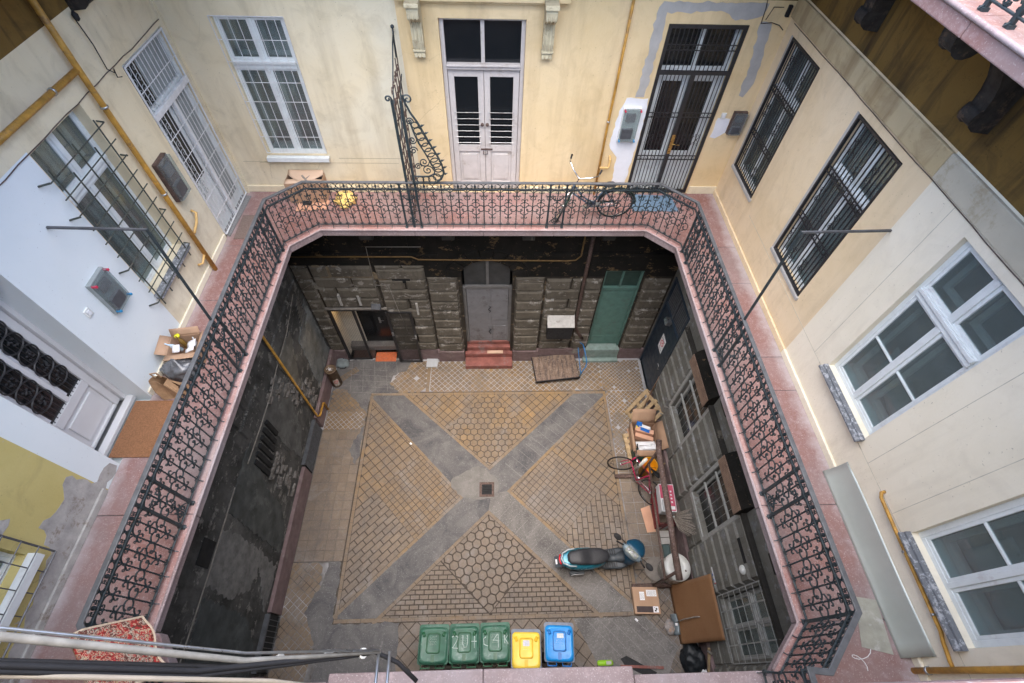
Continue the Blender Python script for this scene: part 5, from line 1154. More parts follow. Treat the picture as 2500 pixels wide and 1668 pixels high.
# cardboard box with tape, yellow bag, flattened box
def boxopen(name,label,loc,rz,sx,sy,sz,mat,flaps=(),inner='dark',cat='cardboard box',th=.006,bottom=True):
    t=thing(name,label,cat,loc,rz); a,b=sx/2,sy/2; w=MB()
    w.box((-a,-b,0),(a,-b+th,sz)).box((-a,b-th,0),(a,b,sz)).box((-a,-b+th,0),(-a+th,b-th,sz)).box((a-th,-b+th,0),(a,b-th,sz)).box((-a+th,-b+th,0),(a-th,b-th,th)); w.build('carton',M[mat] if isinstance(mat,str) else mat,t,False)
    for (side,len_,ang) in flaps:
        f=MB(); L=len_; an=math.radians(ang); dx,dz=math.cos(an)*L,math.sin(an)*L
        if side in 'xX': s=1 if side=='x' else -1; P=[(s*a,-b,sz),(s*a,b,sz),(s*(a+dx),b,sz+dz),(s*(a+dx),-b,sz+dz)]
        else: s=1 if side=='y' else -1; P=[(-a,s*b,sz),(a,s*b,sz),(a,s*(b+dx),sz+dz),(-a,s*(b+dx),sz+dz)]
        f.sheet(lambda u,v:tuple(Vector(P[0]).lerp(Vector(P[1]),u).lerp(Vector(P[3]).lerp(Vector(P[2]),u),v)),3,3,.005); f.build('flap',M[mat] if isinstance(mat,str) else mat,t,False)
    return t
bx=boxopen('cardboard_box','large pale cardboard box with crossed sticks on top below the rear left window',(-3.40,7.86,G),0,.68,.36,.44,'card')
mb=MB(); mb.sheet(lambda u,v:(-.34+.68*u,-.18+.13*v+.02*math.sin(PI*u),.445+.008*v),8,2,.004).sheet(lambda u,v:(-.32+.66*u,.18-.30*v*math.sin(PI*(u*.8+.1)),.452+.05*(1-v)),10,4,.004); mb.build('flap',M['cardlight'],bx,False)
mb=MB(); mb.box((-.3,-.1,.3),(.3,.1,.40)); mb.build('contents',M['dark'],bx,False)
mb=MB(); mb.tube([(.12,-.16,.46),(-.02,.0,.50)],.02,4).tube([(.05,-.08,.48),(.16,.15,.47)],.008,4); mb.build('stick',M['oldwood'],bx,False)
mb=MB(); mb.prism([(-3.60,7.42),(-3.03,7.50),(-3.02,7.75),(-3.62,7.66)],G+.004,G+.02).box((-3.3,7.70,G+.02),(-3.12,7.78,G+.1)); tag(mb.build('flattened_carton',M['cardpink']),'flattened salmon cardboard carton lying in front of the pale box','cardboard')
tag(MB().box((-3.50,7.60,G+.02),(-3.34,7.68,G+.06)).build('dark_carton_end',M['rubber']),'small dark box end lying on the flattened salmon carton','box')
def bag(name,label,cat,loc,r,mat,seed=0,amp=.25,fr=3.0,knot=True,sub=3,group=None,flatb=True):
    bm=bmesh.new(); bmesh.ops.create_icosphere(bm,subdivisions=4,radius=1)
    for v in bm.verts:
        n=v.co.normalized(); d=1+amp*noise.noise(n*fr*.7+Vector((seed,0,0)))+amp*.5*noise.noise(n*fr*2.3+Vector((seed,3,0)))+amp*.35*abs(noise.noise(n*fr*5+Vector((seed,7,2))))
        v.co=Vector((n.x*d*r[0],n.y*d*r[1],max(-.62,n.z*d)*r[2]))
        if knot and n.z>.8: v.co.z+=(n.z-.8)*5*.25*r[2]; v.co.x*=1-(n.z-.8)*3; v.co.y*=1-(n.z-.8)*3
    me=bpy.data.meshes.new(name); bm.to_mesh(me); bm.free(); me.materials.append(M[mat] if isinstance(mat,str) else mat)
    for p in me.polygons: p.use_smooth=True
    o=bpy.data.objects.new(name,me); COL.objects.link(o); o.location=(loc[0],loc[1],loc[2]+.62*r[2]); return tag(o,label,cat,group)
o=bag('plastic_bag','crumpled yellow and orange plastic bag beside the flattened carton on the rear gallery','bag',(-2.70,7.72,G),(.19,.20,.10),flat('crumpled yellow plastic',(.75,.55,.18),.35,.3,9,bs=.6,dirt=(.7,.25,.15)),3,.4)
# left gallery rubbish
bx=boxopen('cardboard_box','open cardboard box of empty bottles on the left gallery beside the railing',(-4.34,4.10,G),.15,.40,.34,.30,'card',(('X',.14,30),('y',.12,60),('Y',.12,15),('x',.1,40)))
def bottle(mb,x,y,z,r,h,T=None): mb.lathe([(r*.8,0),(r,.01),(r,h*.6),(r*.45,h*.8),(r*.3,h*.85),(r*.3,h)],10,0,(T or Matrix())@Matrix.Translation((x,y,z)))
for (x,y,c,h,rx) in ((-.14,.08,(.55,.7,.8),.30,.5),(-.05,.10,(.2,.12,.03),.32,.1),(.08,.05,(.5,.5,.5),.26,-.3),(.02,-.08,(.7,.68,.62),.22,.9)):
    mb=MB(); bottle(mb,0,0,0,.035,h); ob=mb.build('bottle',flat('bottle %d'%int(h*100),c,.15,.05,5),bx,False); ob.location=(x,y,.08); ob.rotation_euler=(rx*.5,-rx*.6,0)
mb=MB(); mb.lathe([(.001,0),(.035,.005),(.036,.03),(.001,.035)],12,0,Matrix.Translation((-.08,.12,.345))); mb.build('yellow_cap',flat('bright yellow cap',(.75,.72,.02),.4,.05),bx,False)
mb=MB(); mb.sheet(lambda u,v:(.02+.14*u,-.12+.2*v,.24+.06*u+.02*math.sin(9*v)),4,4,.003).sheet(lambda u,v:(-.15+.1*u,-.1+.1*v,.26+.05*v),3,3,.003); mb.build('paper_scrap',M['paper'],bx,False)
bag('rubbish_bag','shiny dark grey knotted rubbish bag on the left gallery between box and paper bag','bag',(-4.36,3.79,G),(.23,.17,.19),'greyplastic',11,.25,knot=True)
pb=thing('paper_bag','crumpled brown kraft paper carrier bag with printed marks on the left gallery','bag',(-4.38,3.47,G))
mb=MB(); 
mb.sheet(lambda u,v:(.17*math.cos(2*PI*u)*(1.0 if abs(math.cos(2*PI*u))>.3 else .9)*(1-.25*v)+.02*math.sin(13*u+5*v)-.03*v,.11*(1 if math.sin(2*PI*u)>0 else -1)*min(1,abs(math.sin(2*PI*u))*1.6)*(1-.55*v)+.02*math.sin(17*u+3*v),.34*v+.012*math.sin(21*u)),32,8,.003,smooth=False)
mb.sheet(lambda u,v:(-.16+.30*u,-.10+.2*v,.002),2,2,.002); mb.build('paper_body',M['kraft'],pb,False)
mb=MB(); mb.tube([(-.10,.04,.33),(-.13,.05,.42),(-.05,.06,.43),(-.03,.05,.33)],.008,4,flat=2); mb.build('paper_handle',M['kraft'],pb,False)
mb=MB(); mb.tube([(.155+.0,.0+.028*math.cos(t*.7),.16+.028*math.sin(t*.7)) for t in range(10)],.004,4).tube([(.155,-.04,.07),(.155,.04,.07)],.004,4).tube([(.158,-.05,.1),(.158,.05,.1)],.003,4); mb.build('printed_mark',M['rust'],pb,False)
# patterned carpet over the near left railing
n=NT('persian carpet'); c=n.ramp(n.noise(19,3,.6,dist=.8),[(.30,(.10,.03,.02)),(.38,(.33,.02,.02)),(.47,(.42,.33,.22)),(.52,(.36,.03,.03)),(.56,(.08,.03,.03)),(.60,(.38,.34,.26)),(.66,(.40,.22,.06))],'CONSTANT')
c=n.mix(n.step(n.noise(9,2),.52,.56),c,n.ramp(n.noise(44,3,.6),[(.42,(.12,.04,.03)),(.5,(.40,.36,.28)),(.6,(.33,.03,.03))],'CONSTANT')); M['carpet']=n.done(c,.95,n.noise(150,2),.5,.004)
A=Vector((-3.53,.42,7.13)); B_=Vector((-3.12,-.06,7.13)); dd_=(B_-A); nn_=Vector((.76,.65,0))
def cf(u,v):
    w=(v-.45)*1.15; r=.035
    p=A+dd_*u
    if abs(w)<r*1.5: a_=w/(r*1.5)*PI/2; return tuple(p+nn_*r*math.sin(a_)*1.3+Vector((0,0,r*math.cos(a_)-.005+.01*math.sin(u*8))))
    s_=1 if w>0 else -1; return tuple(p+nn_*(s_*(r*1.3+.03*math.sin(u*9+v*5)*abs(w)+ .42*max(0,abs(w)-.05)))+Vector((0,0,-(abs(w)-r*1.5)*.85)))
cp_=thing('carpet','red and cream persian patterned rug draped over the near left railing corner','carpet',tuple(A.lerp(B_,.5)))
mb=MB(); mb.sheet(cf,22,36,.014); mb.build('rug',M['carpet'],cp_)
mb=MB(); mb.tube([cf(0,k/20) for k in range(21)],.011,5).tube([cf(1,k/20) for k in range(21)],.011,5).tube([cf(k/12,1) for k in range(13)],.011,5).tube([cf(k/12,0) for k in range(13)],.011,5); mb.build('binding',flat('cream rug binding',(.5,.4,.3),.9,.2,60),cp_)
# spiked wing grille across the rear gallery
sg_=thing('spiked_partition','tall ornate wrought iron partition with a fan of spikes across the rear gallery','partition',(-1.29,7.0,G))
IR=M['iron']
X0=-1.29; mb=MB(); mb.box((X0+.115,6.945,G+1.0),(X0+.155,6.985,8.52)); mb.box((X0-.02,6.985,G),(X0+.02,7.025,8.5)); 
mb.tube([(X0,7.0,8.5)]+[(X0-.0,7.0+p,q) for p,q in []]+[(X0+a,7.0,b) for a,b in spiral(-.05,8.52,.05,.012,0,420,16)],.014,6)
mb.build('post',M['iron'],sg_)
mb=MB()   # lattice towards the wall
for k in range(6): y=7.06+k*.18; mb.box((X0-.008,y-.008,G+.05),(X0+.008,y+.008,8.3+.11*k))
for z_ in (6.2,6.7,7.25,7.8,8.3): mb.box((X0-.007,7.02,z_-.008),(X0+.007,8.04,z_+.008))
for z_ in [6.3+.25*k for k in range(10)]:
    for y in (7.15,7.33,7.51,7.69,7.87):
        mb.tube([(X0+.0,y+p,z_+q) for p,q in spiral(0,0,.07,.012,0,400,9)],.007,4)
mb.build('scroll_lattice',M['rust'],sg_)
mb=MB(); mb.tube([(X0,7.04,8.0),(X0-.03,7.25,8.15),(X0-.05,7.45,8.4),(X0,7.6,8.8),(X0+.0,7.8,8.95),(X0+.0,8.0,9.02)],.012,6)
mb.tube([(X0,7.9,8.7),(X0,7.95,9.0),(X0,7.97,9.08)],.014,6); mb.lathe([(.004,-.03),(.028,-.012),(.028,.012),(.004,.03)],10,0,Matrix.Translation((X0,7.97,9.1))); mb.tube([(X0+.06,7.0,7.9),(X0+.06,7.4,8.35),(X0+.04,7.9,8.45)],.010,5); mb.build('crest',M['iron'],sg_)
# the wing leaning out over the courtyard side (in the plane of the railing)
def W(u,z): return (X0+u,6.95,z)
outer=[(.05,7.86),(.12,7.62),(.20,7.47),(.30,7.32),(.40,7.18),(.50,7.06),(.585,6.96),(.63,6.86),(.62,6.79),(.55,6.745),(.42,6.73),(.25,6.73),(.05,6.73)]
outer=[(u,G+1.0+(z-6.73)*1.06) for u,z in outer]
z00=G+1.01
def wing(u,z): return (X0+u,6.96,z)
mb=MB(); O=[(.17,8.60),(.20,8.47),(.25,8.34),(.34,8.18),(.39,8.06),(.44,7.94),(.49,7.82),(.54,7.71),(.59,7.60),(.64,7.46),(.665,7.30),(.61,7.18),(.52,7.11),(.44,7.10),(.16,7.10)]
mb.tube([wing(*p) for p in O],.017,5); I_=[(.22,8.20),(.26,8.01),(.31,7.84),(.39,7.67),(.46,7.49),(.52,7.37),(.50,7.28),(.40,7.23),(.16,7.23)]
mb.tube([wing(*p) for p in I_],.013,5); mb.tube([wing(u_,z_) for u_,z_ in spiral(.24,8.54,.075,.01,180,-300,16)],.013,5)
def along(P,t):
    L=[0]
    for a,b in zip(P,P[1:]): L.append(L[-1]+math.hypot(b[0]-a[0],b[1]-a[1]))
    d=t*L[-1]
    for i in range(len(P)-1):
        if d<=L[i+1]: q=(d-L[i])/(L[i+1]-L[i]); return (P[i][0]+(P[i+1][0]-P[i][0])*q,P[i][1]+(P[i+1][1]-P[i][1])*q)
    return P[-1]
for k in range(14): a=along(O,.24+k*.054); b=along(I_,.06+k*.068); c=((a[0]+b[0])/2,(a[1]+b[1])/2); r=math.hypot(a[0]-b[0],a[1]-b[1])/2*.85; mb.tube([wing(p,q) for p,q in arc(c[0],c[1],r,0,360,12)],.010,4)
for (cx,cz,r,s) in ((.22,8.20,.06,1),(.22,7.89,.065,-1),(.21,7.71,.07,1),(.355,7.50,.085,-1),(.40,7.35,.095,1),(.25,7.42,.06,1)): mb.tube([wing(p,q) for p,q in spiral(cx,cz,r,.008,0,600*s,20)],.010,4)
mb.build('scrolled_wing',M['iron'],sg_)
for k in range(8):
    a=along(O,.26+k*.065); mb=MB(); d=Vector((.83,0,.32)) ; d.normalize(); p=Vector(wing(*a)); mb.tube([p-d*.02,p+d*.02,p+d*.03,p+d*.085],[.008,.009,.022,.001],6); mb.tube([p+d*.028,p+d*.04],.014,6); mb.build('spike',M['iron'],sg_)
# overhead conduit bundle and bracket near the camera
cb_=thing('cable_bundle','pale conduit bundled with black cables crossing the lower left just below the viewpoint','conduit',(-.5,.15,8.6))
mb=MB(); mb.tube([(-2.6,.19,10.75),(-1.78,.19,9.89),(-1.16,.115,9.02),(-.52,.155,8.58)],[.018,.018,.016,.009],12); mb.build('conduit',flat('cream grey conduit',(.25,.24,.215),.5,.25,12),cb_)
mb=MB(); mb.tube([(-2.6,.215,10.76),(-1.78,.218,9.90),(-1.16,.15,9.03),(-.52,.165,8.60)],.008,6); mb.build('steel_wire',M['steel'],cb_)
for off,r_q in (((0,-.055,-.02),.014),((.0,-.075,-.03),.012)):
    mb=MB(); mb.tube([(-2.6,.16+off[1],10.70+off[2]),(-1.78,.15+off[1],9.86+off[2]),(-1.3,.13+off[1]*1.1,9.25+off[2]),(-.9,.15+off[1]*.6,8.85+off[2]),(-.56,.16,8.58),(-.42,.1,8.48),(-.3,.0,8.42)],r_q,7); mb.build('black_cable',M['rubber'],cb_)
mb=MB()
for p in ((-1.02,.12,8.90),(-.80,.14,8.73),(-.62,.15,8.62)): mb.lathe([(.026,-.01),(.030,-.01),(.030,.01),(.026,.01)],10,0,Matrix.Translation(p)@Matrix.Rotation(.9,4,'Y'))
mb.build('cable_tie',M['enamel'],cb_)
mb=MB(); mb.tube([(-.53,.16,8.58),(-.52,-.6,8.58)],.010,6).tube([(-.46,.16,8.585),(-.45,-.6,8.585)],.010,6); mb.build('bracket_rod',M['steel'],cb_)
tag(MB().tube([(-2.6,.07,10.7),(-1.78,.062,9.80),(-1.0,.02,9.0),(-.6,-.05,8.5)],.012,7).build('service_cable',flat('beige cable',(.42,.36,.28),.6,.1,9)),'thin beige cable at the bottom left edge of the view','cable')
tag(MB().tube([(-2.6,.12,10.62),(-1.78,.11,9.77),(-1.25,.09,9.1),(-.95,.10,8.86),(-.7,.13,8.68),(-.58,.15,8.60)],.011,7).build('service_cable',M['rubber']),'thick black cable looping below the pale conduit at lower left','cable')
# ============================================================ THINGS ON THE COURTYARD FLOOR
def rrect(w,d,r,n=5,cx=0,cy=0):
    P=[]
    for sx,sy,a in ((1,1,0),(-1,1,90),(-1,-1,180),(1,-1,270)):
        for k in range(n+1): q=math.radians(a+90*k/n); P.append((cx+sx*(w/2-r)+r*math.cos(q),cy+sy*(d/2-r)+r*math.sin(q)))
    return P
def ringz(P,z): return [(x,y,z) for x,y in P]
# wheelie bins -------------------------------------------------
def wheelie(label,loc,rz,body,lid,rim,strokes=None,plate=None,group='wheelie bins in a row',tall=1.0):
    t=thing('wheelie_bin',label,'wheelie bin',loc,rz,group)
    mb=MB(); R=[(.46,.46,.02),(.50,.52,.5),(.545,.60,.93),(.60,.68,.95),(.60,.68,.992)]
    mb.loft([ringz(rrect(w,d,.05,4,0,(.66-d)/2*.3),z*tall) for w,d,z in R]); mb.build('bin_body',body,t,False,bev=.004)
    L=MB(); L.loft([ringz(rrect(.555,.61,.06,5,0,-.025),.985*tall),ringz(rrect(.56,.615,.08,5,0,-.025),1.012*tall),ringz(rrect(.53,.58,.10,5,0,-.025),1.035*tall),ringz(rrect(.47,.52,.10,5,0,-.025),1.052*tall),ringz(rrect(.46,.51,.10,5,0,-.025),1.050*tall)])
    lo=L.build('lid',lid,t,False)
    L=MB(); L.loft([ringz(rrect(.27,.35,.05,5,0,.01),1.045*tall),ringz(rrect(.27,.35,.05,5,0,.01),1.068*tall),ringz(rrect(.225,.305,.04,5,0,.01),1.068*tall),ringz(rrect(.225,.305,.04,5,0,.01),1.048*tall)],caps=False); L.build('lid_panel_rim',rim,lo,False)
    L=MB()
    for s in (-1,1): L.loft([[(s*.20+a*math.cos(s*-.5)-b*math.sin(s*-.5),.16+a*math.sin(s*-.5)+b*math.cos(s*-.5),z) for a,b in rrect(.07-i*.02,.10-i*.02,.012,2)] for i,z in ((0,1.04*tall),(1,1.072*tall))])
    L.box((-.035,-.30,1.03*tall),(.035,-.18,1.056*tall)); L.parts('lid_boss',rim,lo,world=False)
    H=MB(); 
    for a,b in ((-.23,-.06),(.06,.23)): H.tube([(a,-.33,.97*tall),(a,-.40,.98*tall),(b,-.40,.98*tall),(b,-.33,.97*tall)],.013,6)
    H.parts('handle',rim,t,world=False)
    for s in (-1,1): w_=MB(); w_.lathe([(.01,-.03),(.10,-.03),(.10,.03),(.01,.03)],16,0,Matrix.Translation((s*.24,-.24,.10))@Matrix.Rotation(PI/2,4,'Y')); w_.build('wheel',M['rubber'],t,False)
    if plate: MB().prism(rrect(plate[2],plate[3],.01,2,plate[0],plate[1]),1.0525*tall,1.0565*tall).build('sticker',plate[4],lo,False,)
    if strokes:
        S=MB()
        for st in strokes: S.tube([(x,y,1.058*tall+(.012 if abs(x)<.15 and abs(y-.01)<.19 else -.001)) for x,y in st],.007,5,flat=.35)
        S.build('painted_mark',flat('white spray paint',(.45,.55,.51),.6,.25,30),lo,False)
    T_=MB(); rr=random.Random(int(loc[0]*10))
    for k in range(6): scribble(T_,Matrix.Translation((0,0,0)),-.07,.06,.12-k*.028,.010,1.0555*tall,k+3,.0007)
    T_.build('moulded_lettering',M['paper'] if rz or True else rim,lo,False)
    return t
gb=flat('green bin plastic',(.035,.12,.075),.45,.15,6,dirt=(.09,.17,.14)); gl=flat('scuffed green lid',(.04,.13,.085),.42,.2,7,dirt=(.15,.25,.21)); grm=flat('green rim',(.02,.10,.045),.4,.1,6)
wheelie('green wheelie bin at the left end of the row, lid without graffiti',(-1.04,.595,0),-.01,gb,gl,grm)
Z=[(-.22,.10),(-.10,.10),(-.21,-.12),(-.08,-.13)]
wheelie('middle green wheelie bin with white ZU graffiti on its lid',(-.43,.595,0),0,gb,gl,grm,[[(-.25,.10),(-.19,.13),(-.13,.10),(-.15,.03),(-.23,-.08),(-.12,-.09)],[(-.03,.13),(-.03,-.02),(.0,-.08),(.05,-.07),(.065,.0),(.065,.13)],[(.20,.12),(.20,-.09)],[(.14,.02),(.25,.02)]])
wheelie('green wheelie bin beside the yellow one with white C4K graffiti on its lid',(.18,.60,0),.0,gb,gl,grm,[[(-.18,.09),(-.23,.05),(-.22,-.04),(-.14,-.07)],[(.05,.13),(-.04,.02),(.08,.01)],[(.06,.13),(.065,-.10)],[(.19,.12),(.19,-.03)],[(.25,.10),(.20,.04),(.26,-.04)]])
gr=flat('blue grey bin body',(.19,.22,.27),.6,.2,9)
wheelie('grey wheelie bin with a yellow lid bearing a pale sticker',(.795,.47,0),-.03,gr,flat('yellow lid',(.86,.60,.07),.4,.08,5),flat('yellow rim',(.80,.48,.02),.4,.08,5),None,(0,.09,.13,.10,flat('faded sticker',(.6,.6,.66),.7,.2,30)),tall=.98)
wheelie('grey wheelie bin with a bright blue lid at the right end of the row',(1.46,.57,0),-.05,gr,flat('blue lid',(.015,.27,.70),.35,.1,5),flat('blue rim',(.01,.16,.50),.35,.1,5),None,(0.02,.10,.13,.08,flat('pale sticker',(.60,.66,.68),.7,.15,30)),tall=1.0)
# ash bin ------------------------------------------------------
t=thing('ash_bin','tall rusty steel ash bin with cigarette ends on top by the left corner','ash bin',(-4.42,7.19,0),.3)
cy=flat('rusty bare steel',(.16,.11,.07),.6,.35,9,metal=.2,dirt=(.28,.2,.13))
mb=MB(); mb.lathe([(.145,0),(.15,.01),(.15,.75),(.16,.755),(.16,.78),(.135,.78),(.13,.74),(.001,.735)],24); mb.build('drum',cy,t,False)
mb=MB()
for k in range(26): a,r=rr.uniform(0,6.3),rr.uniform(0,.11); x,y=r*math.cos(a),r*math.sin(a); b=rr.uniform(0,3); mb.tube([(x,y,.745),(x+.025*math.cos(b),y+.025*math.sin(b),.752)],.0045,5)
mb.build('cigarette_ends',M['paper'],t,False)
mb=MB(); 
n_=10; V=[(.153*math.cos(q),.153*math.sin(q),z) for z in (.10,.42) for q in [-1.9+1.0*i/n_ for i in range(n_+1)]]; mb.add(V,[(i,i+1,n_+2+i,n_+1+i) for i in range(n_)]); mb.build('notice',flat('pale notice',(.42,.38,.33),.7,.1,9),t,False)
mb=MB(); mb.tube([(.157*math.cos(-1.4+.09*math.cos(q)*4),.157*math.sin(-1.4+.09*math.cos(q)*4),.30+.06*math.sin(q)) for q in [k*.35 for k in range(19)]],.006,4).tube([(.158*math.cos(-1.7),.158*math.sin(-1.7),.33),(.158*math.cos(-1.1),.158*math.sin(-1.1),.30)],.005,4); mb.build('red_ring',flat('red print',(.5,.05,.05),.5,.05),t,False)
o=bag('cloth_bag','grey blue cloth bag with black straps lying in the rear left corner','bag',(-4.38,7.85,0),(.20,.16,.10),flat('grey blue cloth',(.20,.235,.24),.9,.2,9,bs=.5),21,.22,2.2,False)
sm=MB(); sm.tube([(.02,.12,.06),(.08,.2,.10),(.16,.2,.08),(.2,.1,.03),(.17,-.02,.0),(.1,-.16,-.03),(-.05,-.17,-.04)],.012,5); sm.build('strap',M['rubber'],o,False)
t=MB(); t.box((-1.86,7.71,.009),(-1.53,8.02,.05)); tag(t.build('stone_tile',flat('pale grey marble tile',(.42,.44,.46),.5,.08,9),None,bev=.004),'square pale grey stone tile lying on the floor left of the red steps','tile')
# platform trolley ---------------------------------------------
t=thing('platform_trolley','platform trolley with worn plank deck and blue tubular handle by the rear wall','trolley',(2.02,7.57,0),math.radians(6.5))
dw=NT('worn brown deck board'); c=dw.ramp(dw.noise(3.2,6,.6,scale3=(6,1,1)),[(.3,(.07,.055,.05)),(.55,(.17,.12,.09)),(.75,(.28,.21,.17))]); c=dw.mix(dw.ramp(dw.noise(20,5),[(.5,0.),(.7,.5)]),c,(.33,.27,.23)); dwm=dw.done(c,.85,dw.noise(14,5,.6,scale3=(6,1,1)),.7,.006)
mb=MB()
for k in range(9): a=-.64+k*.1425; mb.box((a,-.42,.185),(a+.139,.42,.21))
mb.build('deck',dwm,t,False,bev=.003)
mb=MB(); mb.box((-.66,-.44,.13),(.66,-.42,.20)).box((-.66,.42,.13),(.66,.44,.20)).box((-.66,-.42,.13),(-.642,.42,.20)).box((.642,-.42,.13),(.66,.42,.20)); mb.build('frame',M['rubber'],t,False)
for x in (-.55,.55):
    for y in (-.36,.36): w_=MB(); w_.lathe([(.01,-.02),(.065,-.02),(.068,0),(.065,.02),(.01,.02)],14,0,Matrix.Translation((x+.06,y,.068))@Matrix.Rotation(PI/2,4,'X')); w_.box((x+.03,y-.03,.07),(x+.09,y+.03,.13)); w_.build('castor',M['rubber'],t,False)
mb=MB(); mb.tube([(.655,-.40,.15),(.68,-.40,.42),(.78,-.36,.62),(.80,-.30,.80),(.78,-.1,.95),(.78,.2,.96),(.74,.36,.85),(.68,.40,.5),(.655,.40,.15)],.016,8).tube([(.67,-.40,.3),(.71,.39,.66)],.012,6); mb.build('handle',M['blue'],t,False)
# scooter ------------------------------------------------------
t=thing('scooter','teal and blue motor scooter with black seat parked beside the concrete band','scooter',(1.56,2.13,0),math.radians(3.5)); t.scale=(1.05,1.0,1.0)
teal=flat('metallic teal scooter paint',(.02,.17,.24),.3,.12,3,metal=.2,spec=.6,bs=.02); blue_=flat('metallic blue scooter paint',(.005,.05,.10),.45,.15,3,metal=.0,spec=.5,bs=.02); blk=flat('black seat vinyl',(.025,.026,.03),.5,.1,20,bs=.3); dgr=flat('dark grey scooter plastic',(.045,.055,.065),.55,.15,9); slv=flat('silver scooter plastic',(.20,.26,.30),.35,.1,9,metal=.3)
def sect(x,w,z0,z1,n=16,e=2.6,yc=0):
    P=[]
    for k in range(n):
        q=2*PI*k/n; c,s=math.cos(q),math.sin(q); P.append((x,yc+w/2*abs(c)**(2/e)*(1 if c>0 else -1),(z0+z1)/2+(z1-z0)/2*abs(s)**(2/e)*(1 if s>0 else -1)))
    return P
mb=MB(); mb.loft([sect(.08,.12,.70,.80),sect(.14,.28,.62,.82),sect(.3,.42,.52,.82),sect(.5,.47,.42,.80),sect(.75,.46,.36,.76),sect(.95,.38,.33,.72),sect(1.08,.26,.33,.60)]); mb.build('rear_body',teal,t,False)
mb=MB(); mb.loft([sect(.12,.09,.80,.83),sect(.15,.20,.79,.835),sect(.24,.29,.79,.835),sect(.33,.31,.79,.825),sect(.38,.25,.79,.82)]); mb.build('tail_trim',teal,t,False)
mb=MB(); mb.tube([(.40,-.185,.82),(.26,-.17,.855),(.13,-.10,.86),(.10,0,.86),(.13,.10,.86),(.26,.17,.855),(.40,.185,.82)],.016,8); mb.build('grab_rail',flat('pale silver rail',(.42,.48,.52),.35,.1,9),t,False)
mb=MB(); mb.loft([sect(.23,.12,.80,.86),sect(.29,.26,.80,.885),sect(.45,.32,.79,.905),sect(.60,.34,.79,.90),sect(.66,.34,.78,.85),sect(.80,.36,.76,.835),sect(.98,.32,.74,.83),sect(1.10,.20,.72,.80),sect(1.15,.08,.72,.76)]); mb.build('seat',blk,t,False)
mb=MB(); mb.tube([(.09,-.10,.76),(.07,-.04,.77),(.065,.02,.77),(.09,.10,.76)],.022,6); mb.build('tail_light',flat('red lens',(.5,.02,.03),.2,.1,5),t,False)
mb=MB(); mb.add([(-.02,-.12,.50),(-.02,.12,.50),(.22,.12,.62),(.22,-.12,.62),(-.0,-.12,.46),(-.0,.12,.46),(.24,.12,.58),(.24,-.12,.58)],[(0,1,2,3),(7,6,5,4),(0,4,5,1),(1,5,6,2),(2,6,7,3),(3,7,4,0)]); mg_=mb.build('rear_mudguard',dgr,t,False,bev=.01); MB().box((.0,-.05,.515),(.035,.05,.53)).build('number_plate',M['paper'],mg_,False)
mb=MB(); mb.loft([sect(1.0,.34,.22,.36,e=5),sect(1.1,.42,.24,.34,e=5),sect(1.45,.46,.24,.34,e=5),sect(1.60,.40,.25,.42,e=5)]); mb.loft([sect(.98,.22,.3,.56),sect(1.15,.15,.3,.44),sect(1.35,.16,.3,.42),sect(1.5,.26,.3,.62)]); mb.build('footboard',dgr,t,False)
mb=MB()
for s in (-1,1):
    for k in range(6): mb.box((1.10+k*.05,s*.13-.06*1,.341),(1.12+k*.05,s*.13+.06,.350))
mb.parts('foot_grip',M['rubber'],t,world=False)
# fixed front: leg shield
mb=MB(); mb.loft([sect(1.50,.30,.30,.86,e=3),sect(1.56,.40,.28,.92,e=3),sect(1.64,.42,.32,.93,e=3),sect(1.72,.34,.42,.88,e=2.4),sect(1.79,.18,.52,.80,e=2.2)]); mb.build('leg_shield',blue_,t,False)
# steered group
ST=Matrix.Translation((1.62,0,0))@Matrix.Rotation(math.radians(38),4,'Z')
mb=MB(); mb.lathe([(.14,-.05),(.205,-.055),(.225,0),(.205,.055),(.14,.05)],22,0,ST@Matrix.Translation((.14,0,.225))@Matrix.Rotation(PI/2,4,'X')); fw_=mb.build('front_wheel',M['rubber'],t,False)
mb=MB(); mb.lathe([(.02,-.04),(.14,-.045),(.14,.045),(.02,.04)],16,0,ST@Matrix.Translation((.14,0,.225))@Matrix.Rotation(PI/2,4,'X')); mb.build('rim',slv,fw_,False)
mb=MB(); mb.loft([[tuple(ST@Vector(p)) for p in sect(*a_)] for a_ in ((.0,.16,.40,.48),(.1,.20,.42,.53),(.24,.18,.42,.53),(.34,.12,.40,.48),(.38,.04,.38,.42))]); mb.build('front_mudguard',blue_,t,False)
mb=MB(); mb.loft([[tuple(ST@Vector(p)) for p in sect(*a_)] for a_ in ((-.16,.18,.90,.99),(-.10,.46,.91,1.04),(-.02,.52,.90,1.06),(.03,.30,.90,1.04))]); mb.build('handlebar_cover',slv,t,False)
mb=MB(); mb.loft([[tuple(ST@Vector(p)) for p in sect(*a_)] for a_ in ((-.02,.36,.92,1.05),(.06,.46,.86,1.05),(.16,.42,.78,1.0),(.26,.30,.72,.93),(.33,.14,.70,.84))]); mb.build('front_cowl',blue_,t,False)
mb=MB(); mb.loft([[tuple(ST@Vector((x,y,z))) for x,y in rrect(.13,.30,.055,4,-.075,0)] for z in (1.04,1.066)]); dsh=mb.build('dashboard',M['sheet'],t,False)
mb=MB()
for y in (-.09,0,.09): mb.lathe([(.001,0),(.033,0),(.033,.006),(.001,.006)],14,0,ST@Matrix.Translation((-.075,y,1.0665)))
mb.build('gauge',flat('gauge face',(.35,.36,.38),.3,.3,60),dsh,False)
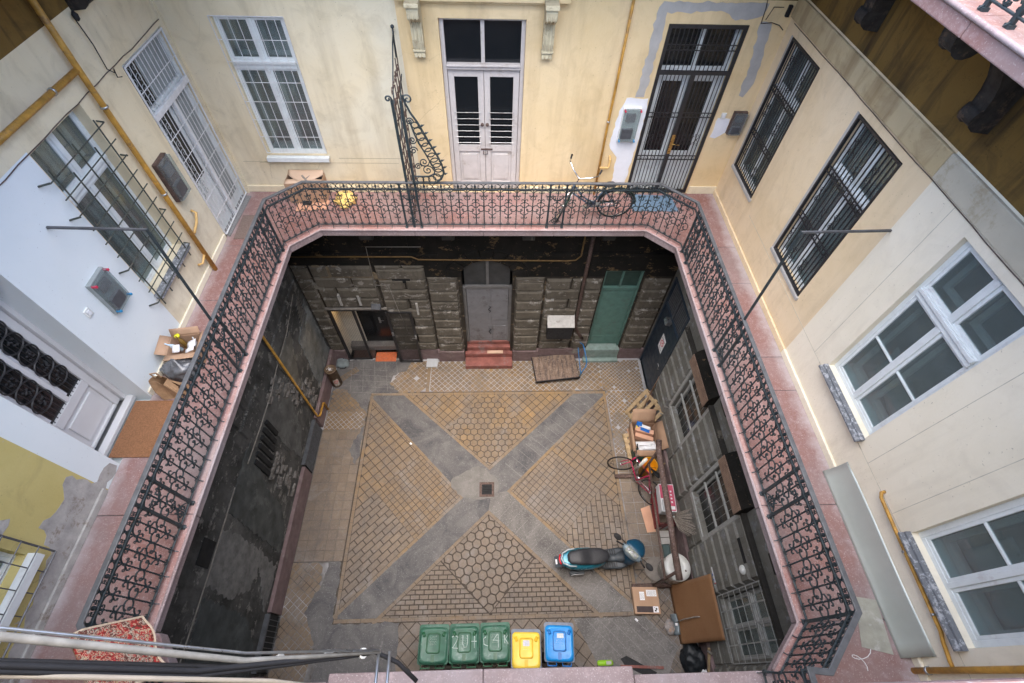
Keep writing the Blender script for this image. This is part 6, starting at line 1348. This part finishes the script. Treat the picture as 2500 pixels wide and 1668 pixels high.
for s in (-1,1):
    mb=MB(); mb.tube([tuple(ST@Vector(p)) for p in ((-.06,s*.22,1.0),(-.11,s*.38,1.02))],.018,8); mb.build('handgrip',M['rubber'],t,False)
    mb=MB(); mb.tube([tuple(ST@Vector(p)) for p in ((-.02,s*.20,1.03),(-.03,s*.27,1.14),(-.08,s*.36,1.24))],.008,6)
    ob=mb.build('mirror',M['rubber'],t,False)
    mb=MB(); mb.lathe([(.001,-.02),(.05,-.014),(.062,0),(.058,.006),(.001,.008)],16,0,ST@Matrix.Translation((-.10,s*.42,1.25))@Matrix.Rotation(-.5,4,'Y')@Matrix.Rotation(s*.2,4,'X')@Matrix.Scale(1.5,4,(0,1,0))); mb.build('mirror_head',M['rubber'],ob,False)
mb=MB(); mb.tube([(.05+.25*0+.30,0-.19,.30),(.62,-.20,.26)],.055,12); mb.box((.30,-.27,.25),(.62,-.19,.37)); ex=mb.build('exhaust',dgr,t,False,bev=.015); MB().box((.33,-.275,.29),(.60,-.272,.35)).build('exhaust_shield',M['steel'],ex,False)
mb=MB(); mb.lathe([(.14,-.06),(.21,-.06),(.23,0),(.21,.06),(.14,.06)],22,0,Matrix.Translation((.42,0,.23))@Matrix.Rotation(PI/2,4,'X')).lathe([(.02,-.05),(.14,-.05),(.14,.05),(.02,.05)],16,0,Matrix.Translation((.42,0,.23))@Matrix.Rotation(PI/2,4,'X')); mb.build('rear_wheel',M['rubber'],t,False)
mb=MB(); mb.tube([(.80,-.16,.24),(.90,-.22,.06),(.86,-.24,.02)],.012,6).tube([(.85,.1,.25),(.88,.2,.05)],.012,6); mb.build('stand',M['steel'],t,False)
# bicycles -----------------------------------------------------
def bicycle(label,base,heading,lean,steer,frame,bar,tyre=.34,step=False,guard=None,rack=False,wb=1.02,grip=None):
    t=thing('bicycle',label,'bicycle',base); 
    Tm=Matrix.Rotation(heading,4,'Z')@Matrix.Rotation(lean,4,'X')   # local x forward, z up, lean about x
    def P(x,y,z): return tuple(Tm@Vector((x,y,z)))
    R=tyre; rear=(-.44,0,R); bb=(0,0,.28); seat=(-.17,0,.78 if not step else .66); head0=(.42,0,.60); head1=(.38,0,.80)
    HA=Matrix.Translation(Vector(head0))@Matrix.Rotation(steer,4,Vector((-.3,0,1)).normalized())@Matrix.Translation(-Vector(head0))
    def Q(x,y,z): return tuple(Tm@(HA@Vector((x,y,z))))
    def wheel(name,c,TT):
        w_=MB(); w_.tube([tuple(TT@Vector((c[0]+R*.965*math.cos(q),0,c[2]+R*.965*math.sin(q)))) for q in [2*PI*k/32 for k in range(32)]],.017,7,closed=True); ob=w_.build(name,M['rubber'],t,False)
        w_=MB(); w_.tube([tuple(TT@Vector((c[0]+R*.90*math.cos(q),0,c[2]+R*.90*math.sin(q)))) for q in [2*PI*k/32 for k in range(32)]],.010,5,closed=True)
        for k in range(18): q=2*PI*k/18; w_.tube([tuple(TT@Vector((c[0]+.02*math.cos(q+1.2),0,c[2]+.02*math.sin(q+1.2)))),tuple(TT@Vector((c[0]+R*.9*math.cos(q),0,c[2]+R*.9*math.sin(q))))],.0016,3)
        w_.tube([tuple(TT@Vector((c[0],s,c[2]))) for s in (-.045,.045)],.018,8); w_.build('rim',M['chrome'],ob,False); return ob
    wheel('rear_wheel',rear,Tm); fc=(rear[0]+wb,0,R); wheel('front_wheel',fc,Tm@HA)
    f=MB(); f.tube([P(*bb),P(*seat)],.015,8).tube([P(*head0),P(*bb)],.017,8).tube([P(*head0),P(*head1)],.020,8)
    if step: f.tube([P(.385,0,.76),P(.2,0,.50),P(-.02,0,.36)],.016,8)
    else: f.tube([P(*head1),P(-.155,0,.74)],.014,8)
    for s in (-.05,.05): f.tube([P(0,s*.6,.28),P(rear[0],s,R)],.009,6).tube([P(-.15,s*.3,.70),P(rear[0],s,R)],.008,6)
    f.build('frame',frame,t,False)
    f=MB()
    for s in (-.05,.05): f.tube([Q(head0[0]+.01,s*.6,.59),Q(fc[0]-.05,s,.45),Q(fc[0],s,R)],.011,6)
    f.build('fork',frame if not step else M['chrome'],t,False)
    f=MB(); hx,hz=.355,.93
    if step: f.tube([Q(.37,0,.84),Q(hx,0,hz+.05)],.012,6).tube([Q(.16,-.29,1.08),Q(.24,-.28,1.10),Q(.33,-.16,1.06),Q(.38,0,hz+.05),Q(.33,.16,1.06),Q(.24,.28,1.10),Q(.16,.29,1.08)],.012,7)
    else: f.tube([Q(.37,0,.84),Q(hx+.0,0,hz),Q(hx+.07,0,hz+.02)],.012,6).tube([Q(.40,-.27,hz+.03),Q(.42,-.1,hz+.02),Q(.425,0,hz+.02),Q(.42,.1,hz+.02),Q(.40,.27,hz+.03)],.012,7)
    f.build('handlebar',M['chrome'],t,False)
    for s in (-1,1): f=MB(); f.tube([Q(.16,s*.29,1.08),Q(.06,s*.30,1.06)] if step else [Q(.40,s*.20,hz+.03),Q(.39,s*.31,hz+.03)],.017,7); f.build('handgrip',grip or M['rubber'],t,False)
    f=MB(); f.tube([P(*seat),P(-.19,0,seat[2]+.1)],.012,6); f.loft([[P(x,w/2*math.cos(q),z-.93+seat[2]+.13+.025*math.sin(q)) for q in [2*PI*k/10 for k in range(10)]] for x,w,z in ((-.36,.10,.93),(-.32,.17,.935),(-.24,.16,.93),(-.15,.08,.925),(-.04,.04,.92))]); f.build('saddle',M['rubber'],t,False)
    f=MB(); f.lathe([(.02,-.004),(.09,-.004),(.09,.004),(.02,.004)],22,0,Tm@Matrix.Translation((0,-.05,.28))@Matrix.Rotation(PI/2,4,'X')); f.tube([P(0,-.06,.28),P(.10,-.07,.15)],.010,5).tube([P(0,.06,.28),P(-.10,.07,.41)],.010,5); f.box((.06,-.14,.13),(.14,-.07,.16),0,Tm).box((-.14,.07,.40),(-.06,.14,.43),0,Tm); f.build('crankset',M['steel'],t,False)
    if guard:
        for c,TT,a0,a1 in ((rear,Tm,20,190),(fc,Tm@HA,60,200)):
            f=MB(); rad=R+.03; pts=[tuple(TT@Vector((c[0]+rad*math.cos(math.radians(a)),0,c[2]+rad*math.sin(math.radians(a))))) for a in range(a0,a1,10)]; f.tube(pts,.026,6,flat=.35,up=tuple((Tm@Vector((0,1,0))))); f.build('mudguard',guard,t,False)
        f=MB(); f.loft([[P(x,-.055+.012*math.cos(q),z+.03*math.sin(q)) for q in [2*PI*k/8 for k in range(8)]] for x,z in ((.1,.29),(-.45,R))]); f.build('chain_guard',guard,t,False)
    if rack:
        f=MB()
        for s in (-.06,.06): f.tube([P(-.2,s,.72),P(-.62,s,.74),P(rear[0]-.02,s,R)],.007,5)
        for x in (-.3,-.45,-.6): f.tube([P(x,-.06,.735),P(x,.06,.735)],.006,4)
        f.build('rack',M['rubber'],t,False)
    return t
red=flat('magenta red frame paint',(.42,.015,.08),.3,.1,9,spec=.6)
hd_=math.atan2(.80,-.60)
bicycle('red road bicycle with turned front wheel leaning towards the carpet rack',(3.74,4.0,0),hd_,math.radians(24),math.radians(45),red,'flat',tyre=.345,guard=None)
gf=flat('blue grey frame paint',(.09,.13,.19),.35,.15,9,metal=.2)
bicycle('blue grey city bicycle with swept silver handlebar parked behind the rear railing',(2.06,7.32,G),PI-.02,math.radians(-5),math.radians(70),gf,'city',tyre=.34,step=True,guard=flat('black green mudguard',(.015,.03,.022),.35,.2,9),rack=True)
# carpet beating rack -----------------------------------------
t=thing('carpet_rack','rusty brown tubular carpet beating rack standing along the right wall','carpet rack',(3.92,2.95,0))
for y in (4.25,1.66): MB().tube([(3.34,y,.055),(4.3,y,.055)],.055,10).build('foot',M['rust'],t)
for x,y in ((3.98,4.22),(3.84,1.66)): mb=MB(); mb.tube([(x,y,.1),(x,y,1.86)],.032,8); mb.build('post',M['rust'],t)
mb=MB(); mb.tube([(4.04,4.45,1.88),(3.98,4.2,1.88),(3.92,2.9,1.87),(3.86,1.9,1.87)],.066,12); mb.build('top_bar',M['rustpeel'],t); mb=MB(); mb.tube([(3.86,1.9,1.87),(3.845,1.50,1.87)],.068,12); mb.build('top_bar_end',M['rust'],t)
mb=MB(); mb.tube([(3.89,4.10,1.30),(3.77,2.2,1.30),(3.74,1.60,1.30)],.026,8); mb.build('lower_bar',M['rust'],t)
tag(MB().tube([(3.86,4.38,.0),(3.84,4.22,1.3)],.04,12).build('plastic_pipe',M['enamel'],None),'white plastic pipe standing upright beside the yellow bucket','pipe')
# boiler
t=thing('water_heater','round white enamel water heater standing under the near end of the carpet rack','water heater',(4.30,1.95,0))
mb=MB(); mb.lathe([(.26,.02),(.295,.04),(.295,.56),(.30,.6),(.285,.64),(.20,.655),(.10,.64),(.09,.60),(.001,.60)],32); mb.build('tank',M['enamel'],t,False)
mb=MB(); mb.lathe([(.275,.06),(.285,.07),(.285,.36),(.275,.37)],32); mb.build('wicker_band',flat('brown wicker',(.25,.17,.10),.9,.4,40,bs=1),t,False)
mb=MB(); mb.tube([(.07*math.cos(q),.07*math.sin(q),.615) for q in [k*.5 for k in range(13)]],.012,6); mb.box((.14,-.11,.653),(.17,-.07,.66)); mb.build('fitting',M['rust'],t,False)
tag(MB().lathe([(.001,.008),(.26,.008),(.27,.02),(.26,.03),(.001,.03)],28,0,Matrix.Translation((3.98,2.02,0))).build('round_base',flat('dusty grey disc',(.22,.20,.18),.9,.15,9),None),'flat dusty grey disc on the floor beside the white water heater','disc')
# bucket
t=thing('bucket','yellow plastic bucket under the far end of the carpet rack','bucket',(4.15,4.36,0)); mb=MB(); mb.lathe([(.15,0),(.155,.01),(.195,.55),(.21,.555),(.21,.58),(.19,.58),(.185,.55),(.148,.03),(.001,.03)],28); mb.build('pail',M['yellowpl'],t,False)
mb=MB(); mb.tube([(.20*math.cos(q),.20*math.sin(q)*.4-.12,.57-.08*math.sin(q)) for q in [k*PI/10 for k in range(11)]],.006,5); mb.build('bucket_handle',M['rust'],t,False)
# pallets, crates, boxes ----------------------------------------
def pallet(label,loc,rot,w=1.2,d=.8,dirt=None):
    t=thing('pallet',label,'pallet',loc,0,'wooden pallets by the right wall',rot)
    for k in range(5): a=-d/2+k*(d-.10)/4; mb=MB(); mb.box((-w/2,a,.10),(w/2,a+.10,.122)); mb.build('board',M['wood'],t,False,bev=.003)
    for x in (-w/2,-.05,w/2-.10): mb=MB(); mb.box((x,-d/2,.078),(x+.10,d/2,.099)).box((x,-d/2,0),(x+.10,d/2,.020)); 
    for x in (-w/2,-.05,w/2-.10):
        mb=MB(); mb.box((x,-d/2,.078),(x+.10,d/2,.0995)); mb.build('cross_board',M['wood'],t,False,bev=.003)
        for y in (-d/2,-.05,d/2-.10): mb=MB(); mb.box((x,y,.0),(x+.10,y+.10,.077)); mb.build('block',M['wood'],t,False,bev=.003)
    return t
pallet('raw wooden pallet standing on edge against the wall behind the big open carton',(4.40,5.95,.42),(math.radians(0),math.radians(-62),math.radians(28)),1.0,.8)
pallet('second wooden pallet lying flat under the big open carton',(4.20,5.05,.0),(0,0,math.radians(3)),.9,.8)
t=MB(); t.box((4.1,6.05,.9),(4.11,6.5,1.1)); 
tag(MB().sheet(lambda u,v:(4.28+.42*u,5.98+.62*u-.03*math.sin(5*v),.50+.40*v+.30*u),6,4,.006).build('cardboard_sheet',M['card'],None),'cardboard strip lying against the top of the standing pallet','cardboard')
bx=boxopen('cardboard_box','big open cardboard box stuffed with waste paper and cartons by the right wall',(4.19,5.14,.13),math.radians(-2),.62,.78,.42,'card',(('x',.55,50),('y',.42,52),('X',.10,-60),('Y',.16,-40)))
mb=MB(); mb.sheet(lambda u,v:(-.20+.45*u,-.36+.16*v,.30+.10*u+.04*math.sin(7*u+3*v)),6,3,.004).sheet(lambda u,v:(-.25+.5*u,-.22+.12*v,.34+.06*u-.03*v),6,3,.004).sheet(lambda u,v:(-.1+.42*u,-.37+.07*v,.44+.05*u),6,3,.008); mb.parts('paper_sheet',M['paper'],bx,world=False)
mb=MB(); mb.box((-.28,.10,.25),(.20,.22,.45),0,Matrix.Rotation(-.25,4,'Z')).box((-.26,-.05,.2),(.22,.06,.40),0,Matrix.Rotation(-.3,4,'Z')); mb.parts('inner_carton',M['cardpink'],bx,world=False)
mb=MB(); mb.box((-.27,.24,.28),(-.13,.36,.49),0,Matrix.Rotation(-.25,4,'Z')).add([(-.12,.17,.47),(.10,.08,.47),(.13,.16,.475),(-.1,.26,.475)],[(0,1,2,3)]); mb.build('blue_packet',flat('blue packaging',(.01,.12,.45),.4,.1,9),bx,False)
mb=MB(); mb.sheet(lambda u,v:(-.14+.30*u,.27-.11*u+.09*v,.478+.01*v),4,2,.004); mb.build('white_packet',M['paper'],bx,False); MB().box((-.22,.22,.492),(-.19,.29,.494)).build('yellow_letter',flat('yellow print',(.7,.6,.05),.5,.05),bx,False)
tag(MB().box((3.90,4.62,.009),(3.98,5.62,.03)).build('cardboard_strip',M['cardpink'],None),'salmon cardboard strip on the floor along the flat pallet','cardboard')
t=thing('green_crate','dark green plastic crate beside the yellow bucket','crate',(4.06,4.76,.15),.06); mb=MB()
mb.box((-.2,-.14,0),(.2,.14,.012)); 
for k in range(9): mb.box((-.2+k*.048,-.14,.012),(-.185+k*.048,-.132,.20)).box((-.2+k*.048,.132,.012),(-.185+k*.048,.14,.20))
mb.box((-.2,-.145,.2),(.2,-.125,.225)).box((-.2,.125,.2),(.2,.145,.225)).box((-.205,-.125,.0),(-.19,.125,.225)).box((.19,-.125,0),(.205,.125,.225)); mb.build('crate_shell',flat('dark green crate plastic',(.01,.045,.035),.5,.2,9),t,False)
t=thing('fruit_crate','slatted thin wooden crate against the wall by the big carton','crate',(4.60,4.74,.15),math.radians(-12),rot=(0,math.radians(-25),math.radians(-8))); 
for k in range(5): mb=MB(); mb.box((-.02,-.28+k*.115,0),(.30,-.28+k*.115+.09,.012)); mb.build('slat',M['wood'],t,False)
for y in (-.29,.27): mb=MB(); mb.box((-.03,y,.0),(.31,y+.015,.22)); mb.build('end_board',M['wood'],t,False)
for z in (.05,.13):
    mb=MB(); mb.box((.305,-.28,z),(.315,.27,z+.06)); mb.build('slat',M['wood'],t,False)
# pink printed carton on top of a dark red one
pink=flat('pink printed card',(.55,.09,.16),.6,.06,6); dred=flat('dark red printed card',(.20,.025,.03),.6,.1,6)
t=thing('printed_carton','white and pink printed carton lying on the dark red box by the right wall','carton',(4.36,3.46,.50),math.radians(-4))
mb=MB(); mb.box((-.18,-.33,0),(.18,.33,.26)); mb.build('carton',M['paper'],t,False,bev=.004)
mb=MB(); mb.box((-.165,-.02,.2605),(.01,.31,.264)).box((.03,-.31,.2605),(.165,.31,.264)); mb.parts('pink_panel',pink,t,world=False)
mb=MB(); mb.box((-.15,-.31,.2605),(-.0,-.05,.263)); mb.build('grey_panel',flat('grey printed panel',(.45,.47,.48),.6,.1,20),t,False)
mb=MB()
TT=Matrix(((0,1,0,0),(1,0,0,0),(0,0,1,0),(0,0,0,1)))
scribble(mb,TT,.02,.28,-.10,.045,.266,5,.004,.4); mb.build('white_lettering',M['paper'],t,False)
mb=MB(); scribble(mb,TT,-.29,-.08,-.10,.04,.266,6,.003,.4); mb.build('dark_lettering',M['rail'],t,False)
mb=MB()
for k in range(4): mb.lathe([(.001,0),(.024,0),(.024,.002),(.001,.002)],12,0,Matrix.Translation((.09,.15-k*.085,.2645)))
mb.box((.05,-.28,.2645),(.15,-.20,.266)); mb.parts('printed_mark',M['paper'],t,world=False)
bx=boxopen('cardboard_box','dark red open carton with a grey diagonal stripe under the pink one',(4.36,3.28,.0),math.radians(-3),.42,.74,.50,dred,(('X',.13,-50),('y',.10,20)))
mb=MB(); mb.add([(-.05,-.374,.0),(.05,-.374,.0),(.16,-.374,.49),(.04,-.374,.49)],[(0,1,2,3)]); mb.build('grey_stripe',flat('grey stripe',(.36,.38,.38),.6,.1,20),bx,False)
mb=MB()
for k in range(4): scribble(mb,Matrix(((1,0,0,0),(0,0,-1,-.376),(0,1,0,0),(0,0,0,1))),-.18,-.08,.10+k*.03,.012,.001,k+9,.002)
mb.build('white_lettering',M['paper'],bx,False)
mb=MB(); mb.prism([(3.88,3.42),(4.12,3.5),(4.16,2.86),(3.94,2.84)],.009,.016); tag(mb.build('cardboard_sheet',M['cardpink'],None),'folded salmon cardboard sheet on the floor beside the dark red box','cardboard')
for k,(y) in enumerate((2.78,2.62)): tag(MB().box((4.22,y-.07,.005),(4.46,y+.075,.10)).build('paving_block',M['patch'],None,bev=.006),('grey concrete block touching the dark red box','grey concrete block nearer the dark plastic tray')[k],'block')
mb=MB(); mb.box((4.24,2.24,.01),(4.40,2.56,.03)).box((4.24,2.24,.03),(4.255,2.56,.08)).box((4.385,2.24,.03),(4.40,2.56,.08)).box((4.255,2.24,.03),(4.385,2.255,.08)).box((4.255,2.545,.03),(4.385,2.56,.08)); tag(mb.build('plastic_tray',flat('green grey plastic',(.08,.12,.12),.5,.2,9),None),'dark green grey plastic tray on the floor before the water heater','tray')
# besom
t=thing('besom','fan shaped bundle of grey twigs leaning on the right wall','besom',(4.50,2.86,.0)); mb=MB(); rr=random.Random(5)
for k in range(90):
    a=rr.uniform(-1,1); b=rr.uniform(-1,1); mb.tube([(-.16+.02*a,.10+.02*b,.95),(-.05+.10*b,.02+.20*a-.05,1.1+.05*b),(.08+.07*b,-.02+.28*a-.08,1.22+.10*b)],[.010,.008,.005],4)
mb.build('twigs',flat('grey twigs',(.24,.21,.18),.9,.4,40),t,False); mb=MB(); mb.tube([(-.16,.10,.95),(-.10,.16,.02)],.014,6); mb.build('broomstick',M['oldwood'],t,False); mb=MB(); mb.lathe([(.03,-.02),(.036,0),(.03,.02)],10,0,Matrix.Translation((-.155,.10,.96))); mb.build('binding',M['steel'],t,False)
# parcel
t=thing('parcel','flat brown parcel with two white labels and a dark printed band','parcel',(3.60,1.36,0),math.radians(-2)); mb=MB(); mb.box((-.29,-.27,.005),(.29,.27,.13)); mb.build('carton',M['card'],t,False,bev=.006)
MB().box((-.14,-.0,.1305),(-.03,.17,.133)).build('white_label',M['paper'],t,False); MB().box((.02,.08,.1305),(.25,.21,.133)).build('white_label',M['paper'],t,False)
MB().box((-.24,-.24,.1305),(.13,-.12,.133)).build('dark_band',flat('dark printed band',(.045,.03,.03),.6,.1,9),t,False); MB().box((.13,-.24,.1306),(.25,-.12,.1335)).build('symbol_label',M['paper'],t,False)
mb=MB(); mb.box((.16,-.22,.134),(.20,-.19,.1355)).box((.19,-.19,.134),(.22,-.15,.1355)).tube([(.15,-.14,.135),(.18,-.16,.135)],.006,4).tube([(-.2,-.19,.134),(-.185,-.165,.134),(-.17,-.19,.134),(-.185,-.215,.134),(-.2,-.19,.134)],.004,4); mb.build('printed_symbol',M['rubber'],t,False)
mb=MB()
for k in range(5): scribble(mb,Matrix(),.04,.23,.10+k*.02,.009,.1345,k,.0012); scribble(mb,Matrix(),-.13,-.04,.03+k*.024,.009,.1345,k+7,.0012)
mb.build('label_lettering',M['rubber'],t,False)
# brown hardboard against the wall
mb=MB(); mb.sheet(lambda u,v:(4.22+.37*v**.9,1.66-1.15*u-.02*v,.005+1.62*v-.06*u*v),14,14,.005); tag(mb.build('hardboard_sheet',M['brownboard'],None),'large brown hardboard sheet leaning on the right wall below the barred window','board')
# dustpan shovel
t=thing('long_dustpan','grey long handled metal dustpan standing before the brown board','dustpan',(4.14,.88,0)); mb=MB(); mb.sheet(lambda u,v:(-.03+.13*v+.02*math.sin(PI*u),-.20+.40*u,.02+.14*math.sin(v*2.6)),10,8,.003); mb.box((.07,-.2,.02),(.08,.2,.10)); mb.build('pan',flat('grey blue sheet metal',(.20,.24,.26),.5,.2,9,metal=.3),t,False)
mb=MB(); mb.tube([(.05,.03,.12),(.10,.06,.5),(.25,.07,.85),(.40,.05,1.0)],.013,7); mb.build('long_handle',M['oldwood'],t,False); MB().box((.0,-.03,.165),(.05,.02,.17)).build('label',M['paper'],t,False)
o=bag('stone_lump','broken lump of grey stone with an orange face beside the dustpan','stone',(4.06,.84,.01),(.10,.13,.05),flat('broken stone',(.26,.24,.23),.95,.3,14,bs=1,dirt=(.45,.25,.13)),31,.5,2,False)
bag('rubbish_bag','black rubbish bag slumped below the brown board at the lower right','bag',(4.40,.20,.0),(.24,.30,.22),'blackplastic',41,.35,2.2,False)
bag('white_packet','crumpled white packet beside the black rubbish bag','packet',(4.52,-.03,.18),(.09,.10,.07),M['paper'],51,.4,2,False)
for k,(a,b,m,lb) in enumerate((((4.60,.40,.62),(4.62,-.30,.05),'wood','pale timber batten leaning beside the black rubbish bag'),((4.56,.36,.60),(4.64,.30,.60),'oldwood','short grey timber stub against the lower right wall'))):
    mb=MB(); mb.tube([a,b],.03,4); tag(mb.build('timber_batten',M[m],None),lb,'batten')
tag(MB().tube([(2.84,.15,.04),(3.75,.10,.04)],.035,4).build('red_kerb_strip',M['redstone'],None),'red painted edging bar on the floor at the bottom right','edging')
mb=MB(); mb.prism([(2.86,.28),(3.0,.33),(3.6,.02),(3.5,-.10),(2.95,.15)],.01,.03); tag(mb.build('rubber_mat',M['rubber'],None),'black rubber offcut on the concrete near the bottom edge','rubber mat')
t=thing('toy_board','small lime green plastic board lying at the bottom edge','toy',(2.52,.215,0),.0); mb=MB(); mb.loft([ringz(rrect(.34,.10,.045,5),z) for z in (.02,.05)]); mb.build('deck',flat('lime plastic',(.28,.55,.03),.4,.1,6),t,False); MB().box((.02,-.03,.0505),(.13,.03,.054)).build('grey_pad',M['patch'],t,False)
mb=MB()
for x in (-.1,.1): mb.lathe([(.005,-.05),(.018,-.05),(.018,.05),(.005,.05)],8,0,Matrix.Translation((x,0,.018))@Matrix.Rotation(PI/2,4,'X'))
mb.parts('wheel',M['rubber'],t,world=False)
# litter
for k,(x,y,lb) in enumerate(((-2.13,5.28,'tiny cream scrap of paper on the left tile field'),(3.30,1.0,'small pale scrap on the floor below the parcel'))):
    tag(MB().prism([(x,y),(x+.05,y-.05),(x+.08,y-.02),(x+.03,y+.03)],.0095,.012).build('paper_scrap',M['paper'],None),lb,'litter')
# ============================================================ CAMERA, LIGHT, RENDER
cam=bpy.data.cameras.new('camera'); co=bpy.data.objects.new('camera',cam); COL.objects.link(co); scene.camera=co
H,CX,p_,r_,y_,f_=12.176260,.216141,.951643662,.043989412,-.061556094,1156.26035
cy,sy,cp,sp_=math.cos(y_),math.sin(y_),math.cos(p_),math.sin(p_)
right=Vector((cy,sy,0)); fw=Vector((-sy*cp,cy*cp,-sp_)); up=right.cross(fw)
a=right*math.cos(r_)+up*math.sin(r_); b=-right*math.sin(r_)+up*math.cos(r_)
co.matrix_world=Matrix(((a.x,b.x,-fw.x,CX),(a.y,b.y,-fw.y,0),(a.z,b.z,-fw.z,H),(0,0,0,1)))
cam.sensor_width=36; cam.lens=f_/2500*36; cam.clip_start=.05; cam.clip_end=200
w=bpy.data.worlds.new('World'); scene.world=w; w.use_nodes=True; nt=w.node_tree
sky=nt.nodes.new('ShaderNodeTexSky'); sky.sky_type='NISHITA'; sky.sun_disc=False; sky.sun_elevation=math.radians(80); sky.sun_rotation=math.radians(188)
sky.dust_density=3; sky.air_density=1.0; sky.ozone_density=.6
nt.links.new(sky.outputs[0],nt.nodes['Background'].inputs[0]); nt.nodes['Background'].inputs[1].default_value=.15
s_=bpy.data.lights.new('sun','SUN'); s_.energy=1.2; s_.angle=math.radians(85); s_.color=(1,.94,.84); so=bpy.data.objects.new('sun',s_); COL.objects.link(so)
az=math.radians(188); el=math.radians(80); so.rotation_euler=Vector((math.sin(az)*math.cos(el),math.cos(az)*math.cos(el),math.sin(el))).to_track_quat('Z','Y').to_euler(); so.location=(0,0,20)
vs=scene.view_settings; vs.view_transform='Standard'; vs.look='None'; vs.exposure=2.6; vs.gamma=1; vs.use_curve_mapping=False
scene.cycles.max_bounces=8; scene.cycles.diffuse_bounces=5; scene.cycles.transparent_max_bounces=12
